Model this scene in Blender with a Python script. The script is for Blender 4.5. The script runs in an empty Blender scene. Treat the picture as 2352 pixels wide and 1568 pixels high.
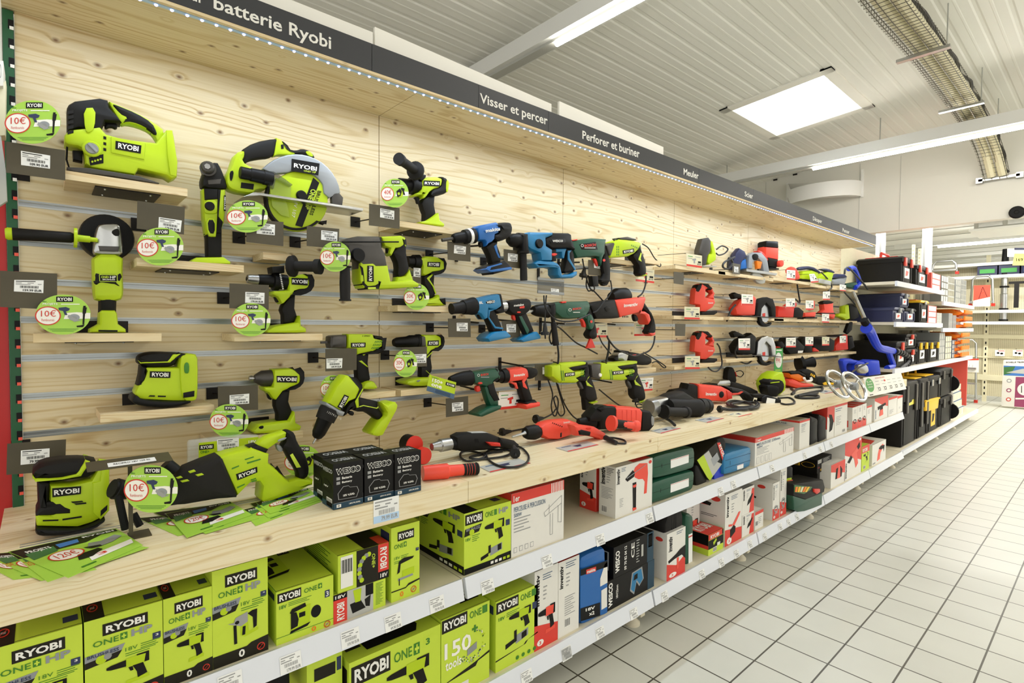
import bpy, math, random
from mathutils import Vector as V
random.seed(4)
SC = bpy.context.scene
COL = SC.collection
# ---------------------------------------------------------------- camera
FPX, YAW, PITCH, ROLL = 1227.656, math.radians(41.312), math.radians(-1.727), math.radians(.365)
CAM = V((.0444, -1.8473, 1.301))
_sy, _cy = math.sin(YAW), math.cos(YAW)
CF = V((_sy*math.cos(PITCH), _cy*math.cos(PITCH), math.sin(PITCH)))
_r0 = V((_cy, -_sy, 0)); _u0 = _r0.cross(CF)
CR = _r0*math.cos(ROLL)+_u0*math.sin(ROLL); CU = _u0*math.cos(ROLL)-_r0*math.sin(ROLL)
cd = bpy.data.cameras.new('camera'); cd.sensor_width = 36; cd.lens = FPX/2352*36; cd.clip_start = .05
co = bpy.data.objects.new('camera', cd); COL.objects.link(co)
from mathutils import Matrix
from mathutils.geometry import tessellate_polygon
mw = Matrix((CR, CU, -CF)).transposed().to_4x4(); mw.translation = CAM
co.matrix_world = mw
SC.camera = co
# ---------------------------------------------------------------- light and exposure
SC.view_settings.view_transform = 'Standard'; SC.view_settings.look = 'None'
SC.view_settings.gamma = 1; SC.view_settings.exposure = 0.0
wd = bpy.data.worlds.new('shop_ambience'); SC.world = wd; wd.use_nodes = True
bg = wd.node_tree.nodes['Background']; bg.inputs[0].default_value = (1, .985, .95, 1); bg.inputs[1].default_value = 1.25
def area(name, loc, sx, sy, power, col=(1, 1, 1), rot=(0, 0, 0)):
    l = bpy.data.lights.new(name, 'AREA'); l.shape = 'RECTANGLE'; l.size = sx; l.size_y = sy; l.energy = power; l.color = col
    o = bpy.data.objects.new(name, l); COL.objects.link(o); o.location = loc; o.rotation_euler = rot
    return o
def RAY(u, v): return CF+CR*((u-1176)/FPX)+CU*((784-v)/FPX)
def at(u, v, x=None, y=None, z=None):           # measured pixel of the photograph -> point on a real plane
    d = RAY(u, v)
    t = (x-CAM.x)/d.x if x is not None else (y-CAM.y)/d.y if y is not None else (z-CAM.z)/d.z
    return CAM+d*t
# lamps of the room: rows of tube lamps across the aisle, the strip under the canopy, daylight from the roof light, plus one added hall lamp
for bx, bz, y0 in ((-1.62, 3.072, .5), (2.53, 3.072, .57), (6.38, 3.007, .41)):
    area('tube_glow', (bx, (y0-7)/2, bz), .036, 7+y0, 20, (1, .975, .93))
for bx, bz, y0 in ((8.2, 2.8, 1), (11.3, 2.636, .2), (15.5, 2.64, .6)): area('hall_glow', (bx, (y0-6)/2, bz), .036, 6+y0, 150, (1, .985, .95))  # first one is an added lamp, hidden behind the end wall to brighten the hall
area('strip_glow', (2.98, -.262, 2.066), 5.9, .012, 23, (.72, .84, 1))
# ---------------------------------------------------------------- materials
def lin(h):
    h = h.lstrip('#'); c = [int(h[i:i+2], 16)/255 for i in (0, 2, 4)]
    return [x/12.92 if x <= .04045 else ((x+.055)/1.055)**2.4 for x in c]+[1]
MATS = {}
def mat(name, hexc, rough=.5, metal=0, emit=0, noise=.0, alpha=1, trans=0, spec=.5, ns=40):
    m = bpy.data.materials.new(name); m.use_nodes = True
    nt = m.node_tree; b = nt.nodes['Principled BSDF']
    c = lin(hexc); b.inputs['Base Color'].default_value = c
    b.inputs['Roughness'].default_value = rough; b.inputs['Metallic'].default_value = metal
    b.inputs['Specular IOR Level'].default_value = spec
    if trans: b.inputs['Transmission Weight'].default_value = trans
    if alpha < 1: b.inputs['Alpha'].default_value = alpha
    if emit:
        b.inputs['Emission Color'].default_value = c; b.inputs['Emission Strength'].default_value = emit
    if noise:
        t = nt.nodes.new('ShaderNodeTexCoord'); n = nt.nodes.new('ShaderNodeTexNoise'); n.inputs['Scale'].default_value = ns
        n.inputs['Detail'].default_value = 4
        r = nt.nodes.new('ShaderNodeMapRange'); r.inputs[3].default_value = 1-noise; r.inputs[4].default_value = 1+noise
        x = nt.nodes.new('ShaderNodeMix'); x.data_type = 'RGBA'; x.blend_type = 'MULTIPLY'; x.inputs[0].default_value = 1
        nt.links.new(t.outputs['Object'], n.inputs['Vector']); nt.links.new(n.outputs['Fac'], r.inputs[0])
        x.inputs[6].default_value = c; nt.links.new(r.outputs[0], x.inputs[7]); nt.links.new(x.outputs[2], b.inputs['Base Color'])
    MATS[name] = m
    return m
mat('lime', 'b4cd18', .4, spec=.35, noise=.03); mat('dark', '14120f', .55, noise=.1, spec=.22); mat('rubber', '1f1d1b', .65, noise=.12, spec=.22)
mat('black', '060505', .5, spec=.25); mat('white', 'eceae2', .5); mat('grey', '8c8e8c', .45); mat('steel', 'b9bab8', .28, 1, noise=.1)
mat('chrome', 'a8a8a6', .28, .9); mat('gun', '4a4743', .4, .5, noise=.1); mat('red', 'd8301f', .4, noise=.03); mat('coral', 'ea4a36', .42, noise=.03)
mat('teal', '1573a3', .4, noise=.05); mat('makblue', '1560a8', .4); mat('green', '0d4a33', .42, noise=.05); mat('orange', 'f07a12', .45)
mat('bluep', '1238c4', .4); mat('navy', '1c2248', .45); mat('yellow', 'f0bc1c', .45); mat('cord', '131210', .55)
mat('limecard', 'c3d93b', .55, noise=.02); mat('whitecard', 'e4e1d8', .6, noise=.02); mat('blackcard', '100e0d', .5, spec=.25, noise=.08)
mat('redcard', 'd9382a', .5); mat('tealcard', '10384c', .5); mat('olive', '1e1b10', .5, spec=.25); mat('greycard', 'b7b7b0', .55)
mat('promo', 'a6d14a', .35); mat('promodark', '3c7d1b', .5); mat('pale', 'f3f0e6', .5); mat('ringred', 'cf2e1d', .5)
mat('printgrey', '9a9a98', .6); mat('printblue', '46607c', .6); mat('silver', '94989b', .35, .3)
mat('bronze', '4b4431', .5, .12, noise=.28, ns=14); mat('bracket', '1c1713', .45, .5); mat('sticker', 'eeeeea', .5)
mat('shelfwhite', 'dfe2e8', .4); mat('beige', 'd8cfb6', .5, noise=.03); mat('beigedark', 'b0a686', .6); mat('rail', 'aeb2b0', .32, .7, noise=.08)
mat('signgrey', '323336', .5, noise=.04); mat('ceil', 'eeede5', .6); mat('wallwhite', 'dcdad0', .7, noise=.015, ns=3); mat('beamwhite', 'e8e8e4', .45)
mat('tube', 'fffaf0', .5, emit=26); mat('led', 'aebcff', .5, emit=2.4); mat('skyglow', 'f6fbff', .5, emit=3.5); mat('farglow', 'ffffff', .5, emit=30)
mat('greenpost', '14532c', .45); mat('redpanel', 'b3140f', .4); mat('redslot', 'ef5a45', .5); mat('pinkred', 'c94a40', .5)
mat('clear', 'dfe6e4', .12, alpha=.28); mat('smoke', '4a4d4a', .15, alpha=.45); mat('limeclear', 'a9c21a', .2, alpha=.6)
mat('lightblue', 'b5d2ee', .5); mat('maroon', '8e3a5c', .5); mat('wire', '6d6b60', .4, .8); mat('cream', 'e0d9b8', .6, noise=.06); mat('navyprint', '273255', .5)
mat('saledark', '3a9a3e', .4); mat('picblue', '3f74b8', .5); mat('picgreen', '3c6f3a', .5); mat('yellowcard', 'ecdf5e', .5); mat('cable', '2a2724', .6)
def nodes(name):
    m = bpy.data.materials.new(name); m.use_nodes = True; MATS[name] = m
    return m.node_tree, m.node_tree.nodes, m.node_tree.links, m.node_tree.nodes['Principled BSDF']
def wood(name, light, mid, dark, knotc, sx=1.0, axis='X', rough=.5, seed=0, knots=1):
    nt, N, L, b = nodes(name)
    tc = N.new('ShaderNodeNewGeometry'); mp = N.new('ShaderNodeMapping'); L.new(tc.outputs['Position'], mp.inputs[0])
    if axis == 'Y': mp.inputs['Rotation'].default_value = (0, 0, math.pi/2)
    mp.inputs['Location'].default_value = (seed*3.1, seed*1.7, seed*2.3)
    s2 = N.new('ShaderNodeMapping'); L.new(mp.outputs[0], s2.inputs[0]); s2.inputs['Scale'].default_value = (.35*sx, 5*sx, 5*sx)
    n1 = N.new('ShaderNodeTexNoise'); n1.inputs['Scale'].default_value = 1.6; n1.inputs['Detail'].default_value = 2; L.new(s2.outputs[0], n1.inputs[0])
    # knots: sparse voronoi cells
    sp = N.new('ShaderNodeSeparateXYZ'); L.new(mp.outputs[0], sp.inputs[0])
    yz = N.new('ShaderNodeMath'); L.new(sp.outputs[1], yz.inputs[0]); L.new(sp.outputs[2], yz.inputs[1])
    cb = N.new('ShaderNodeCombineXYZ'); L.new(sp.outputs[0], cb.inputs[0]); L.new(yz.outputs[0], cb.inputs[1])
    kv = N.new('ShaderNodeTexVoronoi'); kv.voronoi_dimensions = '2D'; kv.inputs['Scale'].default_value = 8; kv.inputs['Randomness'].default_value = 1
    ks = N.new('ShaderNodeMapping'); L.new(cb.outputs[0], ks.inputs[0]); ks.inputs['Scale'].default_value = (.85, 1.15, 1)
    L.new(ks.outputs[0], kv.inputs[0])
    kr = N.new('ShaderNodeMapRange'); kr.inputs[1].default_value = .0; kr.inputs[2].default_value = .30; kr.inputs[3].default_value = 1; kr.inputs[4].default_value = 0
    L.new(kv.outputs['Distance'], kr.inputs[0])
    kp = N.new('ShaderNodeMath'); kp.operation = 'POWER'; kp.inputs[1].default_value = 3; L.new(kr.outputs[0], kp.inputs[0])
    a = N.new('ShaderNodeMath'); a.operation = 'MULTIPLY_ADD'; L.new(kp.outputs[0], a.inputs[0]); a.inputs[1].default_value = .07*knots; L.new(n1.outputs['Fac'], a.inputs[2])
    m0 = N.new('ShaderNodeMath'); m0.operation = 'MULTIPLY'; m0.inputs[1].default_value = 95; L.new(a.outputs[0], m0.inputs[0])
    m1 = N.new('ShaderNodeMath'); m1.operation = 'MULTIPLY_ADD'; m1.inputs[1].default_value = 230*sx**.5; L.new(yz.outputs[0], m1.inputs[0]); L.new(m0.outputs[0], m1.inputs[2])
    sn = N.new('ShaderNodeMath'); sn.operation = 'SINE'; L.new(m1.outputs[0], sn.inputs[0])
    # fine fibres
    s3 = N.new('ShaderNodeMapping'); L.new(mp.outputs[0], s3.inputs[0]); s3.inputs['Scale'].default_value = (2.5, 90, 90)
    n2 = N.new('ShaderNodeTexNoise'); n2.inputs['Scale'].default_value = 2; n2.inputs['Detail'].default_value = 3; L.new(s3.outputs[0], n2.inputs[0])
    # broad tone
    s4 = N.new('ShaderNodeMapping'); L.new(mp.outputs[0], s4.inputs[0]); s4.inputs['Scale'].default_value = (.5, 2.4, 2.4)
    n3 = N.new('ShaderNodeTexNoise'); n3.inputs['Scale'].default_value = 1.7; L.new(s4.outputs[0], n3.inputs[0])
    f1 = N.new('ShaderNodeMapRange'); f1.inputs[1].default_value = .2; f1.inputs[2].default_value = 1; f1.inputs[4].default_value = .7; L.new(sn.outputs[0], f1.inputs[0])
    f2 = N.new('ShaderNodeMath'); f2.operation = 'MULTIPLY_ADD'; L.new(n2.outputs['Fac'], f2.inputs[0]); f2.inputs[1].default_value = .7; f2.inputs[2].default_value = -.2
    f3 = N.new('ShaderNodeMath'); f3.operation = 'MULTIPLY'; L.new(f1.outputs[0], f3.inputs[0]); L.new(n3.outputs['Fac'], f3.inputs[1])
    f4 = N.new('ShaderNodeMath'); f4.operation = 'ADD'; f4.use_clamp = True; L.new(f3.outputs[0], f4.inputs[0]); L.new(f2.outputs[0], f4.inputs[1])
    rp = N.new('ShaderNodeValToRGB'); rp.color_ramp.elements[0].color = lin(light); rp.color_ramp.elements[1].color = lin(dark); rp.color_ramp.elements[1].position = .95
    e = rp.color_ramp.elements.new(.45); e.color = lin(mid); L.new(f4.outputs[0], rp.inputs[0])
    kk = N.new('ShaderNodeMapRange'); kk.inputs[1].default_value = .36; kk.inputs[2].default_value = .85; L.new(kp.outputs[0], kk.inputs[0])
    # only some cells carry a knot
    kb = N.new('ShaderNodeSeparateColor'); L.new(kv.outputs['Color'], kb.inputs[0])
    kc = N.new('ShaderNodeMath'); kc.operation = 'GREATER_THAN'; kc.inputs[1].default_value = .22; L.new(kb.outputs[0], kc.inputs[0])
    km = N.new('ShaderNodeMath'); km.operation = 'MULTIPLY'; L.new(kk.outputs[0], km.inputs[0]); L.new(kc.outputs[0], km.inputs[1])
    kn = N.new('ShaderNodeMath'); kn.operation = 'MULTIPLY'; kn.inputs[1].default_value = .9*knots; L.new(km.outputs[0], kn.inputs[0])
    mx = N.new('ShaderNodeMix'); mx.data_type = 'RGBA'; L.new(kn.outputs[0], mx.inputs[0]); L.new(rp.outputs[0], mx.inputs[6]); mx.inputs[7].default_value = lin(knotc)
    L.new(mx.outputs[2], b.inputs['Base Color']); b.inputs['Roughness'].default_value = rough
wood('ply', 'e2d2ae', 'd3bd8e', 'a67a42', '6e4824', .8, seed=2)
wood('pinetop', 'ecdfbe', 'e1cea1', 'ba945b', '8a6338', seed=5)
wood('plank', 'e6d4ac', 'd9c091', 'b8905a', '8a6338', 2.2, seed=7, knots=.4)
nt, N, L, b = nodes('tiles')
tc = N.new('ShaderNodeTexCoord'); mp = N.new('ShaderNodeMapping'); L.new(tc.outputs['Object'], mp.inputs[0])
TS = .19591; mp.inputs['Scale'].default_value = (1/TS, 1/TS, 1); mp.inputs['Location'].default_value = (-2.3081/TS, .54734/TS, 0)
br = N.new('ShaderNodeTexBrick'); br.offset = 0; br.squash = 1; br.inputs['Brick Width'].default_value = 1; br.inputs['Row Height'].default_value = 1
br.inputs['Scale'].default_value = 1; br.inputs['Mortar Size'].default_value = .017; br.inputs['Mortar Smooth'].default_value = .1
br.inputs['Color1'].default_value = lin('cacabf'); br.inputs['Color2'].default_value = lin('d0d0c5'); br.inputs['Mortar'].default_value = lin('4c483c')
L.new(mp.outputs[0], br.inputs['Vector'])
nn = N.new('ShaderNodeTexNoise'); nn.inputs['Scale'].default_value = 3; nn.inputs['Detail'].default_value = 6; L.new(tc.outputs['Object'], nn.inputs[0])
rr = N.new('ShaderNodeMapRange'); rr.inputs[3].default_value = .9; rr.inputs[4].default_value = 1.07; L.new(nn.outputs['Fac'], rr.inputs[0])
mx = N.new('ShaderNodeMix'); mx.data_type = 'RGBA'; mx.blend_type = 'MULTIPLY'; mx.inputs[0].default_value = 1
L.new(br.outputs['Color'], mx.inputs[6]); L.new(rr.outputs[0], mx.inputs[7]); L.new(mx.outputs[2], b.inputs['Base Color'])
b.inputs['Roughness'].default_value = .34
bp = N.new('ShaderNodeBump'); bp.inputs['Strength'].default_value = .35; bp.inputs['Distance'].default_value = .004; bp.invert = True
L.new(br.outputs['Fac'], bp.inputs['Height']); L.new(bp.outputs[0], b.inputs['Normal'])
nt, N, L, b = nodes('perfo')
tc = N.new('ShaderNodeTexCoord'); mp = N.new('ShaderNodeMapping'); mp.inputs['Scale'].default_value = (40, 40, 40); L.new(tc.outputs['Object'], mp.inputs[0])
fr_ = N.new('ShaderNodeVectorMath'); fr_.operation = 'FRACTION'; L.new(mp.outputs[0], fr_.inputs[0])
sb_ = N.new('ShaderNodeVectorMath'); sb_.operation = 'SUBTRACT'; sb_.inputs[1].default_value = (.5, .5, .5); L.new(fr_.outputs[0], sb_.inputs[0])
ml_ = N.new('ShaderNodeVectorMath'); ml_.operation = 'MULTIPLY'; ml_.inputs[1].default_value = (0, 1, 1); L.new(sb_.outputs[0], ml_.inputs[0])
ln_ = N.new('ShaderNodeVectorMath'); ln_.operation = 'LENGTH'; L.new(ml_.outputs[0], ln_.inputs[0])
lt_ = N.new('ShaderNodeMath'); lt_.operation = 'LESS_THAN'; lt_.inputs[1].default_value = .17; L.new(ln_.outputs['Value'], lt_.inputs[0])
mx = N.new('ShaderNodeMix'); mx.data_type = 'RGBA'; L.new(lt_.outputs[0], mx.inputs[0]); mx.inputs[6].default_value = lin('cfc7a8'); mx.inputs[7].default_value = lin('5c573f')
L.new(mx.outputs[2], b.inputs['Base Color'])
# ---------------------------------------------------------------- scene graph helpers
def tag(o, label=None, cat=None, group=None, kind=None):
    if label: o['label'] = label
    if cat: o['category'] = cat
    if group: o['group'] = group
    if kind: o['kind'] = kind
    return o
def T(name, label, cat, loc, group=None):
    o = bpy.data.objects.new(name, None); o.empty_display_size = .05; COL.objects.link(o); o.location = loc
    return tag(o, label, cat, group)
GLY = {}
def glyph(s, bold=.02):
    k = (s, bold)
    if k not in GLY:
        cu = bpy.data.curves.new('t', 'FONT'); cu.body = s; cu.offset = bold; cu.resolution_u = 2
        o = bpy.data.objects.new('t', cu); COL.objects.link(o)
        dg = bpy.context.evaluated_depsgraph_get(); me = bpy.data.meshes.new_from_object(o.evaluated_get(dg))
        vs = [(v.co.x, v.co.y) for v in me.vertices]; fs = [tuple(p.vertices) for p in me.polygons]
        bpy.data.objects.remove(o); bpy.data.curves.remove(cu); bpy.data.meshes.remove(me)
        x0 = min(v[0] for v in vs); x1 = max(v[0] for v in vs); y0 = min(v[1] for v in vs); y1 = max(v[1] for v in vs)
        GLY[k] = ([((x-x0)/(x1-x0), (y-y0)/(y1-y0)) for x, y in vs], fs, (x1-x0)/(y1-y0))
    return GLY[k]
class Fw:                                        # a flat frame in the world: metres (or fractions sx, sz) along ex and ez, n towards the viewer
    def __init__(s, O, ex, ez, sx=1, sz=1):
        s.O = V(O); s.ex = V(ex).normalized(); s.ez = V(ez).normalized(); s.n = s.ex.cross(s.ez); s.sx = sx; s.sz = sz
    def loc(s, a, b): return (a*s.sx, b*s.sz)
    def W(s, x, z, d=0): return s.O+s.ex*x+s.ez*z+s.n*d
    def P(s, a, b, d=0): return s.W(*s.loc(a, b), d)
class Fr(Fw):                                    # the same, its points measured on an enlargement (ox, oy, scale) of the photograph
    def __init__(s, crop, y=None, yaw=0, anc=None, z=None, x=None):
        s.c = crop
        if anc is None: anc = (0, 0)
        O = at(*s.px(*anc), x=x, y=y, z=z)
        if z is not None: super().__init__(O, (math.cos(yaw), -math.sin(yaw), 0), (math.sin(yaw), math.cos(yaw), 0))
        elif x is not None: super().__init__(O, (0, -1, 0), (0, 0, 1))
        else: super().__init__(O, (math.cos(yaw), -math.sin(yaw), 0), (0, 0, 1))
    def px(s, a, b): return (s.c[0]+a/s.c[2], s.c[1]+b/s.c[2])
    def loc(s, a, b):
        d = RAY(*s.px(a, b)); t = (s.O-CAM).dot(s.n)/d.dot(s.n); p = CAM+d*t-s.O
        return (p.dot(s.ex), p.dot(s.ez))
def catmull(P, k=6):
    P = [V(p) for p in P]
    if len(P) < 3: return P
    Q = []
    for i in range(len(P)-1):
        a = P[max(i-1, 0)]; b = P[i]; c = P[i+1]; d = P[min(i+2, len(P)-1)]
        for j in range(k):
            t = j/k; Q.append(.5*((2*b)+(c-a)*t+(2*a-5*b+4*c-d)*t*t+(3*b-a-3*c+d)*t**3))
    Q.append(P[-1]); return Q
class M:                                         # collects shapes of ONE object
    def __init__(s): s.v = []; s.f = []; s.m = []; s.mats = []; s.caps = set()
    def mi(s, m):
        if m not in s.mats: s.mats.append(m)
        return s.mats.index(m)
    def add(s, vs, fs, m):
        k = len(s.v); s.v += [V(v) for v in vs]; i = s.mi(m)
        for f in fs: s.f.append([k+a for a in f]); s.m.append(i)
        return s
    def box(s, lo, hi, m, yaw=0, piv=None):
        x0, y0, z0 = lo; x1, y1, z1 = hi
        vs = [V(p) for p in ((x0, y0, z0), (x1, y0, z0), (x1, y1, z0), (x0, y1, z0), (x0, y0, z1), (x1, y0, z1), (x1, y1, z1), (x0, y1, z1))]
        if yaw:
            pv = V(piv or lo); c, n = math.cos(yaw), math.sin(yaw)
            vs = [V((pv.x+(p.x-pv.x)*c-(p.y-pv.y)*n, pv.y+(p.x-pv.x)*n+(p.y-pv.y)*c, p.z)) for p in vs]
        return s.add(vs, [(0, 3, 2, 1), (4, 5, 6, 7), (0, 1, 5, 4), (1, 2, 6, 5), (2, 3, 7, 6), (3, 0, 4, 7)], m)
    def quad(s, a, b, c, d, m): return s.add([a, b, c, d], [(0, 1, 2, 3)], m)
    def prism(s, fr, pts, th, m, d=0, bev=.003, sm=0, side=None):
        L = [V(fr.loc(*p)) for p in pts]
        A = sum(L[i-1].x*L[i].y-L[i].x*L[i-1].y for i in range(len(L)))
        if A < 0: L.reverse()
        for it_ in range(abs(sm)+(sm < 0)):
            kk = .1 if sm < 0 and not it_ else .25
            Q = []
            for i in range(len(L)):
                a, b = L[i], L[(i+1) % len(L)]; Q += [a*(1-kk)+b*kk, a*kk+b*(1-kk)]
            L = Q
        n = len(L); bev = min(bev, th*.45)
        N_ = []
        for i in range(n):
            e0 = (L[i]-L[i-1]); e1 = (L[(i+1) % n]-L[i])
            e0 = e0.normalized() if e0.length > 1e-9 else V((1, 0)); e1 = e1.normalized() if e1.length > 1e-9 else V((1, 0))
            q = V((-e0.y-e1.y, e0.x+e1.x)); l = q.length
            N_.append(q/l*min(1/max(l/2, .1), 1.6) if l > 1e-6 else V((0, 0)))
        for _ in range(8):                        # keep the inner outline from folding over itself
            bad = False
            for i in range(n):
                j = (i+1) % n; e = L[j]-L[i]
                if (L[j]+N_[j]*bev-L[i]-N_[i]*bev).dot(e) < .2*e.dot(e): N_[i] = N_[i]*.7; N_[j] = N_[j]*.7; bad = True
            if not bad: break
        rings = [(d, bev), (d-.3*bev, .3*bev), (d-bev, 0), (d-th+bev, 0), (d-th, bev*.7)] if bev else [(d, 0), (d-th, 0)]
        vs = []
        for dd, o in rings: vs += [fr.W(*(L[i]+N_[i]*o), dd) for i in range(n)]
        fs = []
        for r0, sg in ((0, 1), ((len(rings)-1)*n, -1)):
            o = rings[0][1] if sg > 0 else rings[-1][1]; Q = [L[i]+N_[i]*o for i in range(n)]
            for a, b, c in tessellate_polygon([[(q.x, q.y, 0) for q in Q]]):
                if ((Q[b]-Q[a]).cross(Q[c]-Q[a]))*sg < 0: b, c = c, b
                fs.append((r0+a, r0+b, r0+c))
        nc = len(fs)
        for r in range(len(rings)-1):
            for i in range(n): j = (i+1) % n; fs.append((r*n+j, r*n+i, (r+1)*n+i, (r+1)*n+j))
        s.caps |= set(range(len(s.f), len(s.f)+nc))
        if side:
            s.add(vs, fs[:nc], m); return s.add(vs, fs[nc:], side)
        return s.add(vs, fs, m)
    def flat(s, fr, pts, m, d=.0006):
        L = [fr.W(*fr.loc(*p), d) for p in pts]
        nrm = V((0, 0, 0))
        for i in range(1, len(L)-1): nrm += (L[i]-L[0]).cross(L[i+1]-L[0])
        if nrm.dot(fr.n) < 0: L.reverse()
        return s.add(L, [list(range(len(L)))], m)
    def text(s, fr, q, t, m, bold=.02, d=.0012):
        a, b, c, e = [fr.W(*fr.loc(*p), d) for p in q]           # top-left, top-right, bottom-right, bottom-left
        vs, fs, _ = glyph(t, bold)
        return s.add([(e*(1-x)+c*x)*(1-y)+(a*(1-x)+b*x)*y for x, y in vs], fs, m)
    def rect(s, fr, a0, b0, a1, b1, m, d=.0006): return s.flat(fr, [(a0, b0), (a1, b0), (a1, b1), (a0, b1)], m, d)
    def rtext(s, fr, a0, b0, a1, b1, t, m, bold=.02, d=.0012): return s.text(fr, [(a0, b1), (a1, b1), (a1, b0), (a0, b0)], t, m, bold, d)
    def oval(s, fr, cx, cy, rx, ry, m, d=.0006, n=28, hole=0, ph=0):
        p = [(cx+rx*math.cos(ph+i*2*math.pi/n), cy+ry*math.sin(ph+i*2*math.pi/n)) for i in range(n)]
        if not hole: return s.flat(fr, p, m, d)
        q = [(cx+(x-cx)*hole, cy+(y-cy)*hole) for x, y in p]
        for i in range(n): s.flat(fr, [p[i], p[(i+1) % n], q[(i+1) % n], q[i]], m, d)
        return s
    def tube(s, pts, r, m, seg=8, smooth=6, closed=False, caps=True):
        P = catmull(pts, smooth) if smooth else [V(p) for p in pts]
        if isinstance(r, (int, float)): R = [r]*len(P)
        else:
            R = []; k = (len(P)-1)/(len(r)-1)
            for i in range(len(P)):
                t = i/k; j = min(int(t), len(r)-2); R.append(r[j]+(r[j+1]-r[j])*(t-j))
        vs = []; up = None
        for i, p in enumerate(P):
            t = (P[min(i+1, len(P)-1)]-P[max(i-1, 0)])
            t = t.normalized() if t.length > 1e-9 else V((0, 0, 1))
            if up is None: up = t.orthogonal().normalized()
            up = (up-t*up.dot(t)); up = up.normalized() if up.length > 1e-6 else t.orthogonal().normalized()
            w = t.cross(up)
            for k in range(seg):
                a = 2*math.pi*k/seg; vs.append(p+(up*math.cos(a)+w*math.sin(a))*R[i])
        fs = []
        for i in range(len(P)-1):
            for k in range(seg): q = (k+1) % seg; fs.append((i*seg+k, i*seg+q, (i+1)*seg+q, (i+1)*seg+k))
        if caps: fs += [list(range(seg))[::-1], list(range((len(P)-1)*seg, len(P)*seg))]
        return s.add(vs, fs, m)
    def lathe(s, fr, p0, p1, prof, m, d=0, seg=18):
        a = V(fr.loc(*p0)); b = V(fr.loc(*p1)); k = (b-a).length/max((V(p1)-V(p0)).length, 1e-9)
        A = fr.W(*a, d); B = fr.W(*b, d)
        P = [A+(B-A)*t for t, r in prof]
        return s.tube2(P, [r*k for t, r in prof], m, seg, (B-A).normalized())
    def tube2(s, P, R, m, seg, t):                 # straight turned piece, steps allowed
        up = t.orthogonal().normalized(); w = t.cross(up); vs = []; n = len(P)
        for p, r in zip(P, R): vs += [p+(up*math.cos(2*math.pi*k/seg)+w*math.sin(2*math.pi*k/seg))*max(r, 1e-5) for k in range(seg)]
        fs = []
        for i in range(n-1):
            for k in range(seg): q = (k+1) % seg; fs.append((i*seg+k, i*seg+q, (i+1)*seg+q, (i+1)*seg+k))
        fs += [list(range(seg))[::-1], list(range((n-1)*seg, n*seg))]
        return s.add(vs, fs, m)
    def turn(s, A, B, prof, m, seg=20):            # turned piece between two world points, radii in metres
        A, B = V(A), V(B)
        return s.tube2([A+(B-A)*t for t, r in prof], [r for t, r in prof], m, seg, (B-A).normalized())
    def obj(s, name, parent=None, smooth=35, O=None, **k):
        me = bpy.data.meshes.new(name)
        o = bpy.data.objects.new(name, me)
        if parent is not None:
            top = parent; off = V((0, 0, 0))
            while top is not None: off += top.location; top = top.parent
        else:
            if O is None:
                xs = [p.x for p in s.v]; ys = [p.y for p in s.v]; zs = [p.z for p in s.v]
                O = ((min(xs)+max(xs))/2, (min(ys)+max(ys))/2, min(zs))
            off = V(O)
        me.from_pydata([p-off for p in s.v], [], s.f); me.polygons.foreach_set('material_index', s.m)
        for m in s.mats: me.materials.append(MATS[m])
        if smooth:
            me.polygons.foreach_set('use_smooth', [i not in s.caps for i in range(len(s.f))]); me.set_sharp_from_angle(angle=math.radians(smooth))
        me.update(); COL.objects.link(o)
        if parent is not None: o.parent = parent
        else: o.location = off
        return tag(o, **k)
def P_(par, name, fr, pts, th, m, d=0, bev=.003, sm=0, side=None): return M().prism(fr, pts, th, m, d, bev, sm, side).obj(name, par)
def logo(par, fr, q, t, plate='black', ink='white', d=.0008, pad=(.1, .18), bold=.03, name='brand_plate', th=.0012):
    m = M(); TL, TR, BR, BL = [V(p) for p in q]
    m.prism(fr, q, th, plate, d=d, bev=0)
    f = lambda x, y: tuple((BL*(1-x)+BR*x)*(1-y)+(TL*(1-x)+TR*x)*y)
    px, py = pad
    m.text(fr, [f(px, 1-py), f(1-px, 1-py), f(1-px, py), f(px, py)], t, ink, bold, d+.0005)
    bd = next((c for c in par.children if c.name.split('.')[0] in ('body', 'motor_body')), par)
    return m.obj(name, bd)
# ---------------------------------------------------------------- the room
CEIL = lambda y: 3.39-.0756*y
fl = M().add([(-4, -9, 0), (24, -9, 0), (24, 4, 0), (-4, 4, 0)], [(0, 1, 2, 3)], 'tiles').obj('floor', O=(0, 0, 0), kind='structure')
SKX, SKY = (4.95, 5.94), (-.165, .62)
m = M(); y = -9.0
while y < 3.2:                                   # ribbed metal ceiling, its planks along the aisle, left open for the roof light
    prof = [(y, .0), (y+.012, .006), (y+.03, .006), (y+.04, 0), (y+.092, 0), (y+.097, -.0018), (y+.107, -.0018), (y+.112, 0), (y+.16, 0)]
    for (a, za), (c, zc) in zip(prof, prof[1:]):
        segs = [(-4, SKX[0]), (SKX[1], 7.5)] if (c > SKY[0] and a < SKY[1]) else [(-4, 7.5)]
        for x0, x1 in segs: m.quad((x0, a, CEIL(a)+za), (x0, c, CEIL(c)+zc), (x1, c, CEIL(c)+zc), (x1, a, CEIL(a)+za), 'ceil')
    y += .16
m.obj('ceiling', smooth=0, kind='structure')
m = M()
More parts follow.
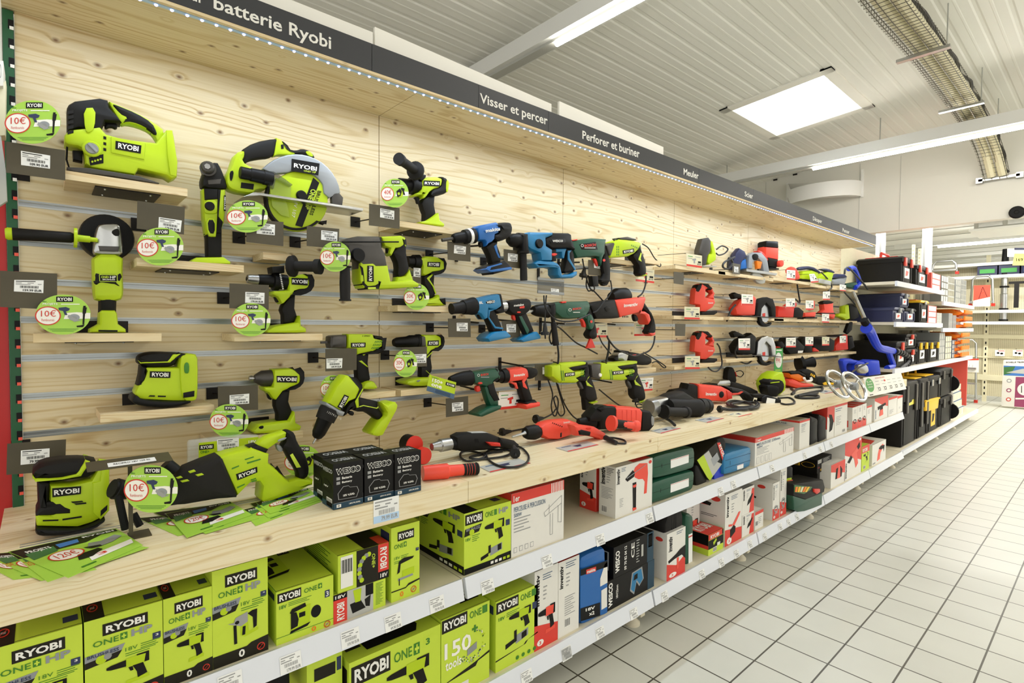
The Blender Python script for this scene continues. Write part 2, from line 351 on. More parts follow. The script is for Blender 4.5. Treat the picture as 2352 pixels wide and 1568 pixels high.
for x0, x1, y0, y1 in ((SKX[0]-.09, SKX[0], -.25, .7), (SKX[1], SKX[1]+.09, -.25, .7), (SKX[0]-.09, SKX[1]+.09, -.25, SKY[0]), (SKX[0]-.09, SKX[1]+.09, SKY[1], .7)):
    vs = [(x, yy, CEIL(yy)+dz) for dz in (-.012, .03) for x, yy in ((x0, y0), (x1, y0), (x1, y1), (x0, y1))]
    m.add(vs, [(3, 2, 1, 0), (4, 5, 6, 7), (0, 1, 5, 4), (1, 2, 6, 5), (2, 3, 7, 6), (3, 0, 4, 7)], 'pale')
m.obj('trim_1', smooth=0, kind='structure')
m = M()                                          # the shaft of the roof light and its bright dome
a, c = SKX; e, g = SKY
for p, q in (((a, e), (c, e)), ((c, e), (c, g)), ((c, g), (a, g)), ((a, g), (a, e))):
    f_ = lambda r: (r[0]+(-.005 if r[0] == a else .005), r[1]+(-.005 if r[1] == e else .005)); m.quad((*f_(p), CEIL(p[1])+.02), (*f_(q), CEIL(q[1])+.02), (*f_(q), 3.75), (*f_(p), 3.75), 'beamwhite')
m.quad((a, e, 3.75), (c, e, 3.75), (c, g, 3.75), (a, g, 3.75), 'skyglow')
m.box((a+.01, .45, 3.56), (a+.04, .52, 3.6), 'greycard'); m.box((a+.04, -.16, 3.44), (a+.07, .32, 3.46), 'black')
m.obj('window_1', smooth=0, kind='structure')
# wall above the end of the aisle, and the hall behind it
m = M(); m.quad((7.5, -9, 2.432), (7.5, 3.2, 2.432), (7.5, 3.2, CEIL(3.2)+.02), (7.5, -9, CEIL(-9)+.02), 'wallwhite')
m.quad((7.5, -9, 2.432), (7.5, 3.2, 2.432), (7.62, 3.2, 2.432), (7.62, -9, 2.432), 'wallwhite')
for yy in (.28, -.13, -1.35, 1.4): m.box((7.496, yy, 2.432), (7.5, yy+.004, 3.28), 'greycard')
for yy in (-1.4, -.95, -.7, -.55, -.35, 1.0, 1.25): m.box((7.485, yy, CEIL(yy)-.022), (7.5, yy+.05, CEIL(yy)-.004), 'bracket')
m.obj('wall_end', smooth=0, kind='structure')
m = M(); m.quad((7.6, -9, 2.86), (24, -9, 2.86), (24, 4, 2.86), (7.6, 4, 2.86), 'ceil')
for k in range(22): m.box((7.7+.75*k, -9, 2.852), (7.712+.75*k, 4, 2.86), 'greycard')
m.obj('ceiling_hall', smooth=0, kind='structure')
M().quad((20, -9, 0), (20, 4, 0), (20, 4, 2.86), (20, -9, 2.86), 'wallwhite').obj('wall_far', smooth=0, kind='structure')
M().quad((-4, 3.2, 0), (20, 3.2, 0), (20, 3.2, 3.4), (-4, 3.2, 3.4), 'wallwhite').obj('wall_back', smooth=0, kind='structure')
for i, (x, yy) in enumerate(((8.4, .29), (8.5, -.19))):
    m = M(); m.box((x, yy-.045, 0), (x+.09, yy+.045, 2.86), 'beamwhite'); m.box((x-.012, yy-.02+.03*i, 0), (x, yy+.0+.03*i, 2.86), 'grey')
    t = m.obj('column', smooth=0); tag(t, ('white steel column beyond the far end of the dark sign band', 'white steel column rising behind the red handled crate')[i], 'column')
# tube lamps
def beam(x, y0, y1, ty0, label, dz=0, w=.07):
    t = T('tube_light', label, 'light', (x, ty0, 3.05))
    z0 = 3.125+dz
    M().box((x-w, y1, z0), (x+w, y0, z0+.11), 'beamwhite').obj('housing', t, 0)
    M().box((x-.035, y1, z0-.018), (x+.035, ty0+.9, z0), 'greycard').obj('channel', t, 0)
    m = M()
    for yy in (1.4, -.2, -2, -4): m.tube([(x, yy, z0+.1), (x, yy, CEIL(yy))], .005, 'steel', 6, 0)
    m.obj('hanger', t, 0)
    M().turn((x-.02, ty0, z0-.03), (x-.02, y1, z0-.03), [(0, .02), (1, .02)], 'tube').obj('lamp', t)
beam(2.55, 2.6, -7, .57, 'long white ceiling light bar nearest, ending above the wood canopy')
beam(6.4, 2.2, -7, .41, 'long white light bar in front of the end wall', -.065)
def farlight(x, y0, y1, z, label):
    t = T('tube_light', label, 'light', (x, y0, z)); M().box((x-.05, y1, z+.02), (x+.05, y0+.6, z+.09), 'beamwhite').obj('housing', t, 0)
    M().turn((x, y0, z), (x, y1, z), [(0, .02), (1, .02)], 'farglow').obj('lamp', t)
farlight(11.3, .2, -6, 2.66, 'slim lit tube in the back hall above the ladders, the nearer one')
farlight(15.5, .6, -6, 2.66, 'farther slim lit tube deep in the back hall')
# air unit, loudspeaker, duct on the end wall
t = T('air_conditioner', 'ceiling air unit with grey grille in the back hall', 'air conditioner', (10.2, -.9, 2.7))
M().box((9.9, -1.5, 2.69), (10.7, -.45, 2.855), 'greycard').obj('housing', t, 0)
m = M().box((9.86, -1.55, 2.66), (10.75, -.4, 2.69), 'beamwhite')
for k in range(3): m.box((9.89, -1.35+.3*k, 2.71), (9.9, -1.1+.3*k, 2.8), 'steel')
m.obj('panel', t, 0)
t = T('loudspeaker', 'round black loudspeaker on the white end wall', 'loudspeaker', (7.49, -1.122, 2.4))
M().turn((7.5, -1.122, 2.478), (7.46, -1.122, 2.478), [(0, .062), (.7, .062), (1, .05)], 'black').obj('grille', t)
M().turn((7.46, -1.122, 2.478), (7.455, -1.122, 2.478), [(0, .02), (1, .015)], 'dark').obj('cone', t)
t = T('air_duct', 'white curved duct hood on the end wall', 'duct', (7.3, .68, 2.88))
pl = [(7.5-.34*math.sin(a), .68+.43*math.cos(a)) for a in [i*math.pi/16 for i in range(17)]]
m = M(); n = len(pl); m.add([(x, yy, 2.88+(.1 if yy > 1 else 0)) for x, yy in pl]+[(x, yy, 3.06+(.1 if yy > 1 else 0)*.9) for x, yy in pl], [(i, i+1, n+i+1, n+i) for i in range(n-1)]+[list(range(n)), list(range(n, 2*n))[::-1]], 'beamwhite')
m.obj('hood', t)
m = M()
for yy in (.25, 1.11): m.box((7.47, yy-.012, 2.87), (7.5, yy+.012, 3.2), 'beamwhite')
m.obj('edge_strip', t, 0)
# wire cable tray
TP = [(2.6, -.9, 3.2), (3.7, -.9, 3.17), (4.6, -.9, 3.21), (5.4, -.9, 3.22), (6.0, -.9, 3.22), (6.6, -.9, 3.2), (7.0, -.91, 3.15), (7.3, -.93, 3.03), (7.44, -.96, 2.83)]
t = T('cable_tray', 'wire mesh tray of cream ducts hanging under the ceiling', 'cable tray', (5, -.95, 3.08))
C_ = catmull(TP, 12)
m = M()
for dy in (-.085, -.03, .03, .085): m.tube([p+V((0, dy, 0)) for p in C_[::3]], .0025, 'wire', 4, 0)
for dy in (-.1, .1): m.tube([p+V((0, dy, .06)) for p in C_[::3]], .0025, 'wire', 4, 0)
acc = 0
for i in range(1, len(C_)):
    a, c = C_[i-1], C_[i]; L_ = (c-a).length; k = 0
    while acc < L_:
        p = a+(c-a)*(acc/L_); m.tube([p+V((0, -.1, .07)), p+V((0, -.1, .0)), p+V((0, .1, 0)), p+V((0, .1, .07))], .002, 'wire', 4, 0); acc += .05
    acc -= L_
m.obj('wire_basket', t)
for dy in (-.05, .035): M().tube([p+V((0, dy, .04)) for p in C_[::3]], .037, 'cream', 8, 0).obj('duct', t)
M().tube([p+V((0, -.085+.012*math.sin(i*1.7), .06+.012*math.cos(i*2.3))) for i, p in enumerate(C_[::3])], .012, 'cable', 6, 3).obj('cable', t)
for x in (4.62, 5.95, 6.85):
    m = M().box((x-.02, -1.05, 3.17), (x+.02, -.75, 3.19), 'steel'); m.tube([(x, -1.03, 3.17), (x, -1.03, CEIL(-1.03))], .004, 'steel', 6, 0)
    m.obj('hanger', t, 0)
m = M().box((7.44, -1.14, 2.835), (7.47, -.82, 2.86), 'steel')
for yy in (-1.14, -.83): m.box((7.44, yy-.025, 2.82), (7.5, yy+.03, 2.875), 'steel')
m.obj('wall_bracket', t, 0)
# ---------------------------------------------------------------- the wood shelving run
WT, WY = .831, -.565                             # worktop height and front
RZ = [1.012+.0985*k for k in range(7)]           # slot rails
bn = ['leftmost', 'second', 'third', 'fourth', 'fifth', 'farthest']
for i in range(6):
    t = T('slatwall_panel', f'{bn[i]} pine slatwall bay with metal slot rails above the counter', 'wall panel', (i+.5, 0, WT), 'pine slatwall bays')
    x0, x1 = i+.0015+(.002 if not i else 0), i+.9985
    M().box((x0, 0, RZ[6]+.0085), (x1, .018, 2.078), 'ply').obj('upper_board', t, 0)
    M().box((x0, 0, WT-.02), (x1, .018, RZ[0]-.0085), 'ply').obj('lower_board', t, 0)
    for k in range(6): M().box((x0, 0, RZ[k]+.0085), (x1, .018, RZ[k+1]-.0085), 'ply').obj('plank', t, 0)
    for k in range(7):
        m = M(); z = RZ[k]
        for za, zb, ya, yb in ((z-.0085, z-.0045, -.001, .004), (z-.0045, z+.0045, .01, .016), (z+.0045, z+.0085, -.001, .004)): m.box((x0, ya, za), (x1, yb, zb), 'rail')
        m.obj('slot_rail', t, 0)
    t = T('worktop', f'{bn[i]} thick pine counter slab of the display run', 'worktop', (i+.5, -.28, WT-.065), 'pine counter slabs')
    M().box((i+.0008-(.035 if not i else 0), WY, WT-.065), (i+.9992, 0, WT), 'pinetop').obj('slab', t, 0)
    m = M()
    for yy in (-.33, -.345): m.box((i+.002, yy, WT), (i+.998, yy+.004, WT+.0012), 'rail')
    m.obj('inlaid_rail', t, 0)
    for nm, z1, yf, lb in (('mid', .523, -.53, 'middle'), ('base', .158, -.535, 'bottom')):
        t = T('metal_shelf', f'{bn[i]} {lb} metal shelf with a white price rail under the counter', 'shelf', (i+.5, -.27, z1-.03), 'metal shelves under the counter')
        M().box((i+.002, yf, z1-.03), (i+.998, .0, z1), 'beige').obj('shelf_board', t, 0)
        m = M(); dz = .056
        m.add([(x, yy, zz) for x in (i+.006, i+.994) for yy, zz in ((yf, z1), (yf-.012, z1+.004), (yf-.027, z1-dz), (yf-.015, z1-dz-.003), (yf, z1-.03))], [(0, 1, 6, 5), (1, 2, 7, 6), (2, 3, 8, 7), (3, 4, 9, 8), (4, 3, 2, 1, 0), (5, 6, 7, 8, 9)], 'shelfwhite')
        m.obj('price_rail', t, 0)
        if nm == 'base':
            M().box((i+.965, -.515, .045), (i+.995, -.02, .128), 'beige').obj('base_bracket', t, 0)
            M().turn((i+.965, -.47, 0), (i+.965, -.47, .07), [(0, .034), (.15, .034), (.35, .02), (.5, .012), (1, .01)], 'beige').obj('foot', t)
    tag(M().box((i+.0, .003, 0), (i+.999, .02, WT-.07), 'beigedark').obj('back_sheet', smooth=0), f'{bn[i]} beige steel back sheet behind the cartons under the counter', 'back panel', 'steel back sheets')
t = T('canopy', 'long plywood canopy with a lit underside over the tool wall', 'canopy', (3, -.15, 2.078))
for i in range(6): M().box((i+.001-(.02 if not i else 0), -.285, 2.078), (i+.999, .018, 2.096), 'ply').obj('soffit_board', t, 0)
M().box((-.02, -.297, 2.076), (5.98, -.2855, 2.084), 'plank').obj('front_lath', t, 0)
M().box((-.02, -.285, 2.096), (5.98, .018, 2.11), 'beamwhite').obj('top_board', t, 0)
sx = [at(u, v, y=-.297).x for u, v in ((854.5, 168), (1099, 252), (1259.6, 308), (1605, 425), (1730, 468))]
sx = [-.02]+sx+[5.99]
FT = Fr((240, 0, 3.5636), y=-.2975); FU = Fr((850, 60, 3.3127), y=-.2975); FV = Fr((1450, 330, 3.92), y=-.2975)
words = [[(FT, [(893, -38), (1855, 300), (1855, 437), (893, 105)], 'batterie Ryobi'), (FT, [(655, -95), (815, -42), (815, 38), (655, -18)], 'sur')], [], [(FU, [(835, 508), (1350, 686), (1350, 775), (835, 602)], 'Visser et percer')],
    [(FU, [(1615, 793), (2050, 940), (2050, 1004), (1615, 857)], 'Perforer et buriner'), (FV, [(470, 220), (605, 262), (605, 320), (470, 278)], 'Meuler')], [(FV, [(1020, 426), (1095, 450), (1095, 498), (1020, 473)], 'Scier')],
    [(FV, [(1635, 652), (1716, 683), (1716, 727), (1635, 700)], 'Décaper'), (FV, [(1902, 757), (1963, 780), (1963, 813), (1902, 792)], 'Poncer')]]
sl = ['first dark sign panel of the canopy, reading batterie', 'blank dark sign panel left of Visser et percer', 'dark sign panel reading Visser et percer', 'dark sign panel reading Perforer et buriner and Meuler', 'dark sign panel reading Scier', 'farthest dark sign panel reading Décaper and Poncer']
for i in range(6):
    t = T('fascia_sign', sl[i], 'sign', ((sx[i]+sx[i+1])/2, -.292, 2.084))
    M().box((sx[i]+.0008, -.297, 2.0845), (sx[i+1]-.0008, -.287, 2.168), 'signgrey').obj('sign_board', t, 0)
    for fr, q, s in words[i]: M().text(fr, q, s, 'white', .018, .0005).obj('lettering', t, 0)
for i, (x0, x1, z0, z1) in enumerate(((-.05, .845, 2.225, 2.225), (.852, 1.65, 2.245, 2.222), (1.697, 2.475, 2.247, 2.228))):
    m = M(); m.add([(x, yy, z) for yy in (-.26, -.25) for x, z in ((x0, 2.111), (x1, 2.111), (x1, z1), (x0, z0))], [(0, 1, 2, 3), (7, 6, 5, 4), (0, 4, 5, 1), (1, 5, 6, 2), (2, 6, 7, 3), (3, 7, 4, 0)], 'pale')
    tag(m.obj('header_board', smooth=0), ('nearest white board standing on top of the canopy', 'middle white board standing on top of the canopy', 'farthest white board standing on top of the canopy')[i], 'board', 'white boards on the canopy')
t = T('light_strip', 'strip of bluish white lights under the canopy edge', 'light strip', (3, -.275, 2.07))
M().box((.0, -.283, 2.0755), (5.96, -.271, 2.0775), 'lightblue').obj('tape', t, 0)
def led(m, x):
    m.turn((x, -.277, 2.0755), (x, -.277, 2.0715), [(0, .0042), (.6, .004), (1, .002)], 'led', 8); return m
for k in range(100): led(M(), .1+.0329*k).obj('diode', t)
m = M(); 
for k in range(100, 179): led(m, .1+.0329*k)
tag(m.obj('diode', t), kind='stuff')
# end of the wood section and the green upright at the near end
t = T('end_upright', 'green steel upright with orange slots at the near end of the tool wall', 'upright', (-.012, .01, .83))
M().box((-.0185, -.005, 0), (.0015, .05, 2.075), 'greenpost').obj('post', t, 0)
for k in range(26):
    z = 2.03-.0467*k
    g_ = M().box((-.008, -.007, z), (.0022, -.0045, z+.022), 'black').obj('slot', t, 0); M().box((-.0055, -.0075, z-.002), (.0022, -.0044, z+.006), 'pale' if k < 9 else 'redslot').obj('slot_edge', g_, 0)
t = T('side_panel', 'red panel of the next shelf bay at the left edge', 'panel', (-.15, 0, 0))
M().box((-.6, .0, 0), (-.0195, .02, 1.6), 'redpanel').obj('lower_panel', t, 0); M().box((-.6, .0, 1.6), (-.0195, .02, 1.93), 'pinkred').obj('middle_panel', t, 0); M().box((-.6, .0, 1.93), (-.0195, .02, 2.12), 'pale').obj('top_panel', t, 0)
F0 = Fr((0, 0, 3.731), y=-.12)
t = T('carton', 'white and cream boxes with a grey round mark at the left edge', 'box', F0.P(15, 700)); P_(t, 'upper_box', F0, [(-60, 515), (28, 520), (25, 735), (-60, 740)], .1, 'whitecard', bev=.001); M().oval(F0, 0, 610, 12, 60, 'grey', hole=.8).obj('round_mark', t, 0)
t = T('packet', 'cream packet under the white box at the left edge', 'packet', F0.P(15, 1130)); P_(t, 'pack', F0, [(-60, 742), (46, 660), (40, 1140), (-60, 1150)], .05, 'cream', d=-.02)
t = T('glass_panel', 'pale glass edged item at the left edge above the red panel', 'panel', F0.P(15, 1700)); P_(t, 'pane', F0, [(-60, 1160), (8, 1165), (48, 1450), (62, 1720), (-60, 1800)], .02, 'greycard', bev=.002)
# ---------------------------------------------------------------- builders of repeated kinds
A1 = (0, 150, 3.1367); A2 = (400, 280, 3.92); A3 = (0, 620, 4.126); A4 = (0, 950, 3.92); A5 = (450, 560, 3.92); A6 = (350, 850, 3.92)
B1 = (740, 330, 4.0194); B2 = (1030, 490, 6.8188); B3 = (1020, 650, 4.612); B4 = (1200, 530, 5.808); B5 = (1220, 780, 6.918); B6 = (720, 700, 5.228); B7 = (720, 950, 5.88)
C1 = (0, 1280, 4.523); C2 = (470, 1170, 3.94); C3 = (940, 1080, 3.213); C4 = (1210, 1150, 3.751); C5 = (1310, 980, 5.2267); C6 = (1490, 1050, 4.9)
D1 = (1540, 530, 4.481); D2 = (1740, 560, 5.057); D3 = (1480, 820, 4.523); D4 = (1680, 880, 5.88); D5 = (1980, 560, 5.225); D6 = (1980, 810, 6.272)
E7 = (1000, 900, 4.2); E9 = (1900, 460, 5.2035); E10 = (2100, 700, 5.6); D7 = (2080, 520, 3.5636); U1 = (0, 0, 1)
class Fq(Fw):                                    # the unit square of a four-cornered patch (top-left, top-right, bottom-right, bottom-left) of another frame
    def __init__(s, fr, TL, TR, BR, BL):
        s.fr = fr; s.q = [V(fr.loc(*p)) for p in (TL, TR, BR, BL)]; s.n = fr.n
    def loc(s, a, b):
        TL, TR, BR, BL = s.q; p = (BL*(1-a)+BR*a)*(1-b)+(TL*(1-a)+TR*a)*b
        return (p.x, p.y)
    def W(s, x, z, d=0): return s.fr.W(x, z, d)
class Fe(Fw):                                    # a disc: -1..1 both ways
    def __init__(s, fr, cx, cy, rx, ry): s.fr = fr; s.e = (cx, cy, rx, ry); s.n = fr.n
    def loc(s, a, b): return s.fr.loc(s.e[0]+a*s.e[2], s.e[1]-b*s.e[3])
    def W(s, x, z, d=0): return s.fr.W(x, z, d)
def p3(c, x, y, dep): return at(c[0]+x/c[2], c[1]+y/c[2], y=dep)
def pz(c, x, y, z): return at(c[0]+x/c[2], c[1]+y/c[2], z=z)
def PT(s): return [tuple(float(q) for q in p.split(',')) for p in s.split()]
def G(t, fr, rows):                              # parts of a tool: name, material, thickness, front offset, bevel, smoothing, outline
    for nm, mt, th, d, bev, sm, s in rows: P_(t, nm, fr, PT(s), th, mt, d, bev, sm)
def ring(c, x, y, r): return ' '.join(f'{x+r*math.cos(a):.1f},{y+r*math.sin(a):.1f}' for a in [i*math.pi/10 for i in range(20)])
NB = [0]
def board(c, p0, p1, label, yf=-.15, z=None, th=.021):
    A = p3(c, *p0, yf); B = p3(c, *p1, yf); zz = z or (A.z+B.z)/2
    t = T('bracket_board', label, 'shelf board', ((A.x+B.x)/2, -.07, zz-th), 'small pine boards on the slot wall')
    M().box((A.x, yf, zz-th), (B.x, -.003, zz), 'plank').obj('board', t, 0)
    w = min(.07, (B.x-A.x)*.36); xm = (A.x+B.x)/2
    m = M().box((xm-w, -.125, zz-th-.003), (xm+w, -.004, zz-th), 'bracket').box((xm-w, -.0035, zz-th), (xm+w, -.0015, zz+.028), 'bracket').box((xm-w, -.006, zz+.022), (xm+w, -.0015, zz+.032), 'bracket')
    for dx in (-.7, .7):
        for yy in (-.11, -.03): m.turn((xm+dx*w, yy, zz-th-.003), (xm+dx*w, yy, zz-th-.006), [(0, .003), (1, .002)], 'steel', 6)
    m.obj('bracket', t, 0)
    return t
def sticker(m, q, price, ink='rubber', tint=None):
    m.rect(q, 0, 0, 1, 1, 'sticker', .0004)
    if tint: m.rect(q, 0, 0, 1, .3, tint, .0005)
    for a0, a1, b in ((.05, .72, .86), (.05, .25, .72), (.45, .66, .72), (.05, .55, .6), (.8, .93, .64)): m.rect(q, a0, b, a1, b+.06, 'printgrey' if b < .8 else ink, .0007)
    x = .2
    for k in range(17):
        w = (.012, .02, .028)[(k*7) % 3]; m.rect(q, x, .33, x+w, .53, ink, .0007); x += w+.018
    m.rtext(q, .3, .06, .95, .25, price, ink, .03, .0008)
def price(c, plate, stick, txt, label, y=-.165, rod=None, m_='bronze'):
    fr = Fr(c, y=y, anc=plate[0]); ctr = [sum(p[i] for p in plate)/4 for i in (0, 1)]
    t = T('price_plate', label, 'price sign', fr.P(*ctr), 'bronze price plates')
    P_(t, 'plate', fr, plate, .0016, m_, 0, 0)
    if stick: m = M(); sticker(m, Fq(fr, *stick), txt); m.obj('price_sticker', t, 0)
    A = fr.P(*ctr, -.002); m = M(); bx = A.x-.03
    m.tube([A, (bx, -.004, A.z)], .0022, 'bracket', 6, 0); m.box((bx-.018, -.004, A.z-.018), (bx+.018, -.0015, A.z+.018), 'bracket')
    m.obj('rod', t, 0)
    return t
def promo(c, cx, cy, rx, ry, amt, label, y=-.178, part=None):
    fr = Fr(c, y=y, anc=(cx, cy)); q = Fe(fr, cx, cy, rx, ry)
    t = T('promo_disc', label, 'promotional disc', fr.P(cx, cy), 'round green discount discs')
    M().prism(q, [(math.cos(i*math.pi/20), math.sin(i*math.pi/20)) for i in range(40)], .0012, 'promo', 0, 0).obj('disc', t, 0)
    m = M()
    m.flat(q, [(.02, -.22), (.98, -.2), (.985, .08), (.5, .12), (.1, .08)], 'pale')
    m.rect(q, -.25, .63, .36, .9, 'black', .0007); m.rtext(q, -.2, .68, .31, .85, 'RYOBI', 'white', .03, .001)
    m.rtext(q, -.74, .46, -.2, .58, 'PROJETS', 'pale', .02); m.rtext(q, -.74, .62, -.6, .7, 'Mes', 'promodark', .01); m.rect(q, -.08, .5, .6, .54, 'pale')
    m.oval(q, -.55, -.06, .45, .45, 'pale', .0009); m.oval(q, -.55, -.06, .47, .47, 'ringred', .0011, hole=.9)
    m.rtext(q, -.8, -.1, -.26, .22, amt+'€', 'ringred', .0, .0014); m.rtext(q, -.78, -.33, -.32, -.2, 'Remboursés', 'ringred', -.005, .0014)
    if amt == '10':
        m.flat(q, [(-.17, .34), (.1, .38), (.25, .3), (.2, .2), (.1, .16), (.16, -.02), (.06, -.02), (.0, .18), (-.15, .22)], 'navyprint', .001)
        m.oval(q, .4, -.14, .2, .17, 'silver', .001); m.oval(q, .4, -.16, .1, .09, 'grey', .0012); m.flat(q, [(.2, .0), (.55, -.28), (.66, -.22), (.62, -.3), (.4, -.36), (.16, -.12)], 'printgrey', .0013)
        m.flat(q, [(.73, .44), (.82, .44), (.76, -.5), (.7, -.5)], 'dark', .001); m.flat(q, [(.72, .36), (.86, .36), (.82, .05), (.7, .05)], 'rubber', .0012); m.flat(q, [(.48, -.56), (.78, -.5), (.72, -.62), (.5, -.63)], 'dark', .001)
    else:
        m.oval(q, .38, -.05, .22, .26, 'lime', .001); m.flat(q, [(.1, .12), (.35, .32), (.5, .1), (.4, -.2), (.2, -.3), (.12, -.1)], 'dark', .0012)
        m.flat(q, [(.45, .38), (.7, .3), (.66, .12), (.74, -.14), (.6, -.12), (.55, .12), (.44, .22)], 'dark', .0013); m.oval(q, .27, -.05, .09, .1, 'lime', .0015)
    for b, a in ((-.72, .55), (-.78, .48), (-.84, .4)): m.rect(q, -a, b, a, b+.02, 'promodark')
    m.obj('print', t, 0)
    return t
def ofs(c, s, dx, dy): return [(x+dx, y+dy) for x, y in PT(s)]
def cord(t, c, pts, dep, r=.0035, name='power_cord', k=6):  # pts on the photo at depth(s) dep
    D = dep if isinstance(dep, (list, tuple)) else [dep]*len(pts)
    return M().tube([p3(c, x, y, d) for (x, y), d in zip(pts, D)], r, 'cord', 6, k).obj(name, t)
def plug(t, A, B): return M().turn(A, B, [(0, .006), (.3, .01), (.55, .012), (.56, .019), (.75, .019), (.76, .004), (1, .003)], 'cord', 10).obj('plug', t)
# ---------------------------------------------------------------- lime cordless tools on the first boards
board(A1, (470, 758), (1350, 887), 'small pine board on the slot wall carrying the lime jigsaw')
t = T('jigsaw', 'lime green cordless jigsaw standing on the topmost left board', 'jigsaw', p3(A1, 860, 850, -.08))
f = Fr(A1, y=-.118, anc=(860, 600))
G(t, f, [('body', 'lime', .07, 0, .008, 0, '465,500 500,462 720,440 765,492 900,530 1125,555 1150,520 1205,460 1245,462 1257,520 1282,700 1278,800 1240,815 1200,790 1000,745 970,785 870,770 760,752 660,735 615,705 610,640 600,598 560,580 490,568 466,552'),
 ('motor_cover', 'dark', .066, -.002, .01, 0, '483,300 497,275 540,250 720,229 778,243 792,300 850,360 880,402 760,395 742,440 705,470 690,470 600,450 570,445 485,472'),
 ('handle', 'lime', .04, -.014, .008, 1, '775,238 830,258 990,325 1112,392 1205,462 1155,565 1126,505 1088,458 1000,420 920,402 880,412 845,360'),
 ('handle_grip', 'dark', .046, -.011, .01, 1, '800,262 855,272 990,327 1108,398 1148,478 1128,502 1086,458 1000,414 925,397 885,405 920,372 862,345'),
 ('trigger', 'black', .018, -.025, .004, 1, '758,405 795,374 858,402 850,442 805,420 765,440'), ('front_rib', 'lime', .004, .003, .002, 1, '600,310 690,305 682,455 640,490 612,470'),
 ('blade_holder', 'black', .03, -.02, .004, 0, '525,595 600,600 598,680 530,665'), ('base_shoe', 'gun', .085, .006, .002, 0, '480,736 640,742 1000,800 1148,850 1120,853 800,800 560,772 482,756'),
 ('side_ridge', 'lime', .004, .003, .002, 0, '800,515 1045,560 1040,680 800,630'), ('rear_ridge', 'lime', .005, .004, .002, 0, '1195,470 1240,470 1278,700 1270,800 1225,790 1205,640')])
M().tube([f.P(a, b, -.03) for a, b in ((487, 565), (482, 660), (505, 730), (605, 752))], .0022, 'black', 6, 0).obj('wire_guard', t)
m = M().lathe(f, (640, 590), (640, 591), [(0, 1)], 'lime') if 0 else M()
A = f.P(660, 605, 0); n = f.n
M().turn(A, A+n*.009, [(0, .0195), (.7, .0195), (1, .017)], 'lime').obj('knob_ring', t); m = M().turn(A+n*.009, A+n*.013, [(0, .014), (1, .0125)], 'grey'); m.prism(f, [(625, 575), (640, 565), (700, 625), (690, 640)], .004, 'silver', .016, .001); m.obj('knob', t)
m = M(); m.prism(f, PT('640,665 745,640 745,705 650,722'), .001, 'black', .0012, 0)
for k in range(4): m.oval(f, 665+20*k, 695-6*k, 8, 8, 'lime', .002, 10)
m.obj('dial_label', t)
logo(t, f, [(832, 546), (1018, 580), (1012, 638), (830, 606)], 'RYOBI', d=.0042)
m = M()
for k in range(3): m.prism(f, [(745, 510+42*k), (765, 515+42*k), (765, 535+42*k), (745, 530+42*k)], .002, 'black', .001, 0)
for k in range(5): m.prism(f, [(487, 330+36*k), (530, 322+36*k), (530, 345+36*k), (487, 352+36*k)], .002, 'rubber', .0, 0)
m.obj('vent', t, 0)
# multi-tool
board(A1, (985, 1385), (1757, 1440), 'small pine board on the slot wall under the slim upright multi-tool', -.15)
t = T('multi_tool', 'slim upright lime and black oscillating multi-tool beside the circular saw', 'multi-tool', p3(A2, 370, 1275, -.08))
f = Fr(A2, y=-.115, anc=(370, 900))
G(t, f, [('body', 'lime', .05, 0, .009, 0, '262,598 468,602 466,800 455,900 415,1005 292,1012 270,850'), ('neck', 'dark', .056, .003, .012, 1, '262,480 290,410 385,345 432,420 482,560 470,612 262,595 250,530'),
 ('front_cover', 'black', .01, .004, .003, 0, '270,600 392,605 390,695 275,702'), ('control_ring', 'lime', .012, .006, .004, 1, '272,705 385,703 388,810 372,830 285,828 266,800'),
 ('trigger_frame', 'lime', .012, .004, .003, 1, '282,862 375,868 380,1032 355,1035 300,1030'), ('trigger', 'black', .014, .007, .003, 1, '296,882 362,884 364,1008 310,1004'),
 ('grip', 'dark', .046, -.004, .012, 0, '290,1000 440,900 440,1225 303,1220 298,1040'), ('side_grip', 'dark', .01, .003, .003, 0, '392,605 420,610 400,850 440,900 415,1000 380,1000 388,830'),
 ('battery_foot', 'lime', .085, .014, .008, 0, '145,1252 195,1222 440,1218 500,1262 498,1282 155,1282'), ('front_plate', 'gun', .004, .005, .001, 0, '300,525 420,515 412,560 305,565')])
A = p3(A2, 300, 402, -.145)
m = M().turn(A, A+V((.02, .075, 0)), [(0, .0135), (.05, .0165), (.25, .0165), (.26, .021), (1, .021)], 'gun'); m.turn(A+V((-.001, -.004, 0)), A+V((0, .002, 0)), [(0, .008), (1, .009)], 'chrome', 6); m.obj('tool_head', t)
A = f.P(315, 762, .006); M().turn(A, A+f.n*.008, [(0, .013), (1, .0115)], 'black').obj('knob', t)
logo(t, f, [(446, 800), (448, 660), (466, 662), (464, 802)], 'RYOBI', d=.001)
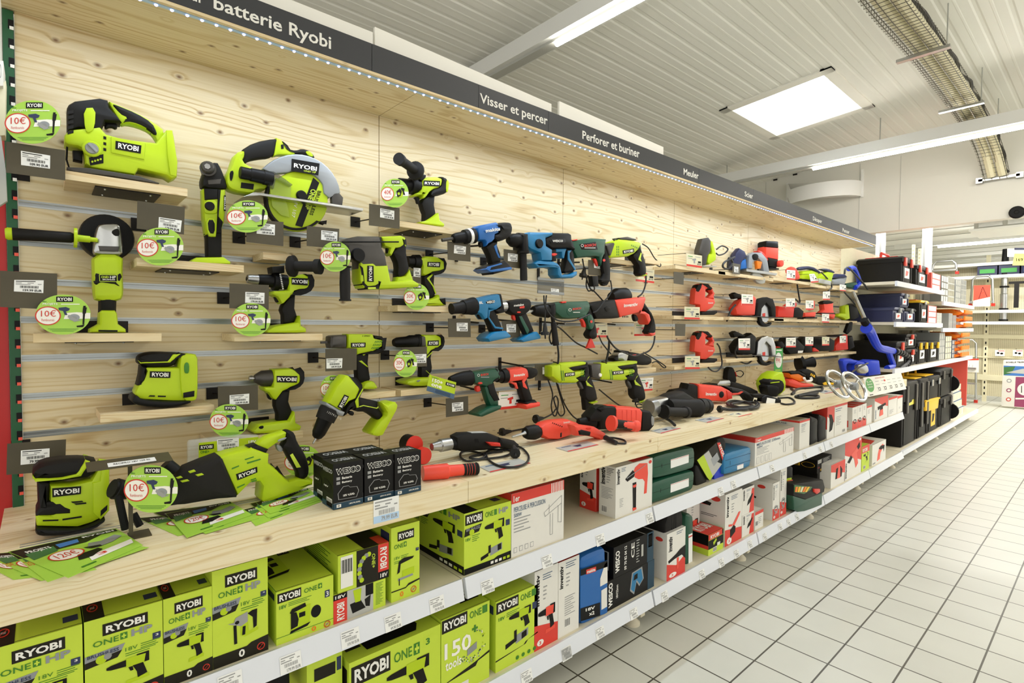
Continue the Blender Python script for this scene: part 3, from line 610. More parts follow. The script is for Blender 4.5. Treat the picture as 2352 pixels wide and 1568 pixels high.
# circular saw
t = T('circular_saw', 'lime circular saw with a broad grey guard, top row on the left', 'circular saw', p3(A2, 1110, 960, -.07))
f = Fr(A2, y=-.13, anc=(1110, 690))
arc = lambda cx, cy, r, a0, a1, n=14: [(cx+r*math.cos(math.radians(a0+(a1-a0)*i/n)), cy-r*math.sin(math.radians(a0+(a1-a0)*i/n))) for i in range(n+1)]
P_(t, 'blade_guard', f, arc(1100, 692, 406, 8, 138)+[(870, 470)]+arc(1120, 692, 255, 112, 30)+[(1350, 640), (1400, 685)], .03, 'silver', 0, .006)
P_(t, 'cover_disc', f, arc(1122, 710, 272, 0, 345, 34), .02, 'lime', -.006, .004)
P_(t, 'lower_guard', f, arc(1112, 690, 284, 152, 312, 22)+[(1372, 890), (1368, 915)]+arc(1112, 690, 262, 312, 152, 22), .026, 'rubber', -.002, .002)
M().prism(f, PT('850,480 965,520 1050,575 1040,690 1000,690 1040,860 960,840 880,760 860,620'), .003, 'limeclear', .004, 0).obj('dust_window', t)
M().prism(f, PT('735,450 880,455 985,525 1050,575 1030,590 900,520 880,610 860,600'), .03, 'smoke', .02, .003).obj('clear_nozzle', t)
M().lathe(f, (582, 462), (872, 520), [(0, 52), (.02, 58), (.3, 56), (.32, 62), (.7, 66), (.72, 72), (1, 66)], 'black', .012).obj('dust_port', t)
G(t, f, [('motor_housing', 'lime', .06, -.008, .01, 1, '482,470 525,400 545,330 572,265 640,245 650,290 625,345 715,400 790,440 860,480 860,600 755,600 720,642 540,612 480,560'),
 ('handle_grip', 'dark', .036, -.016, .011, 1, '612,245 740,165 935,128 968,150 935,275 880,308 780,315 690,335 662,362 628,345'), ('front_housing', 'lime', .034, -.014, .006, 0, '935,128 978,140 1035,232 1112,262 1100,288 960,285 915,295'),
 ('front_handle', 'dark', .03, -.012, .008, 1, '972,140 1052,232 1112,246 1172,226 1245,250 1285,300 1276,332 1190,292 1055,270 1025,230'), ('front_inset', 'lime', .004, -.009, .001, 1, '1190,255 1240,258 1270,310 1215,295'),
 ('trigger_lock', 'black', .004, -.012, .001, 0, '975,195 1000,190 1000,230 978,235'), ('air_slot', 'black', .003, -.006, .001, 1, '505,440 545,430 528,525 508,522'), ('spec_plate', 'black', .002, -.006, 0, 0, '610,540 725,555 718,605 605,590'),
 ('base_plate', 'steel', .11, .03, .002, 0, '595,690 690,648 760,655 1250,727 1670,790 1665,815 1250,752 750,678'), ('tilt_bracket', 'gun', .02, .0, .003, 0, '1420,680 1440,640 1490,640 1525,680 1515,765 1425,750')])
m = M(); m.prism(f, PT('1258,498 1312,545 1158,945 1096,928'), .0012, 'black', -.0045, 0)
m.text(f, [(1285, 610), (1215, 790), (1180, 775), (1235, 600)], 'ONE+HP', 'limecard', .02, -.0035); m.text(f, [(1332, 622), (1252, 842), (1222, 832), (1298, 615)], 'BRUSHLESS', 'black', .02, -.0045); m.text(f, [(1125, 700), (1090, 860), (1060, 850), (1095, 695)], '18V 107', 'pale', .0, -.0045)
m.obj('cover_print', t, 0)
A = f.P(1150, 662, -.008); M().turn(A, A+f.n*.012, [(0, .0165), (.6, .0165), (1, .013)], 'black').obj('blade_hub', t)
q = [(1058, 332), (1308, 375), (1296, 482), (1054, 442)]; logo(t, f, q, 'RYOBI', d=.002, pad=(.08, .32)); M().text(f, [(1165, 432), (1275, 448), (1273, 466), (1163, 448)], 'ONE+ HP', 'limecard', .02, .003).obj('model_print', t)
M().box((.555, -.11, 1.499), (.64, -.003, 1.52), 'plank').obj('support_block', t, 0)
# hammer drill with raised side handle
board(B1, (700, 712), (1272, 790), 'small pine board under the lime drill with the raised handle')
t = T('hammer_drill', 'lime hammer drill with its side handle raised, on the highest board of the second bay', 'drill', p3(B1, 1000, 755, -.08))
f = Fr(B1, y=-.105, anc=(1000, 400))
G(t, f, [('motor_body', 'lime', .06, 0, .01, 1, '922,340 958,304 1095,304 1118,330 1102,400 1012,425 962,498 930,502 935,460 880,482 868,455 918,440'), ('rear_cover', 'dark', .062, .001, .012, 1, '1068,304 1140,300 1174,345 1178,420 1150,458 1080,470 1045,482 1005,485 1015,420 1100,400 1112,335'),
 ('grip', 'dark', .04, -.01, .011, 0, '1000,478 1062,472 1056,560 1070,640 1045,690 965,712 966,640 950,600 935,545 950,505'), ('battery_foot', 'lime', .08, .01, .008, 0, '1003,685 1066,638 1080,708 1120,742 1116,766 905,738 890,724 962,710'),
 ('trigger', 'black', .016, -.02, .004, 1, '878,482 930,480 926,548 905,542 898,505'), ('rear_rib', 'lime', .004, .002, .001, 1, '1145,330 1172,345 1160,450 1140,440')])
M().lathe(f, (930, 385), (735, 352), [(0, 62), (.18, 64), (.2, 72), (.42, 70), (.44, 52), (.95, 46), (1, 34)], 'black', -.03).obj('chuck', t)
M().turn(p3(B1, 890, 268, -.11), p3(B1, 706, 138, -.2), [(0, .017), (.12, .017), (.13, .033), (.2, .033), (.24, .016), (.85, .0165), (.88, .02), (1, .021)], 'rubber').obj('side_handle', t)
P_(t, 'clamp', f, PT('905,270 965,285 960,310 925,345 900,330'), .05, 'black', 0, .006)
logo(t, f, [(938, 338), (1088, 345), (1084, 395), (934, 388)], 'RYOBI', d=.001, pad=(.06, .25))
# angle grinder
board(A3, (313, 604), (1530, 598), 'small pine board on the slot wall under the angle grinder')
t = T('angle_grinder', 'lime angle grinder standing on its foot with a black guard and side handle', 'angle grinder', p3(A3, 1020, 598, -.08))
f = Fr(A1, y=-.11, anc=(780, 1250))
A = p3(A1, 775, 1235, -.07); M().turn(A, A+V((0, .04, 0)), [(0, .057), (.2, .06), (1, .06)], 'black', 36).obj('disc_guard', t)
G(t, f, [('gear_head', 'steel', .06, .005, .012, 1, '665,1330 690,1175 720,1138 840,1135 872,1165 892,1345 860,1370 690,1365'), ('motor_body', 'lime', .066, .004, .014, 1, '664,1350 890,1355 885,1495 895,1640 870,1700 690,1700 672,1640 668,1500'),
 ('head_cap', 'dark', .01, .007, .004, 1, '792,1200 835,1172 860,1185 862,1230 825,1236'), ('vent_plate', 'gun', .01, .007, .003, 0, '705,1300 860,1305 852,1345 715,1340')])
g = Fr(A3, y=-.11, anc=(1020, 300))
G(t, g, [('waist', 'dark', .06, .005, .012, 1, '890,60 905,15 1140,15 1165,70 1135,145 1140,160 910,150 885,120'), ('grip', 'dark', .05, 0, .014, 0, '905,130 1138,135 1112,220 1105,400 938,400 940,290 930,200'), ('battery_foot', 'lime', .075, .01, .008, 0, '940,400 962,382 1085,382 1108,410 1118,510 1190,560 1192,592 845,592 848,560 935,512'),
 ('foot_slot', 'black', .003, .012, .001, 0, '930,566 1110,568 1110,586 930,584')])
m = M(); m.prism(g, PT('940,50 960,42 1090,44 1108,52 1106,110 945,105'), .001, 'black', .009, 0); q = Fq(g, (955, 58), (1095, 60), (1092, 102), (955, 100)); m.rtext(q, 0, .5, .55, 1, 'ONE+', 'limecard', .03, .011); m.rtext(q, .6, .5, 1, 1, 'HP', 'white', .03, .011); m.rtext(q, .1, .05, .95, .38, 'BRUSHLESS', 'white', .02, .011)
for a, b in (((938, 46), (1108, 50)), ((1108, 50), (1108, 112)), ((1108, 112), (942, 108)), ((942, 108), (938, 46))): m.tube([g.P(*a, .0095), g.P(*b, .0095)], .0009, 'limecard', 4, 0)
m.obj('brand_plate', t, 0)
m = M().lathe(f, (700, 1262), (530, 1245), [(0, 20), (.3, 22), (.32, 30), (.85, 32), (.86, 90), (1, 90)], 'lime', .01); m.lathe(f, (530, 1245), (90, 1218), [(0, 42), (.05, 52), (.95, 58), (1, 58)], 'dark', .01); m.lathe(f, (90, 1218), (38, 1215), [(0, 60), (.6, 62), (1, 50)], 'lime', .01); m.obj('side_handle', t)
# palm sander on the low board
board(A3, (950, 1372), (2030, 1275), 'small pine board on the slot wall under the upper palm sander')
def sander(t, f, s, rows): G(t, f, rows)
t = T('palm_sander', 'lime palm sander on the low wall board', 'sander', p3(A3, 1500, 1290, -.09))
f = Fr(A3, y=-.135, anc=(1550, 1050))
G(t, f, [('body', 'lime', .075, 0, .01, 0, '1375,925 1690,920 1700,800 1860,800 1880,840 1872,1190 1850,1240 1740,1245 1640,1245 1300,1228 1280,1160 1310,1095 1360,1040 1395,960'), ('front_grip', 'dark', .07, -.002, .012, 0, '1340,905 1400,920 1390,1060 1350,1100 1305,1098 1330,1000'),
 ('palm_cap', 'dark', .074, .002, .016, 1, '1308,855 1318,820 1370,790 1480,776 1720,785 1790,800 1700,830 1660,920 1420,925 1345,905 1310,885'), ('cap_trim', 'lime', .076, .003, .003, 0, '1310,855 1330,872 1585,862 1640,800 1718,790 1680,820 1610,878 1330,885'),
 ('sanding_pad', 'black', .1, .012, .006, 1, '1245,1255 1255,1205 1290,1178 1340,1225 1640,1245 1805,1232 1800,1258 1680,1290 1560,1300 1330,1285'), ('battery_mount', 'lime', .08, .006, .006, 1, '1700,830 1740,798 1840,792 1875,840 1872,1200 1845,1240 1735,1240 1705,1100'),
 ('latch_window', 'promodark', .003, .009, .001, 1, '1740,890 1765,868 1788,890 1785,970 1762,980 1740,965'), ('foot_slot', 'black', .003, .009, .001, 0, '1732,1160 1838,1140 1835,1195 1732,1208'),
 ('vent', 'black', .003, .002, .001, 0, '1420,1185 1468,1187 1466,1200 1405,1198'), ('vent', 'black', .003, .002, .001, 0, '1495,1188 1572,1190 1570,1203 1497,1202')])
logo(t, f, [(1420, 958), (1616, 962), (1612, 1022), (1418, 1018)], 'RYOBI', d=.002)
t = T('palm_sander', 'lime palm sander with a black front on the counter', 'sander', p3(A4, 600, 1085, -.25))
f = Fr(A4, y=-.315, anc=(600, 780))
G(t, f, [('body', 'lime', .09, 0, .012, 0, '440,640 640,640 820,600 910,460 985,470 985,870 950,930 830,990 700,1030 330,1025 318,930 330,900 440,900'), ('front_grip', 'dark', .088, .002, .014, 0, '330,600 450,620 445,780 570,770 655,850 655,912 320,928 318,900 340,850'),
 ('palm_cap', 'dark', .092, .003, .02, 1, '288,560 292,520 370,455 560,425 760,420 900,448 840,580 640,605 440,630 330,610 295,590'), ('cap_trim', 'lime', .094, .005, .004, 0, '292,555 330,590 560,570 685,540 770,425 812,436 730,560 560,592 330,592 295,585'),
 ('sanding_pad', 'black', .12, .018, .008, 1, '318,1055 318,1012 350,1020 700,1030 830,985 945,930 935,965 850,1020 640,1075 400,1088 340,1080'), ('battery_mount', 'lime', .085, .004, .006, 0, '830,620 900,600 910,460 985,472 985,872 905,955 835,890'),
 ('skirt_slot', 'black', .003, .002, 0, 0, '385,955 525,950 525,962 385,966'), ('skirt_slot', 'black', .003, .002, 0, 0, '562,945 735,918 735,932 562,958'), ('vent', 'black', .003, .002, 0, 0, '640,790 740,782 750,792 655,802'), ('vent', 'black', .003, .002, 0, 0, '665,806 775,796 778,808 685,818'), ('foot_slot', 'black', .003, .006, 0, 0, '905,868 965,815 962,860 905,915')])
logo(t, f, [(470, 670), (730, 650), (728, 720), (472, 750)], 'RYOBI', d=.002, pad=(.06, .2))
# drill with sideways handle
board(A5, (347, 812), (1140, 808), 'small pine board under the lime drill with the sideways black handle')
t = T('hammer_drill', 'lime hammer drill with its black side handle turned right, near its 179 euro plate', 'drill', p3(A5, 830, 800, -.08))
f = Fr(A5, y=-.12, anc=(850, 500))
G(t, f, [('motor_body', 'lime', .06, 0, .01, 0, '845,300 900,290 970,270 1040,290 1048,380 1020,415 930,440 850,480 800,530 780,540 740,480 695,455 700,425 840,415'), ('rear_cover', 'dark', .064, .0, .014, 1, '970,265 1030,272 1060,330 1050,400 1010,440 920,445 850,490 845,440 960,420 1025,385 1030,310'),
 ('grip', 'dark', .042, -.01, .012, 0, '800,540 850,480 915,445 908,580 928,640 905,705 800,722 798,640 780,595 790,560'), ('battery_foot', 'lime', .09, .012, .008, 0, '800,722 905,705 930,645 940,735 985,760 985,795 900,802 640,800 625,785 700,740'),
 ('trigger', 'black', .018, -.02, .004, 1, '725,465 785,458 782,510 752,530 735,500'), ('clip', 'dark', .05, .0, .004, 0, '682,205 800,195 800,260 690,262')])
M().lathe(f, (845, 340), (482, 308), [(0, 72), (.2, 76), (.22, 90), (.35, 92), (.37, 66), (.5, 60), (.72, 52), (.74, 48)], 'black', -.03).obj('gearbox', t)
m = M().lathe(f, (590, 318), (482, 308), [(0, 52), (.4, 50), (.95, 42), (1, 30)], 'chrome', -.03); m.lathe(f, (484, 308), (478, 307), [(0, 22), (1, 16)], 'black', -.03); m.obj('chuck', t)
m = M()
for k in range(9): m.prism(f, [(748+3*k, 270+16*k), (762+3*k, 272+16*k), (760+3*k, 280+16*k), (746+3*k, 278+16*k)], .0008, 'white', .006, 0)
m.obj('torque_marks', t, 0)
M().turn(p3(A5, 850, 200, -.14), p3(A5, 1125, 205, -.21), [(0, .032), (.12, .034), (.18, .016), (.8, .0165), (.82, .023), (1, .024)], 'rubber').obj('side_handle', t)
logo(t, f, [(860, 305), (1010, 310), (1006, 375), (862, 365)], 'RYOBI', d=.0015, pad=(.04, .25))
# impact wrench
B_ = board(B6, (330, 1092), (985, 1018), 'small pine board behind the tilted drill, under the impact wrench')
t = T('impact_wrench', 'lime impact wrench with a long grey nose and striped side vents', 'impact wrench', p3(B6, 680, 1010, -.08))
f = Fr(B6, y=-.115, anc=(620, 600))
G(t, f, [('motor_body', 'lime', .06, 0, .008, 0, '420,350 720,350 735,400 835,420 830,500 720,560 555,590 530,600 520,530 420,520'), ('rear_cover', 'dark', .064, .0, .012, 0, '735,365 840,378 866,410 858,560 800,590 690,595 590,600 560,600 600,560 725,550 828,505 838,430 740,420'),
 ('grip', 'dark', .042, -.008, .012, 0, '525,600 600,560 690,590 680,700 705,890 690,920 590,945 545,890 535,760'), ('grip_trim', 'lime', .004, -.006, .001, 0, '600,600 625,575 715,566 712,578 640,590 615,610'), ('grip_trim', 'lime', .004, -.006, .001, 0, '555,675 590,668 665,740 660,750'), ('battery_foot', 'lime', .085, .012, .01, 1, '610,925 700,905 745,950 762,1010 590,1015 585,980'),
 ('nose_cover', 'gun', .056, -.002, .016, 0, '210,380 240,368 420,358 420,520 215,522 205,480')])
M().lathe(f, (205, 450), (130, 455), [(0, 22), (.2, 14), (.21, 20), (1, 20)], 'gun', -.03, 4).obj('square_drive', t)
m = M()
for r in range(3):
    for k in range(5): x = 735-20*r+19*k; yy = 430+38*r; m.prism(f, [(x+12, yy), (x+20, yy), (x+4, yy+24), (x-4, yy+24)], .002, 'promodark', .0012, 0)
m.obj('vent', t, 0)
logo(t, f, [(448, 455), (625, 452), (622, 508), (450, 512)], 'RYOBI', d=.0015); M().text(f, [(585, 365), (680, 363), (680, 380), (585, 383)], '3 SPEED', 'dark', .01, .001).obj('speed_print', t)
# impact driver
board(A6, (535, 638), (1355, 548), 'small pine board above the lime recip saw, under the impact driver')
t = T('impact_driver', 'short lime impact driver with a bare hex nose', 'impact driver', p3(A6, 1100, 560, -.08))
f = Fr(A6, y=-.125, anc=(1130, 300))
G(t, f, [('motor_body', 'lime', .06, 0, .009, 0, '1100,-5 1250,-15 1340,10 1345,110 1290,150 1180,190 1120,270 1085,255 1050,205 1010,185 1005,155 1090,150'), ('rear_cover', 'dark', .064, 0, .013, 1, '1250,-12 1350,0 1370,60 1355,140 1270,180 1200,195 1190,170 1300,130 1335,90 1330,10'),
 ('grip', 'dark', .042, -.01, .012, 0, '1115,270 1190,180 1258,175 1245,290 1275,370 1250,462 1140,462 1140,400 1115,330'), ('battery_foot', 'lime', .09, .012, .009, 0, '900,545 950,490 1140,465 1225,455 1275,370 1285,470 1335,500 1320,545 1100,565 915,568'),
 ('trigger', 'black', .018, -.02, .004, 1, '1055,205 1090,205 1100,280 1070,268 1058,240'), ('level_window', 'black', .003, .014, .001, 1, '948,500 990,490 988,520 950,522')])
m = M().lathe(f, (1095, 75), (945, 82), [(0, 78), (.6, 74), (.85, 52), (1, 36)], 'gun', -.03); m.obj('nose', t)
M().lathe(f, (945, 80), (895, 82), [(0, 16), (.3, 16), (.31, 28), (.8, 28), (1, 22)], 'chrome', -.03, 12).obj('hex_chuck', t)
logo(t, f, [(1118, 50), (1305, 52), (1300, 112), (1120, 108)], 'RYOBI', d=.0015, pad=(.04, .22))
# drill lying tilted, nose down
t = T('hammer_drill', 'lime hammer drill tilted nose down above the black battery boxes', 'drill', p3(B6, 250, 1400, -.22))
f = Fr(B6, y=-.25, anc=(450, 1200))
G(t, f, [('motor_body', 'lime', .065, 0, .011, 0, '385,850 420,848 520,900 585,990 560,1040 520,1130 440,1160 400,1210 330,1270 180,1185 280,980'), ('rear_cover', 'dark', .066, 0, .012, 1, '420,850 500,880 590,980 600,1030 555,1110 545,1180 500,1150 520,1090 560,1000 500,920'),
 ('lower_housing', 'dark', .05, -.005, .01, 0, '440,1190 500,1140 560,1100 560,1230 500,1260 440,1270 420,1320 370,1345 395,1280'), ('grip', 'dark', .044, -.008, .012, 0, '545,1110 600,1120 800,1165 800,1235 850,1300 860,1330 830,1400 790,1385 700,1320 640,1290 560,1290 510,1270'), ('grip_trim', 'limecard', .003, -.0055, .001, 0, '560,1220 610,1205 770,1238 790,1220 795,1232 775,1250 610,1216 565,1232'),
 ('battery_foot', 'lime', .085, .012, .008, 0, '800,1165 880,1200 920,1175 975,1165 1000,1200 985,1260 820,1560 760,1575 700,1560 690,1535 790,1390 860,1330 870,1290'), ('trigger', 'black', .018, -.018, .004, 1, '440,1295 500,1280 530,1310 500,1350'), ('lime_trim', 'lime', .004, .001, .001, 0, '500,1160 590,1000 600,1010 540,1120 545,1230 520,1235'),
 ('collar_plate', 'silver', .06, -.002, .008, 0, '160,1170 340,1265 390,1290 365,1340 310,1335 150,1205')])
m = M().lathe(f, (250, 1260), (185, 1400), [(0, 125), (.25, 128), (1, 118)], 'rubber', -.032); m.obj('torque_collar', t)
M().lathe(f, (190, 1390), (80, 1625), [(0, 105), (.05, 98), (.7, 84), (.92, 60), (1, 30)], 'black', -.032).obj('chuck', t)
M().lathe(f, (80, 1620), (40, 1690), [(0, 16), (.9, 13), (1, 4)], 'chrome', -.032, 8).obj('drill_bit', t)
m = M(); m.text(f, [(165, 1270), (330, 1355), (322, 1378), (155, 1292)], '1 3 5 7 9 11 13 15', 'white', .0, .0045); m.obj('torque_marks', t, 0)
logo(t, f, [(285, 1225), (370, 1075), (425, 1098), (345, 1255)], 'RYOBI', d=.0015)
# drill on the lowest right board
board(B6, (1050, 1030), (1757, 962), 'small pine board right of the impact wrench, under the long nosed drill')
t = T('drill', 'compact lime drill with a black nose above the hanging 150+ card', 'drill', p3(B6, 1230, 970, -.08))
f = Fr(B6, y=-.12, anc=(1380, 500))
G(t, f, [('motor_body', 'lime', .056, 0, .01, 0, '1320,360 1480,358 1540,380 1545,480 1500,520 1420,550 1380,600 1350,570 1355,510'), ('rear_cover', 'dark', .06, 0, .013, 1, '1480,358 1560,362 1588,420 1580,490 1530,545 1440,560 1420,545 1510,510 1545,460 1535,385'),
 ('grip', 'dark', .04, -.01, .012, 0, '1365,600 1420,552 1450,550 1440,640 1455,750 1450,800 1400,880 1312,870 1315,740 1360,740'), ('grip_trim', 'lime', .003, -.007, .001, 0, '1365,630 1440,560 1442,572 1378,640'), ('battery_foot', 'lime', .09, .012, .01, 1, '1085,930 1180,890 1330,870 1440,870 1450,960 1330,975 1160,975'), ('level_window', 'grey', .003, .014, .001, 1, '1215,905 1265,893 1255,915 1225,925')])
M().lathe(f, (1350, 435), (1010, 455), [(0, 66), (.08, 76), (.2, 76), (.22, 68), (.45, 70), (.55, 58), (.9, 52), (1, 36)], 'black', -.03).obj('chuck', t)
P_(t, 'gear_ring', f, PT('1300,375 1355,372 1362,498 1305,500'), .05, 'gun', .0, .008)
logo(t, f, [(1372, 430), (1505, 425), (1502, 488), (1368, 492)], 'RYOBI', d=.0015)
# middle drill
board(B1, (697, 1500), (1247, 1498), 'small pine board under the lime drill behind the rotary hammer')
t = T('drill', 'compact lime drill partly hidden behind the rotary hammer', 'drill', p3(B1, 1030, 1495, -.07))
f = Fr(B1, y=-.1, anc=(1000, 1200))
G(t, f, [('motor_body', 'lime', .056, 0, .01, 0, '915,1055 970,1035 1060,1040 1130,1070 1135,1160 1090,1175 1010,1195 960,1215 930,1200 935,1130'), ('rear_cover', 'dark', .058, 0, .013, 1, '1055,1045 1140,1055 1165,1100 1150,1180 1100,1205 990,1200 1010,1190 1110,1165 1128,1090'),
 ('grip', 'dark', .04, -.01, .012, 0, '955,1215 1060,1190 1055,1290 1068,1385 1050,1420 985,1435 990,1340 960,1290'), ('grip_trim', 'lime', .003, -.007, .001, 0, '975,1240 1030,1195 1042,1200 1000,1248 1040,1310 1066,1380 1055,1385 1030,1315'), ('battery_foot', 'lime', .08, .012, .01, 1, '985,1435 1052,1418 1068,1385 1080,1450 1125,1480 1120,1498 880,1500 900,1470'), ('clip', 'black', .02, .012, .004, 0, '1075,1435 1125,1425 1130,1490 1105,1495')])
M().lathe(f, (930, 1085), (820, 1080), [(0, 60), (.5, 56), (.52, 46), (1, 44)], 'black', -.03).obj('chuck', t)
logo(t, f, [(972, 1090), (1090, 1092), (1086, 1140), (970, 1135)], 'RYOBI', d=.0015)
# rotary hammer
t = T('rotary_hammer', 'large lime and grey rotary hammer hanging with a black handle below', 'rotary hammer', p3(B1, 600, 1340, -.25))
f = Fr(B1, y=-.22, anc=(550, 1080))
G(t, f, [('gear_housing', 'gun', .07, 0, .012, 0, '190,905 240,870 340,850 540,852 560,960 590,1010 610,1130 540,1140 350,1150 345,1080 265,1060 215,1000 200,930'), ('motor_body', 'lime', .072, .001, .01, 0, '350,1090 480,1085 500,1120 610,1118 640,1270 750,1265 840,1250 895,1290 895,1320 720,1335 500,1342 380,1330 350,1260'),
 ('motor_cover', 'dark', .074, .002, .01, 0, '352,1120 385,1140 410,1295 500,1310 510,1250 560,1270 500,1335 410,1345 365,1300'), ('rear_handle', 'lime', .045, -.012, .008, 0, '560,852 750,843 790,860 800,950 700,960 660,1030 640,1010 650,960 600,940'),
 ('handle_grip', 'dark', .046, -.012, .012, 1, '735,848 790,850 812,900 800,980 815,1080 835,1160 770,1230 715,1225 720,1110 690,1040 665,1000 740,930'), ('handle_foot', 'lime', .046, -.012, .008, 0, '830,1155 860,1250 895,1300 700,1290 720,1225 790,1215'), ('trigger', 'black', .018, -.026, .004, 1, '630,945 665,950 660,1020 640,1010'),
 ('bellows', 'black', .05, -.01, .006, 0, '500,860 565,855 570,960 520,965'), ('depth_rod', 'black', .008, .03, .002, 0, '150,908 670,908 670,920 150,922'), ('foot_stripes', 'limecard', .002, .004, 0, 0, '418,1325 490,1323 490,1340 420,1342')])
A = f.P(325, 1030, 0); M().turn(A, A+f.n*.014, [(0, .0225), (.6, .0225), (1, .02)], 'black').obj('mode_knob', t)
m = M().lathe(f, (210, 1130), (212, 1450), [(0, 60), (.02, 62), (.05, 44), (.5, 50), (.95, 46), (.96, 56), (1, 56)], 'rubber', .0); m.obj('side_handle', t)
P_(t, 'side_handle_clamp', f, PT('175,905 265,930 262,1080 170,1140'), .07, 'black', .002, .01)
logo(t, f, [(412, 1272), (414, 1125), (470, 1128), (472, 1275)], 'RYOBI', d=.0035, pad=(.06, .25))
# reciprocating saw lying on the counter
t = T('reciprocating_saw', 'lime reciprocating saw lying on the green flyers', 'reciprocating saw', p3(A6, 800, 1180, -.3))
f = Fr(A6, y=-.385, anc=(800, 950))
G(t, f, [('motor_body', 'lime', .075, 0, .012, 0, '610,790 700,755 880,715 900,700 1060,760 1055,840 1130,900 1215,985 1240,1000 1320,980 1435,1000 1452,985 1440,1030 1330,1095 1080,1185 1000,1190 985,1170 995,1050 970,1010 890,1020 770,1140'), ('front_boot', 'rubber', .085, .005, .016, 0, '225,1000 310,900 480,830 615,780 640,800 765,1120 760,1145 590,1165 300,1215 150,1225 190,1180 215,1100'),
 ('upper_handle', 'lime', .04, -.015, .009, 0, '960,690 1000,640 1060,605 1210,560 1230,570 1220,640 1140,670 1055,730'), ('handle_grip', 'dark', .044, -.013, .012, 1, '1212,562 1260,548 1310,580 1330,660 1400,760 1440,880 1435,960 1395,1000 1340,1000 1330,930 1260,820 1220,740 1185,700 1225,640'), ('grip_trim', 'limecard', .003, -.009, .001, 0, '1250,770 1275,755 1350,880 1310,885'),
 ('bellows', 'black', .05, -.01, .006, 0, '880,705 960,680 1060,720 1030,770'), ('trigger', 'grey', .018, -.025, .004, 1, '1140,680 1185,690 1210,720 1200,755 1160,745'), ('belly', 'dark', .05, -.01, .008, 0, '1060,850 1130,890 1220,980 1130,900 1090,930'),
 ('badge', 'silver', .003, .0, .001, 1, '1130,625 1210,600 1205,620 1130,648')])
for s in ('316,905 370,888 388,905 335,922', '380,935 440,920 460,935 405,950', '205,960 250,945 270,960 225,972', '245,990 310,975 330,990 265,1005'): P_(t, 'lime_inset', f, PT(s), .002, 'lime', .007, .0005)
m = M()
for s in ('830,800 910,775 915,783 835,808', '850,830 970,795 975,805 855,842', '715,880 780,855 780,865 715,892', '765,1050 830,1020 830,1030 765,1062', '885,985 930,968 935,975 890,992', '890,1000 940,985 940,992 895,1008'): m.prism(f, PT(s), .002, 'promodark', .0012, 0)
m.obj('vent', t, 0)
M().turn(p3(A4, 1150, 690, -.36), p3(A4, 1010, 670, -.37), [(0, .02), (.8, .023), (.85, .02), (1, .02)], 'dark').obj('blade_clamp', t)
m = M()
for a, b in (((1060, 720), (1130, 1040)), ((1200, 900), (1260, 1010))): m.tube([p3(A4, *a, -.38), p3(A4, *b, -.385)], .008, 'black', 6, 0)
m.obj('front_shoe', t, 0)
M().lathe(f, (150, 880), (230, 950), [(0, 60), (1, 65)], 'black', -.05).obj('boot_nose', t)
logo(t, f, [(752, 935), (942, 868), (945, 918), (765, 990)], 'RYOBI', d=.0015)
# ---------------------------------------------------------------- price plates and promotion discs of the near bays
A = lambda c, s: PT(s)
price(A1, PT('43,548 470,612 470,828 43,772'), PT('150,615 362,650 360,745 152,718'), '109.90 EUR', 'bronze price plate left of the lime jigsaw')
price(A1, PT('0,1478 412,1500 412,1760 0,1740'), PT('103,1545 315,1548 312,1640 100,1628'), '159.99 EUR', 'bronze price plate left of the angle grinder, cut by the photo edge')
price(A1, PT('990,975 1332,1022 1325,1218 985,1175'), PT('1145,1093 1310,1118 1300,1202 1140,1172'), '129.99 EUR', 'bronze price plate behind the disc right of the angle grinder')
price(A2, PT('655,875 985,900 983,1118 650,1080'), PT('745,905 908,925 905,1020 742,1005'), '189.99 EUR', 'bronze price plate behind the disc under the circular saw')
price(A2, PT('1195,935 1487,962 1480,1140 1195,1115'), PT('1325,975 1470,990 1468,1075 1322,1060'), '299.99 EUR', 'bronze price plate right under the circular saw guard')
price(A2, PT('1757,735 2030,775 2030,962 1755,930'), PT('1855,777 1982,800 1980,880 1853,858'), '239.99 EUR', 'bronze price plate left of the drill with the raised handle')
price(A5, PT('303,355 657,370 655,592 302,578'), PT('445,432 618,440 615,538 442,530'), '179.90 EUR', 'bronze price plate left of the drill with the sideways handle')
price(A4, PT('65,270 595,230 587,510 57,550'), PT('188,330 447,310 445,432 185,460'), '79.99 EUR', 'bronze price plate above the palm sander on the counter')
price(A6, PT('590,145 950,135 952,355 592,365'), PT('695,225 872,210 870,300 695,310'), '164.99 EUR', 'bronze price plate left of the impact driver')
price(B6, PT('145,530 520,522 518,780 145,798'), PT('155,645 348,640 342,758 155,765'), '149.99 EUR', 'bronze price plate under the nose of the impact wrench')
price(B6, PT('1055,510 1362,500 1362,738 1055,748'), PT('1190,595 1355,588 1352,695 1190,700'), '119.90 EUR', 'bronze price plate behind the disc at the compact drill with the long nose')
price(B1, PT('1157,900 1368,915 1370,1088 1160,1070'), PT('1220,935 1328,950 1322,1022 1215,1010'), '139.00 EUR', 'bronze price plate under the highest blue drill of the second bay')
price(B1, PT('842,1142 915,1148 912,1285 842,1278'), PT('845,1145 908,1150 905,1232 842,1225'), '99.99 EUR', 'narrow bronze price plate left of the drill behind the rotary hammer', y=-.1)
price(B2, PT('868,558 1170,590 1160,865 865,832'), PT('932,622 1085,640 1080,760 930,745'), '199.00 EUR', 'bronze price plate between the two highest blue machines')
price(B3, PT('42,375 280,375 283,572 48,572'), PT('133,420 250,420 250,510 133,508'), '89.99 EUR', 'bronze price plate under the blue drill of the middle row')
price(B3, PT('610,400 805,398 808,575 640,578'), PT('660,435 762,432 760,520 662,520'), '79.99 EUR', 'bronze price plate behind the small black and green drill')
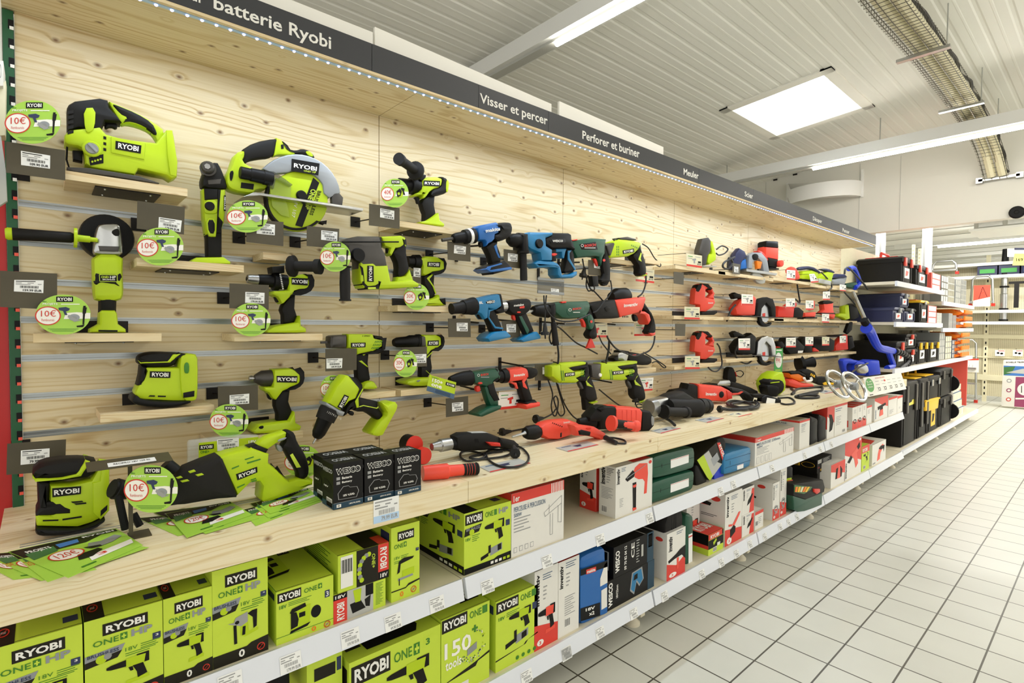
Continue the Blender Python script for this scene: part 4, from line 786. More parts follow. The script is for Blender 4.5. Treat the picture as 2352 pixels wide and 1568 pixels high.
price(B3, PT('20,1222 255,1195 257,1388 22,1420'), PT('82,1270 202,1258 202,1350 85,1362'), '69.99 EUR', 'bronze price plate under the hanging 150+ card')
price(B3, PT('962,858 1145,852 1140,1030 965,1032'), PT('1043,890 1135,885 1132,962 1042,965'), '59.99 EUR', 'bronze price plate left of the first lime mains drill', y=-.15)
price(B4, PT('880,385 1065,405 1062,600 880,585'), PT('952,405 1040,420 1045,505 955,492'), '74.90 EUR', 'olive price plate under the dark green drill')
fr = Fr(B4, y=-.19, anc=(380, 740)); t = T('price_holder', 'grey acrylic price holder with a white sticker, under the blue rotary hammer', 'price sign', fr.P(380, 740))
P_(t, 'holder', fr, PT('205,620 555,650 555,860 205,832'), .004, 'smoke', 0, 0); P_(t, 'rim', fr, PT('205,622 555,652 555,685 205,655'), .006, 'grey', .002, .001); P_(t, 'rim', fr, PT('205,795 555,825 555,860 205,830'), .006, 'grey', .002, .001)
m = M(); sticker(m, Fq(fr, (380, 765), (487, 778), (487, 862), (382, 850)), '84.90'); m.obj('price_sticker', t, 0)
promo(A1, 237, 408, 200, 156, '10', 'round green 10 euro disc left of the lime jigsaw')
promo(A1, 1155, 1305, 168, 137, '10', 'round green 10 euro disc right of the angle grinder guard')
promo(A3, 598, 422, 262, 190, '10', 'round green 10 euro disc left of the angle grinder foot')
promo(A2, 660, 850, 184, 145, '10', 'round green 10 euro disc under the circular saw')
promo(A2, 1452, 1212, 138, 137, '10', 'round green 10 euro disc at the front of the rotary hammer', y=-.24)
promo(A5, 497, 682, 176, 150, '10', 'round green 10 euro disc left of the drill with the sideways handle')
promo(A6, 692, 455, 174, 150, '10', 'round green 10 euro disc left of the impact driver')
promo(B6, 235, 1005, 150, 160, '10', 'round green 10 euro disc behind the tilted drill')
promo(B1, 671, 455, 127, 133, '40', 'round green 40 euro disc left of the highest lime drill')
promo(B1, 872, 1412, 117, 122, '30', 'round green 30 euro disc under the rotary hammer')
promo(B6, 1105, 702, 140, 166, '30', 'round green 30 euro disc left of the compact drill with the long nose')
promo(A6, 1355, 820, 165, 148, '30', 'round green 30 euro disc behind the handle of the reciprocating saw', y=-.24)
# hanging 150+ card
fr = Fr(B6, y=-.2, anc=(1530, 980)); t = T('hang_card', 'lime and grey hanging card reading 150+ beside the compact drill', 'card', fr.P(1530, 980))
P_(t, 'card', fr, PT('1395,838 1715,930 1685,1132 1355,1028'), .001, 'lime', 0, 0)
q = Fq(fr, (1395, 838), (1715, 930), (1685, 1132), (1355, 1028)); m = M(); m.rect(q, 0, 0, 1, .3, 'printblue'); m.rtext(q, .12, .62, .5, .85, '150+', 'pale', .03); m.rtext(q, .12, .36, .5, .54, 'one', 'pale', .03); m.rect(q, .62, .66, .98, .86, 'black'); m.rtext(q, .66, .7, .94, .82, 'RYOBI', 'white', .03, .001)
m.rtext(q, .08, .86, .36, .94, 'ONE+', 'promodark', .01)
for k in range(4): m.rect(q, .3, .05+.055*k, .85, .07+.055*k, 'printgrey')
m.obj('print', t, 0); M().tube([fr.P(1420, 850), fr.P(1440, 800, -.05)], .001, 'lime', 4, 0).obj('tag_loop', t)
# small bench sign with its disc on the counter
t = T('table_sign', 'bronze table price stand with a 10 euro disc before the recip saw', 'price stand', pz(A4, 1180, 1120, .831))
a = pz(A4, 1180, 1110, .831); b = p3(A4, 1180, 425, a.y)
M().box((a.x-.004, a.y-.002, .831), (a.x+.004, a.y+.002, b.z), 'bronze').obj('post', t, 0); M().box((a.x-.004, a.y-.02, .831), (a.x+.036, a.y+.03, .833), 'bronze').obj('foot_plate', t, 0)
fr = Fw((a.x, a.y-.02, b.z), (1, 0, 0), (0, .96, .1)); m = M(); m.prism(fr, [(-.075, -.018), (.075, -.018), (.075, .045), (-.075, .045)], .0016, 'bronze', 0, 0); m.rect(fr, -.04, -.01, .045, .018, 'sticker'); m.rtext(fr, -.03, .0, .035, .01, 'RECIPRO 18V 109.90', 'rubber', 0); m.obj('top_plate', t, 0)
promo(A4, 1360, 675, 242, 215, '10', 'round green 10 euro disc hanging on the table price stand', y=a.y-.03)
# flyers on the counter
def flyers(quads, base, label, grp):
    for i, (q, z) in enumerate(quads):
        P = [pz(A4 if base == 4 else A6, *p, z) for p in q]
        fr = Fw(P[3], P[2]-P[3], (P[0]-P[3])-(P[2]-P[3])*((P[0]-P[3]).dot(P[2]-P[3])/(P[2]-P[3]).length_squared)); fr = Fw(V((fr.O.x, fr.O.y, z)), V((fr.ex.x, fr.ex.y, 0)), V((fr.ez.x, fr.ez.y, 0)))
        L = [((p-fr.O).dot(fr.ex), (p-fr.O).dot(fr.ez)) for p in P]
        class Q_(Fw):
            def __init__(s): s.n = fr.n
            def loc(s, a, b):
                g = [V(x) for x in L]; p = (g[3]*(1-a)+g[2]*a)*(1-b)+(g[0]*(1-a)+g[1]*a)*b; return (p.x, p.y)
            def W(s, x, zz, d=0): return fr.W(x, zz, d)
        q_ = Q_(); m = M(); m.prism(q_, [(0, 0), (1, 0), (1, 1), (0, 1)], .0008, 'promo', 0, 0); 
        m.flat(q_, [(0, .72), (.6, .72), (.95, .98), (0, .98)], 'olive'); m.flat(q_, [(.35, .75), (.55, .78), (.58, .9), (.36, .88)], 'picblue', .0008); m.flat(q_, [(.03, .6), (.3, .68), (.33, .85), (.05, .8)], 'picgreen', .0008); m.rect(q_, .6, .86, .98, .96, 'black', .0008); m.rtext(q_, .63, .88, .95, .94, 'RYOBI', 'white', .03, .001)
        m.rtext(q_, .08, .78, .3, .88, 'PROJETS', 'pale', .02, .001); m.oval(q_, .3, .5, .17, .13, 'pale', .0009); m.oval(q_, .3, .5, .18, .14, 'ringred', .0011, hole=.9); m.rtext(q_, .19, .44, .41, .58, '120€', 'ringred', 0, .0013)
        m.flat(q_, [(.38, .14), (.95, .2), (.98, .36), (.42, .28)], 'pale', .0008); m.flat(q_, [(.3, .26), (.36, .4), (.6, .42), (.62, .34), (.45, .24)], 'dark', .001); m.flat(q_, [(.52, .5), (.6, .66), (.72, .62), (.9, .72), (.95, .6), (.8, .48), (.6, .44)], 'grey', .001); m.flat(q_, [(.5, .56), (.66, .5), (.66, .44), (.55, .46)], 'dark', .0012)
        m.rtext(q_, .5, .2, .62, .27, '3', 'ringred', .02, .001); m.rect(q_, .22, .07, .4, .1, 'promodark', .0008)
        o = m.obj('flyer', smooth=0); tag(o, label[i], 'flyer', grp)
flyers([([(-260, 1290), (300, 1215), (560, 1440), (120, 1490)], .8322), ([(-170, 1265), (560, 1215), (870, 1400), (370, 1500)], .8334), ([(75, 1242), (760, 1130), (1340, 1200), (430, 1512)], .8346), ([(75, 1240), (1045, 1030), (1285, 1180), (615, 1475)], .836)], 4,
    ['leftmost green flyer of the pile at the near corner of the counter', 'green flyer second from the bottom of the near corner pile', 'green flyer under the top one at the near counter corner', 'topmost green flyer of the pile at the near counter corner'], 'green flyers at the near counter corner')
flyers([([(-130, 1330), (640, 1260), (900, 1330), (230, 1490)], .8322), ([(10, 1280), (560, 1210), (960, 1330), (480, 1470)], .8334), ([(120, 1290), (700, 1180), (900, 1300), (310, 1505)], .8348)], 6,
    ['lowest green flyer of the pile under the reciprocating saw nose', 'middle green flyer of the pile under the reciprocating saw nose', 'top green flyer of the pile under the reciprocating saw nose'], 'green flyers under the saw nose')
flyers([([(800, 1260), (1330, 1120), (1525, 1180), (930, 1400)], .8322), ([(880, 1200), (1380, 1085), (1525, 1160), (1040, 1325)], .8334), ([(930, 1190), (1400, 1060), (1510, 1150), (1060, 1290)], .8346)], 6,
    ['lowest green flyer between the saw handle and the battery boxes', 'middle green flyer between the saw handle and the battery boxes', 'top green flyer between the saw handle and the battery boxes'], 'green flyers by the battery boxes')
# blister pack behind the saw
fr = Fr(A6, y=-.2, anc=(640, 760)); t = T('blister_pack', 'lime blister pack with a 159 euro sticker behind the reciprocating saw', 'pack', fr.P(640, 860))
P_(t, 'shell', fr, PT('330,660 345,640 780,585 960,590 960,860 330,880'), .03, 'clear', -.002, .004); P_(t, 'card', fr, PT('418,655 955,600 955,860 418,870'), .002, 'lime', 0, 0)
logo(t, fr, [(422, 675), (552, 662), (552, 705), (422, 718)], 'RYOBI'); m = M(); m.text(fr, [(432, 725), (512, 718), (512, 742), (432, 750)], 'ONE+', 'promodark'); m.text(fr, [(865, 632), (935, 625), (932, 650), (865, 658)], '18V', 'white', .03); sticker(m, Fq(fr, (580, 625), (778, 608), (780, 705), (585, 728)), '159.00 EUR'); m.obj('print', t, 0)
P_(t, 'battery', fr, PT('522,760 640,740 640,800 520,800'), .03, 'black', .01, .004)
# ---------------------------------------------------------------- drills and hammers hanging in the second and third bay
def hook(t, c, x, y, dep):
    A = p3(c, x, y, dep+.03); m = M().box((A.x-.007, -.006, A.z-.05), (A.x+.007, -.001, A.z+.03), 'bracket'); m.tube([(A.x, -.003, A.z+.01), (A.x, dep+.03, A.z)], .004, 'bracket', 6, 0); m.turn((A.x, -.006, A.z-.04), (A.x, -.012, A.z-.04), [(0, .006), (1, .005)], 'chrome', 6); m.obj('hook', t, 0)
t = T('drill', 'bright blue and black drill hanging highest in the second bay', 'drill', p3(B2, 780, 900, -.2))
f = Fr(B2, y=-.2, anc=(750, 400)); hook(t, B2, 510, 500, -.2)
G(t, f, [('motor_body', 'makblue', .06, 0, .01, 0, '465,225 500,185 760,135 790,160 800,300 740,330 735,400 700,440 640,470 605,510 600,440 580,420 490,420'), ('rear_cover', 'dark', .064, .001, .014, 1, '720,180 780,145 960,130 1000,160 1022,240 990,360 900,410 800,440 730,400 735,330 800,310 830,240'),
 ('grip', 'dark', .044, -.008, .013, 0, '610,520 720,440 810,430 800,490 850,620 862,700 850,780 720,800 680,660 640,560'), ('grip_trim', 'makblue', .006, -.006, .002, 0, '730,510 770,475 790,600 835,700 800,690 765,610'), ('battery_foot', 'dark', .085, .012, .008, 0, '710,790 860,740 930,800 965,850 960,880 690,955 660,910 560,880 590,840'), ('foot_trim', 'makblue', .088, .0135, .002, 0, '558,878 600,835 800,780 815,800 640,850 620,890 940,840 965,855 960,882 640,925'), ('trigger', 'black', .018, -.02, .004, 1, '550,430 590,450 600,520 560,520 545,480'),
 ('badge', 'makblue', .003, .002, .001, 1, '545,255 800,205 812,265 570,310')])
M().text(f, [(568, 245), (803, 215), (800, 268), (580, 302)], 'makita', 'white', .03, .004).obj('lettering', t, 0)
m = M().lathe(f, (465, 335), (180, 368), [(0, 98), (.25, 96), (.26, 90)], 'dark', -.03); m.lathe(f, (410, 342), (370, 347), [(0, 98), (1, 97)], 'white', -.03); m.lathe(f, (375, 346), (140, 378), [(0, 92), (.25, 90), (.3, 70), (.75, 66), (.95, 55), (1, 40)], 'black', -.03); m.obj('chuck', t)
M().lathe(f, (140, 378), (-30, 405), [(0, 24), (1, 22)], 'gun', -.03, 8).obj('drill_bit', t)
t = T('rotary_hammer', 'blue rotary hammer with a black handle below, second bay', 'rotary hammer', p3(B2, 1600, 1000, -.2))
f = Fr(B2, y=-.2, anc=(1600, 500)); hook(t, B2, 1810, 830, -.2)
G(t, f, [('gear_housing', 'teal', .07, 0, .013, 0, '1240,310 1290,288 1640,295 1640,340 1540,390 1545,500 1640,560 1640,740 1470,740 1450,620 1300,560 1255,520'), ('motor_cover', 'dark', .07, .001, .012, 0, '1530,390 1620,345 1640,300 1900,305 1935,330 1940,400 1985,540 1990,570 1900,545 1640,545 1535,480'),
 ('grip', 'dark', .044, -.012, .013, 0, '1890,540 1990,560 2015,640 2025,850 2010,910 1870,930 1850,900 1880,760 1900,640'), ('grip_trim', 'teal', .006, -.01, .002, 0, '1900,580 1960,570 1925,620 1930,700 2025,870 2010,890 1900,720'), ('foot', 'teal', .07, 0, .009, 0, '1350,780 1420,735 1660,750 1720,780 1760,830 1790,960 1930,950 2025,905 2020,970 1960,1010 1760,1010 1720,960 1715,860 1640,840 1410,850'),
 ('trigger_housing', 'teal', .044, -.012, .006, 0, '1720,550 1890,545 1870,600 1850,700 1815,690 1810,600 1720,600'), ('lever', 'red', .03, .0, .004, 1, '1620,630 1660,618 1705,625 1710,645 1670,670 1625,660'), ('battery_rail', 'dark', .05, -.012, .006, 0, '1640,560 1720,560 1730,740 1660,750'),
 ('label_plate', 'black', .004, .003, .001, 0, '1570,420 1610,395 1825,400 1835,440 1815,470 1600,472'), ('clamp', 'black', .075, .003, .01, 0, '1165,330 1250,320 1260,560 1270,600 1170,600')])
M().text(f, [(1618, 415), (1782, 415), (1780, 450), (1618, 452)], 'WESCO', 'white', .03, .005).obj('lettering', t, 0)
m = M().lathe(f, (1250, 420), (1020, 400), [(0, 95), (.35, 95), (.4, 85), (.75, 78), (.9, 55), (1, 40)], 'black', -.035); m.obj('chuck', t)
A = f.P(1410, 475, 0); M().turn(A, A+f.n*.012, [(0, .02), (.6, .02), (1, .017)], 'black').obj('mode_knob', t)
M().lathe(f, (1222, 590), (1230, 1045), [(0, 100), (.06, 95), (.08, 54), (.9, 60), (1, 58)], 'rubber', -.02).obj('side_handle', t)
t = T('drill', 'teal blue drill with two ringed black collars, middle row of the second bay', 'drill', p3(B3, 560, 600, -.2))
f = Fr(B3, y=-.2, anc=(500, 300)); hook(t, B3, 365, 420, -.2)
G(t, f, [('motor_body', 'teal', .06, 0, .011, 0, '352,165 545,118 600,112 625,240 560,285 480,270 470,370 440,385 400,330 360,310'), ('rear_cover', 'dark', .064, .0, .012, 0, '580,112 612,112 645,240 655,310 590,325 545,290 600,260'), ('grip', 'dark', .044, -.008, .012, 0, '470,280 560,280 600,370 638,480 640,510 540,520 500,420 465,340'), ('grip_trim', 'teal', .006, -.006, .002, 0, '480,280 565,275 500,300 490,360 560,460 635,470 640,490 550,480 480,370'),
 ('battery_foot', 'teal', .085, .012, .008, 0, '445,585 485,540 540,515 645,505 690,550 690,575 470,622'), ('trigger', 'black', .018, -.02, .004, 1, '398,320 432,350 445,385 410,375'), ('label_plate', 'black', .003, .001, .001, 1, '440,190 530,175 540,210 450,225')])
m = M().text(f, [(446, 193), (533, 180), (532, 206), (450, 218)], 'WESCO', 'white', .03, .003); m.text(f, [(370, 195), (412, 190), (412, 218), (372, 222)], 'BL', 'white', .02, .0015); m.obj('lettering', t, 0)
m = M().lathe(f, (365, 240), (125, 272), [(0, 78), (.15, 76), (.3, 68), (.5, 62), (.52, 54), (.9, 46), (1, 48)], 'black', -.03); m.obj('chuck', t)
t = T('drill', 'small black and dark green drill beside the teal one', 'drill', p3(B3, 900, 600, -.2))
f = Fr(B3, y=-.2, anc=(850, 300)); hook(t, B3, 800, 410, -.19)
G(t, f, [('motor_body', 'dark', .055, 0, .012, 1, '688,205 740,180 880,160 930,175 938,270 880,330 800,350 700,310'), ('grip', 'rubber', .042, -.006, .012, 0, '790,340 890,310 930,400 975,510 890,545 830,420'), ('grip_side', 'green', .004, -.003, .001, 0, '800,350 830,350 910,500 890,545 830,420'), ('battery_foot', 'teal', .08, .01, .006, 0, '800,600 890,545 975,515 1010,560 1010,588 830,626'), ('trigger', 'red', .018, -.018, .004, 1, '760,335 785,335 798,395 768,390'), ('selector', 'red', .02, .002, .003, 1, '770,300 812,298 810,318 775,318'), ('red_stripe', 'red', .003, .001, 0, 0, '800,250 850,240 850,265 800,268')])
M().text(f, [(738, 225), (843, 212), (842, 238), (738, 250)], 'metabo', 'white', .02, .0015).obj('lettering', t, 0); M().lathe(f, (695, 245), (650, 248), [(0, 40), (1, 38)], 'steel', -.028).obj('chuck', t)
t = T('drill', 'dark green drill with a red trigger, lowest row of the second bay', 'drill', p3(B3, 480, 1400, -.2))
f = Fr(B3, y=-.2, anc=(450, 1100)); hook(t, B3, 345, 1130, -.2)
G(t, f, [('motor_body', 'green', .06, 0, .012, 0, '318,945 560,905 590,910 610,980 600,1020 545,1040 520,1080 460,1100 400,1085 330,1060'), ('rear_cover', 'dark', .062, .0, .012, 1, '545,908 580,905 612,960 600,1025 545,1045 500,1060 560,1000'), ('grip', 'green', .046, -.006, .014, 0, '440,1100 530,1050 550,1130 598,1240 600,1300 510,1310 480,1240'), ('grip_cover', 'dark', .006, -.002, .002, 0, '468,1080 530,1055 550,1130 595,1240 540,1250 490,1170'), ('battery_foot', 'green', .08, .01, .009, 0, '357,1385 440,1330 510,1300 600,1295 590,1335 400,1415 360,1410'), ('trigger', 'red', .02, -.016, .004, 1, '370,1095 410,1085 420,1150 375,1160'), ('selector', 'red', .02, .002, .003, 1, '360,1050 400,1045 412,1065 370,1075')])
m = M().text(f, [(388, 962), (468, 950), (467, 975), (388, 985)], 'BOSCH', 'red', .03, .001); m.oval(f, 364, 975, 13, 14, 'pale', .001, 16, hole=.75); m.rect(f, 390, 992, 478, 1000, 'printgrey'); m.obj('lettering', t, 0)
m = M().lathe(f, (325, 1010), (105, 1035), [(0, 70), (.05, 68), (.3, 66), (.6, 56), (.9, 38), (1, 28)], 'black', -.03); m.obj('chuck', t)
t = T('drill', 'red and black drill beside the dark green one, lowest row', 'drill', p3(B3, 920, 1330, -.2))
f = Fr(B3, y=-.2, anc=(850, 1100)); hook(t, B3, 840, 880, -.19)
G(t, f, [('motor_body', 'coral', .06, 0, .011, 0, '695,915 840,890 900,910 905,1000 840,1030 700,1050'), ('rear_cover', 'dark', .062, .001, .012, 1, '860,895 980,895 1005,930 1000,980 940,1020 880,1010 905,990'), ('grip', 'dark', .044, -.008, .012, 0, '790,1045 850,1030 900,1010 920,1100 960,1220 955,1265 880,1270 850,1180 830,1110'), ('grip_trim', 'coral', .006, -.006, .002, 0, '840,1035 905,960 915,980 865,1050 895,1110 895,1125 850,1100'), ('battery_foot', 'coral', .085, .012, .006, 0, '845,1290 900,1265 1000,1258 1002,1300 860,1335'), ('foot_neck', 'dark', .07, .008, .008, 0, '860,1265 960,1235 985,1265 870,1290'), ('trigger', 'black', .018, -.02, .004, 1, '740,1060 780,1070 800,1110 760,1120'), ('trigger_trim', 'coral', .02, -.012, .003, 0, '715,1050 790,1055 810,1120 795,1125 770,1080')])
M().text(f, [(738, 965), (858, 950), (856, 980), (738, 993)], 'inventiv', 'white', .03, .001).obj('lettering', t, 0); M().lathe(f, (700, 985), (605, 1000), [(0, 62), (.5, 58), (.55, 48), (1, 44)], 'black', -.03).obj('chuck', t)
# white price card behind the red drill
def card(c, q, label, y, thing=('coral', .14), pic='red', base='pale', stripe='red', grp='white price cards of the tool wall', yaw=0):
    fr = Fr(c, y=y, anc=q[0], yaw=yaw); t = T('price_card', label, 'price card', fr.P(*[sum(p[i] for p in q)/4 for i in (0, 1)]), grp)
    m = M(); m.prism(fr, q, .001, base, 0, 0); g = Fq(fr, *q); m.rect(g, 0, 0, 1, .15, stripe); m.rect(g, .1, .78, .4, .83, 'saledark'); m.rect(g, .55, .8, .9, .84, 'printgrey'); m.rect(g, .1, .62, .38, .66, 'printgrey')
    m.flat(g, [(.38, .62), (.6, .7), (.62, .56), (.55, .52), (.56, .3), (.46, .28), (.46, .5), (.38, .52)], pic); m.rect(g, .74, .36, .94, .5, 'rubber'); m.rtext(g, .68, .2, .95, .31, '49.90', 'rubber', .01)
    m.obj('card', t, 0); A = fr.P(*q[0], -.002); M().tube([A, (A.x-.04, -.003, A.z)], .0015, 'bracket', 5, 0).obj('rod', t, 0)
    return t
card(B3, PT('582,1155 830,1140 826,1315 560,1345'), 'white price card with a red stripe between the green and red drills', -.15)
# mains drills on the right
t = T('mains_drill', 'dark green mains drill hanging behind the blue rotary hammer', 'drill', p3(B4, 1000, 600, -.2))
f = Fr(B4, y=-.19, anc=(900, 250)); hook(t, B4, 760, 420, -.17)
G(t, f, [('motor_body', 'green', .06, 0, .012, 0, '660,130 940,95 1130,108 1110,180 1110,300 1080,360 1060,470 1040,430 1030,350 960,340 740,360 690,260'), ('label_plate', 'dark', .004, .001, .001, 0, '755,180 975,145 1005,250 790,250'), ('handle', 'dark', .05, -.004, .014, 1, '950,160 1000,110 1132,106 1130,220 1170,320 1195,440 1195,640 1190,690 1120,710 1050,670 1110,590 1090,500 1080,400 1110,290 980,275'), ('trigger', 'red', .02, -.014, .004, 1, '985,365 1020,362 1045,450 1035,475 1010,430'), ('hand_loop', 'dark', .02, -.016, .003, 1, '1050,650 1190,650 1180,720 1120,735 1090,690 1130,690 1120,670')])
m = M().text(f, [(820, 185), (975, 168), (972, 205), (820, 218)], 'BOSCH', 'red', .03, .003); m.oval(f, 792, 198, 18, 20, 'pale', .003, 16, hole=.75); m.rect(f, 822, 225, 968, 232, 'pale', .003); m.oval(f, 1085, 392, 18, 18, 'red', .002); m.prism(f, PT('660,120 730,110 735,125 665,135'), .02, 'red', .002, .002); m.obj('lettering', t, 0)
cord(t, B4, [(1175, 660), (1190, 780), (1160, 860), (1090, 940), (1000, 1060), (940, 1090)], -.2); cord(t, B4, [(1085, 945), (980, 830), (930, 790), (880, 800), (850, 720), (870, 600), (900, 640), (960, 760), (930, 800), (870, 690), (820, 480), (800, 370)], -.14); plug(t, p3(B4, 830, 490, -.14), p3(B4, 795, 650, -.14)); P_(t, 'charger_block', f, PT('930,600 1010,600 1022,740 950,740'), .03, 'black', .0, .004)
t = T('mains_drill', 'dark green mains drill with a red trigger and hanging black handle, middle row', 'drill', p3(B4, 700, 1500, -.2))
f = Fr(B4, y=-.2, anc=(700, 1050)); hook(t, B4, 560, 1240, -.19)
G(t, f, [('motor_body', 'green', .065, 0, .014, 0, '440,965 560,940 590,945 890,935 920,1000 900,1080 870,1120 880,1190 830,1160 640,1175 540,1165 450,1090'), ('handle', 'dark', .05, -.006, .014, 1, '810,990 880,950 930,1010 985,1180 1020,1320 1025,1440 940,1450 900,1380 960,1280 890,1110'), ('handle_side', 'green', .03, -.002, .008, 1, '870,1110 930,1100 975,1200 965,1290 920,1330 880,1240'), ('trigger', 'red', .02, -.014, .004, 1, '790,1165 835,1158 880,1230 885,1290 850,1280 840,1210'), ('hand_loop', 'red', .012, -.015, .003, 0, '940,1440 960,1430 1010,1560 890,1570'), ('label_plate', 'green', .004, .0015, .001, 1, '585,1020 800,980 840,1090 640,1150 590,1100'), ('collar', 'black', .06, .004, .01, 0, '370,985 440,960 450,1120 380,1130')])
m = M().text(f, [(665, 1030), (778, 1018), (776, 1045), (665, 1058)], 'BOSCH', 'red', .03, .003); m.oval(f, 628, 1054, 20, 20, 'pale', .003, 16, hole=.75); m.rect(f, 670, 1082, 762, 1090, 'pale', .003); m.oval(f, 915, 1210, 16, 18, 'red', .002); m.prism(f, PT('520,945 580,938 580,960 525,965'), .02, 'red', .003, .002); m.obj('lettering', t, 0)
m = M().lathe(f, (400, 1065), (205, 1060), [(0, 70), (.3, 66), (.75, 56), (1, 40)], 'black', -.03); m.obj('chuck', t); M().lathe(f, (205, 1065), (90, 1100), [(0, 14), (1, 12)], 'steel', -.03, 8).obj('drill_bit', t)
M().lathe(f, (420, 1110), (470, 1525), [(0, 30), (.25, 26), (.27, 36), (.5, 40), (1, 44)], 'rubber', -.01).obj('side_handle', t)
cord(t, B4, [(1020, 1400), (1060, 1490), (1120, 1570), (1180, 1640)], -.21); cord(t, B4, [(285, 860), (300, 1000), (380, 1130), (500, 1200), (700, 1195), (900, 1110)], -.245); cord(t, B4, [(320, 860), (310, 960), (300, 1230)], -.22); plug(t, p3(B4, 300, 1230, -.22), p3(B4, 305, 1440, -.22)); cord(t, B4, [(470, 1250), (400, 1300), (360, 1420), (390, 1510), (420, 1420), (470, 1280), (700, 1480), (850, 1560), (1000, 1640)], -.17)
t = T('mains_hammer', 'red and black mains rotary hammer, middle row above the lime mains drills', 'rotary hammer', p3(B4, 1500, 1380, -.2))
f = Fr(B4, y=-.2, anc=(1450, 1050)); hook(t, B4, 1240, 1250, -.18)
G(t, f, [('gear_housing', 'dark', .075, 0, .014, 0, '900,980 1000,950 1250,915 1310,1160 1220,1170 1000,1175 960,1100'), ('motor_body', 'coral', .075, .002, .012, 0, '1235,930 1380,905 1640,880 1650,910 1620,1020 1590,1080 1640,1070 1700,1110 1720,1190 1690,1250 1640,1130 1560,1090 1310,1155'), ('handle', 'rubber', .052, -.006, .015, 1, '1580,910 1640,885 1640,930 1720,1050 1780,1150 1810,1290 1790,1390 1690,1370 1740,1260 1740,1150 1660,1050 1590,1030'), ('handle_end', 'coral', .05, -.008, .006, 0, '1710,1360 1795,1350 1795,1390 1750,1405'), ('trigger', 'black', .02, -.02, .004, 1, '1530,1110 1570,1120 1600,1190 1560,1215 1540,1180'), ('depth_dial', 'dark', .003, .003, .001, 1, '1085,1030 1130,1000 1180,1030 1130,1090')])
M().text(f, [(1345, 975), (1530, 955), (1530, 1000), (1345, 1020)], 'inventiv', 'white', .03, .004).obj('lettering', t, 0); M().lathe(f, (1310, 880), (1540, 860), [(0, 40), (.3, 70), (.8, 70), (1, 40)], 'dark', -.06).obj('side_handle', t)
m = M(); 
for k in range(4): m.prism(f, [(1330+22*k, 1135), (1338+22*k, 1133), (1340+22*k, 1155), (1332+22*k, 1157)], .002, 'black', .003, 0)
m.obj('vent', t, 0)
cord(t, B4, [(1765, 1400), (1750, 1500), (1700, 1590), (1600, 1640), (1490, 1670), (1400, 1640), (1250, 1570), (1150, 1450), (1130, 1400)], -.2, .0045)
t = T('reciprocating_saw', 'lime mains saw with a grey nose high on the wall, right of the green drill', 'reciprocating saw', p3(B4, 1500, 380, -.18))
f = Fr(B4, y=-.19, anc=(1400, 250))
G(t, f, [('front_boot', 'gun', .06, 0, .012, 0, '1120,190 1230,150 1240,180 1180,345 1170,330'), ('motor_body', 'lime', .065, .001, .01, 0, '1225,140 1300,110 1500,130 1590,160 1560,240 1500,300 1420,340 1180,358 1170,330'), ('handle', 'dark', .05, -.006, .012, 1, '1540,140 1595,145 1610,260 1660,390 1680,540 1660,600 1580,595 1590,480 1520,380 1490,320 1560,270'), ('handle_trim', 'limecard', .004, -.003, .001, 0, '1560,370 1590,290 1600,300 1585,370 1600,410 1560,390'), ('top_guard', 'gun', .05, -.004, .006, 0, '1300,90 1420,75 1520,100 1540,125 1420,120 1330,125'), ('handle_ring', 'lime', .052, -.005, .004, 0, '1620,590 1675,575 1675,600 1640,605')])
logo(t, f, [(1332, 262), (1482, 235), (1488, 285), (1338, 310)], 'RYOBI', d=.002)
m = M()
for r in range(4):
    for k in range(2): m.prism(f, [(1252+24*k, 205+34*r), (1262+24*k, 200+34*r), (1262+24*k, 225+34*r), (1252+24*k, 228+34*r)], .001, 'promodark', .0015, 0)
for k in range(5): m.prism(f, [(1450+22*k, 185+10*k), (1460+22*k, 185+10*k), (1460+22*k, 205+10*k), (1450+22*k, 205+10*k)], .001, 'promodark', .0015, 0)
m.obj('vent', t, 0)
cord(t, B4, [(1650, 600), (1640, 720), (1600, 830), (1540, 880)], -.2, .0045); cord(t, B4, [(1220, 130), (1240, 110), (1290, 130)], -.18); cord(t, B4, [(1600, 175), (1680, 230), (1760, 360), (1840, 440), (1830, 475), (1760, 440)], -.12); board(B4, (1180, 385), (1480, 390), 'small pine board behind the lime mains saw')
board(B4, (1640, 375), (1840, 400), 'short pine board right of the lime mains saw handle')
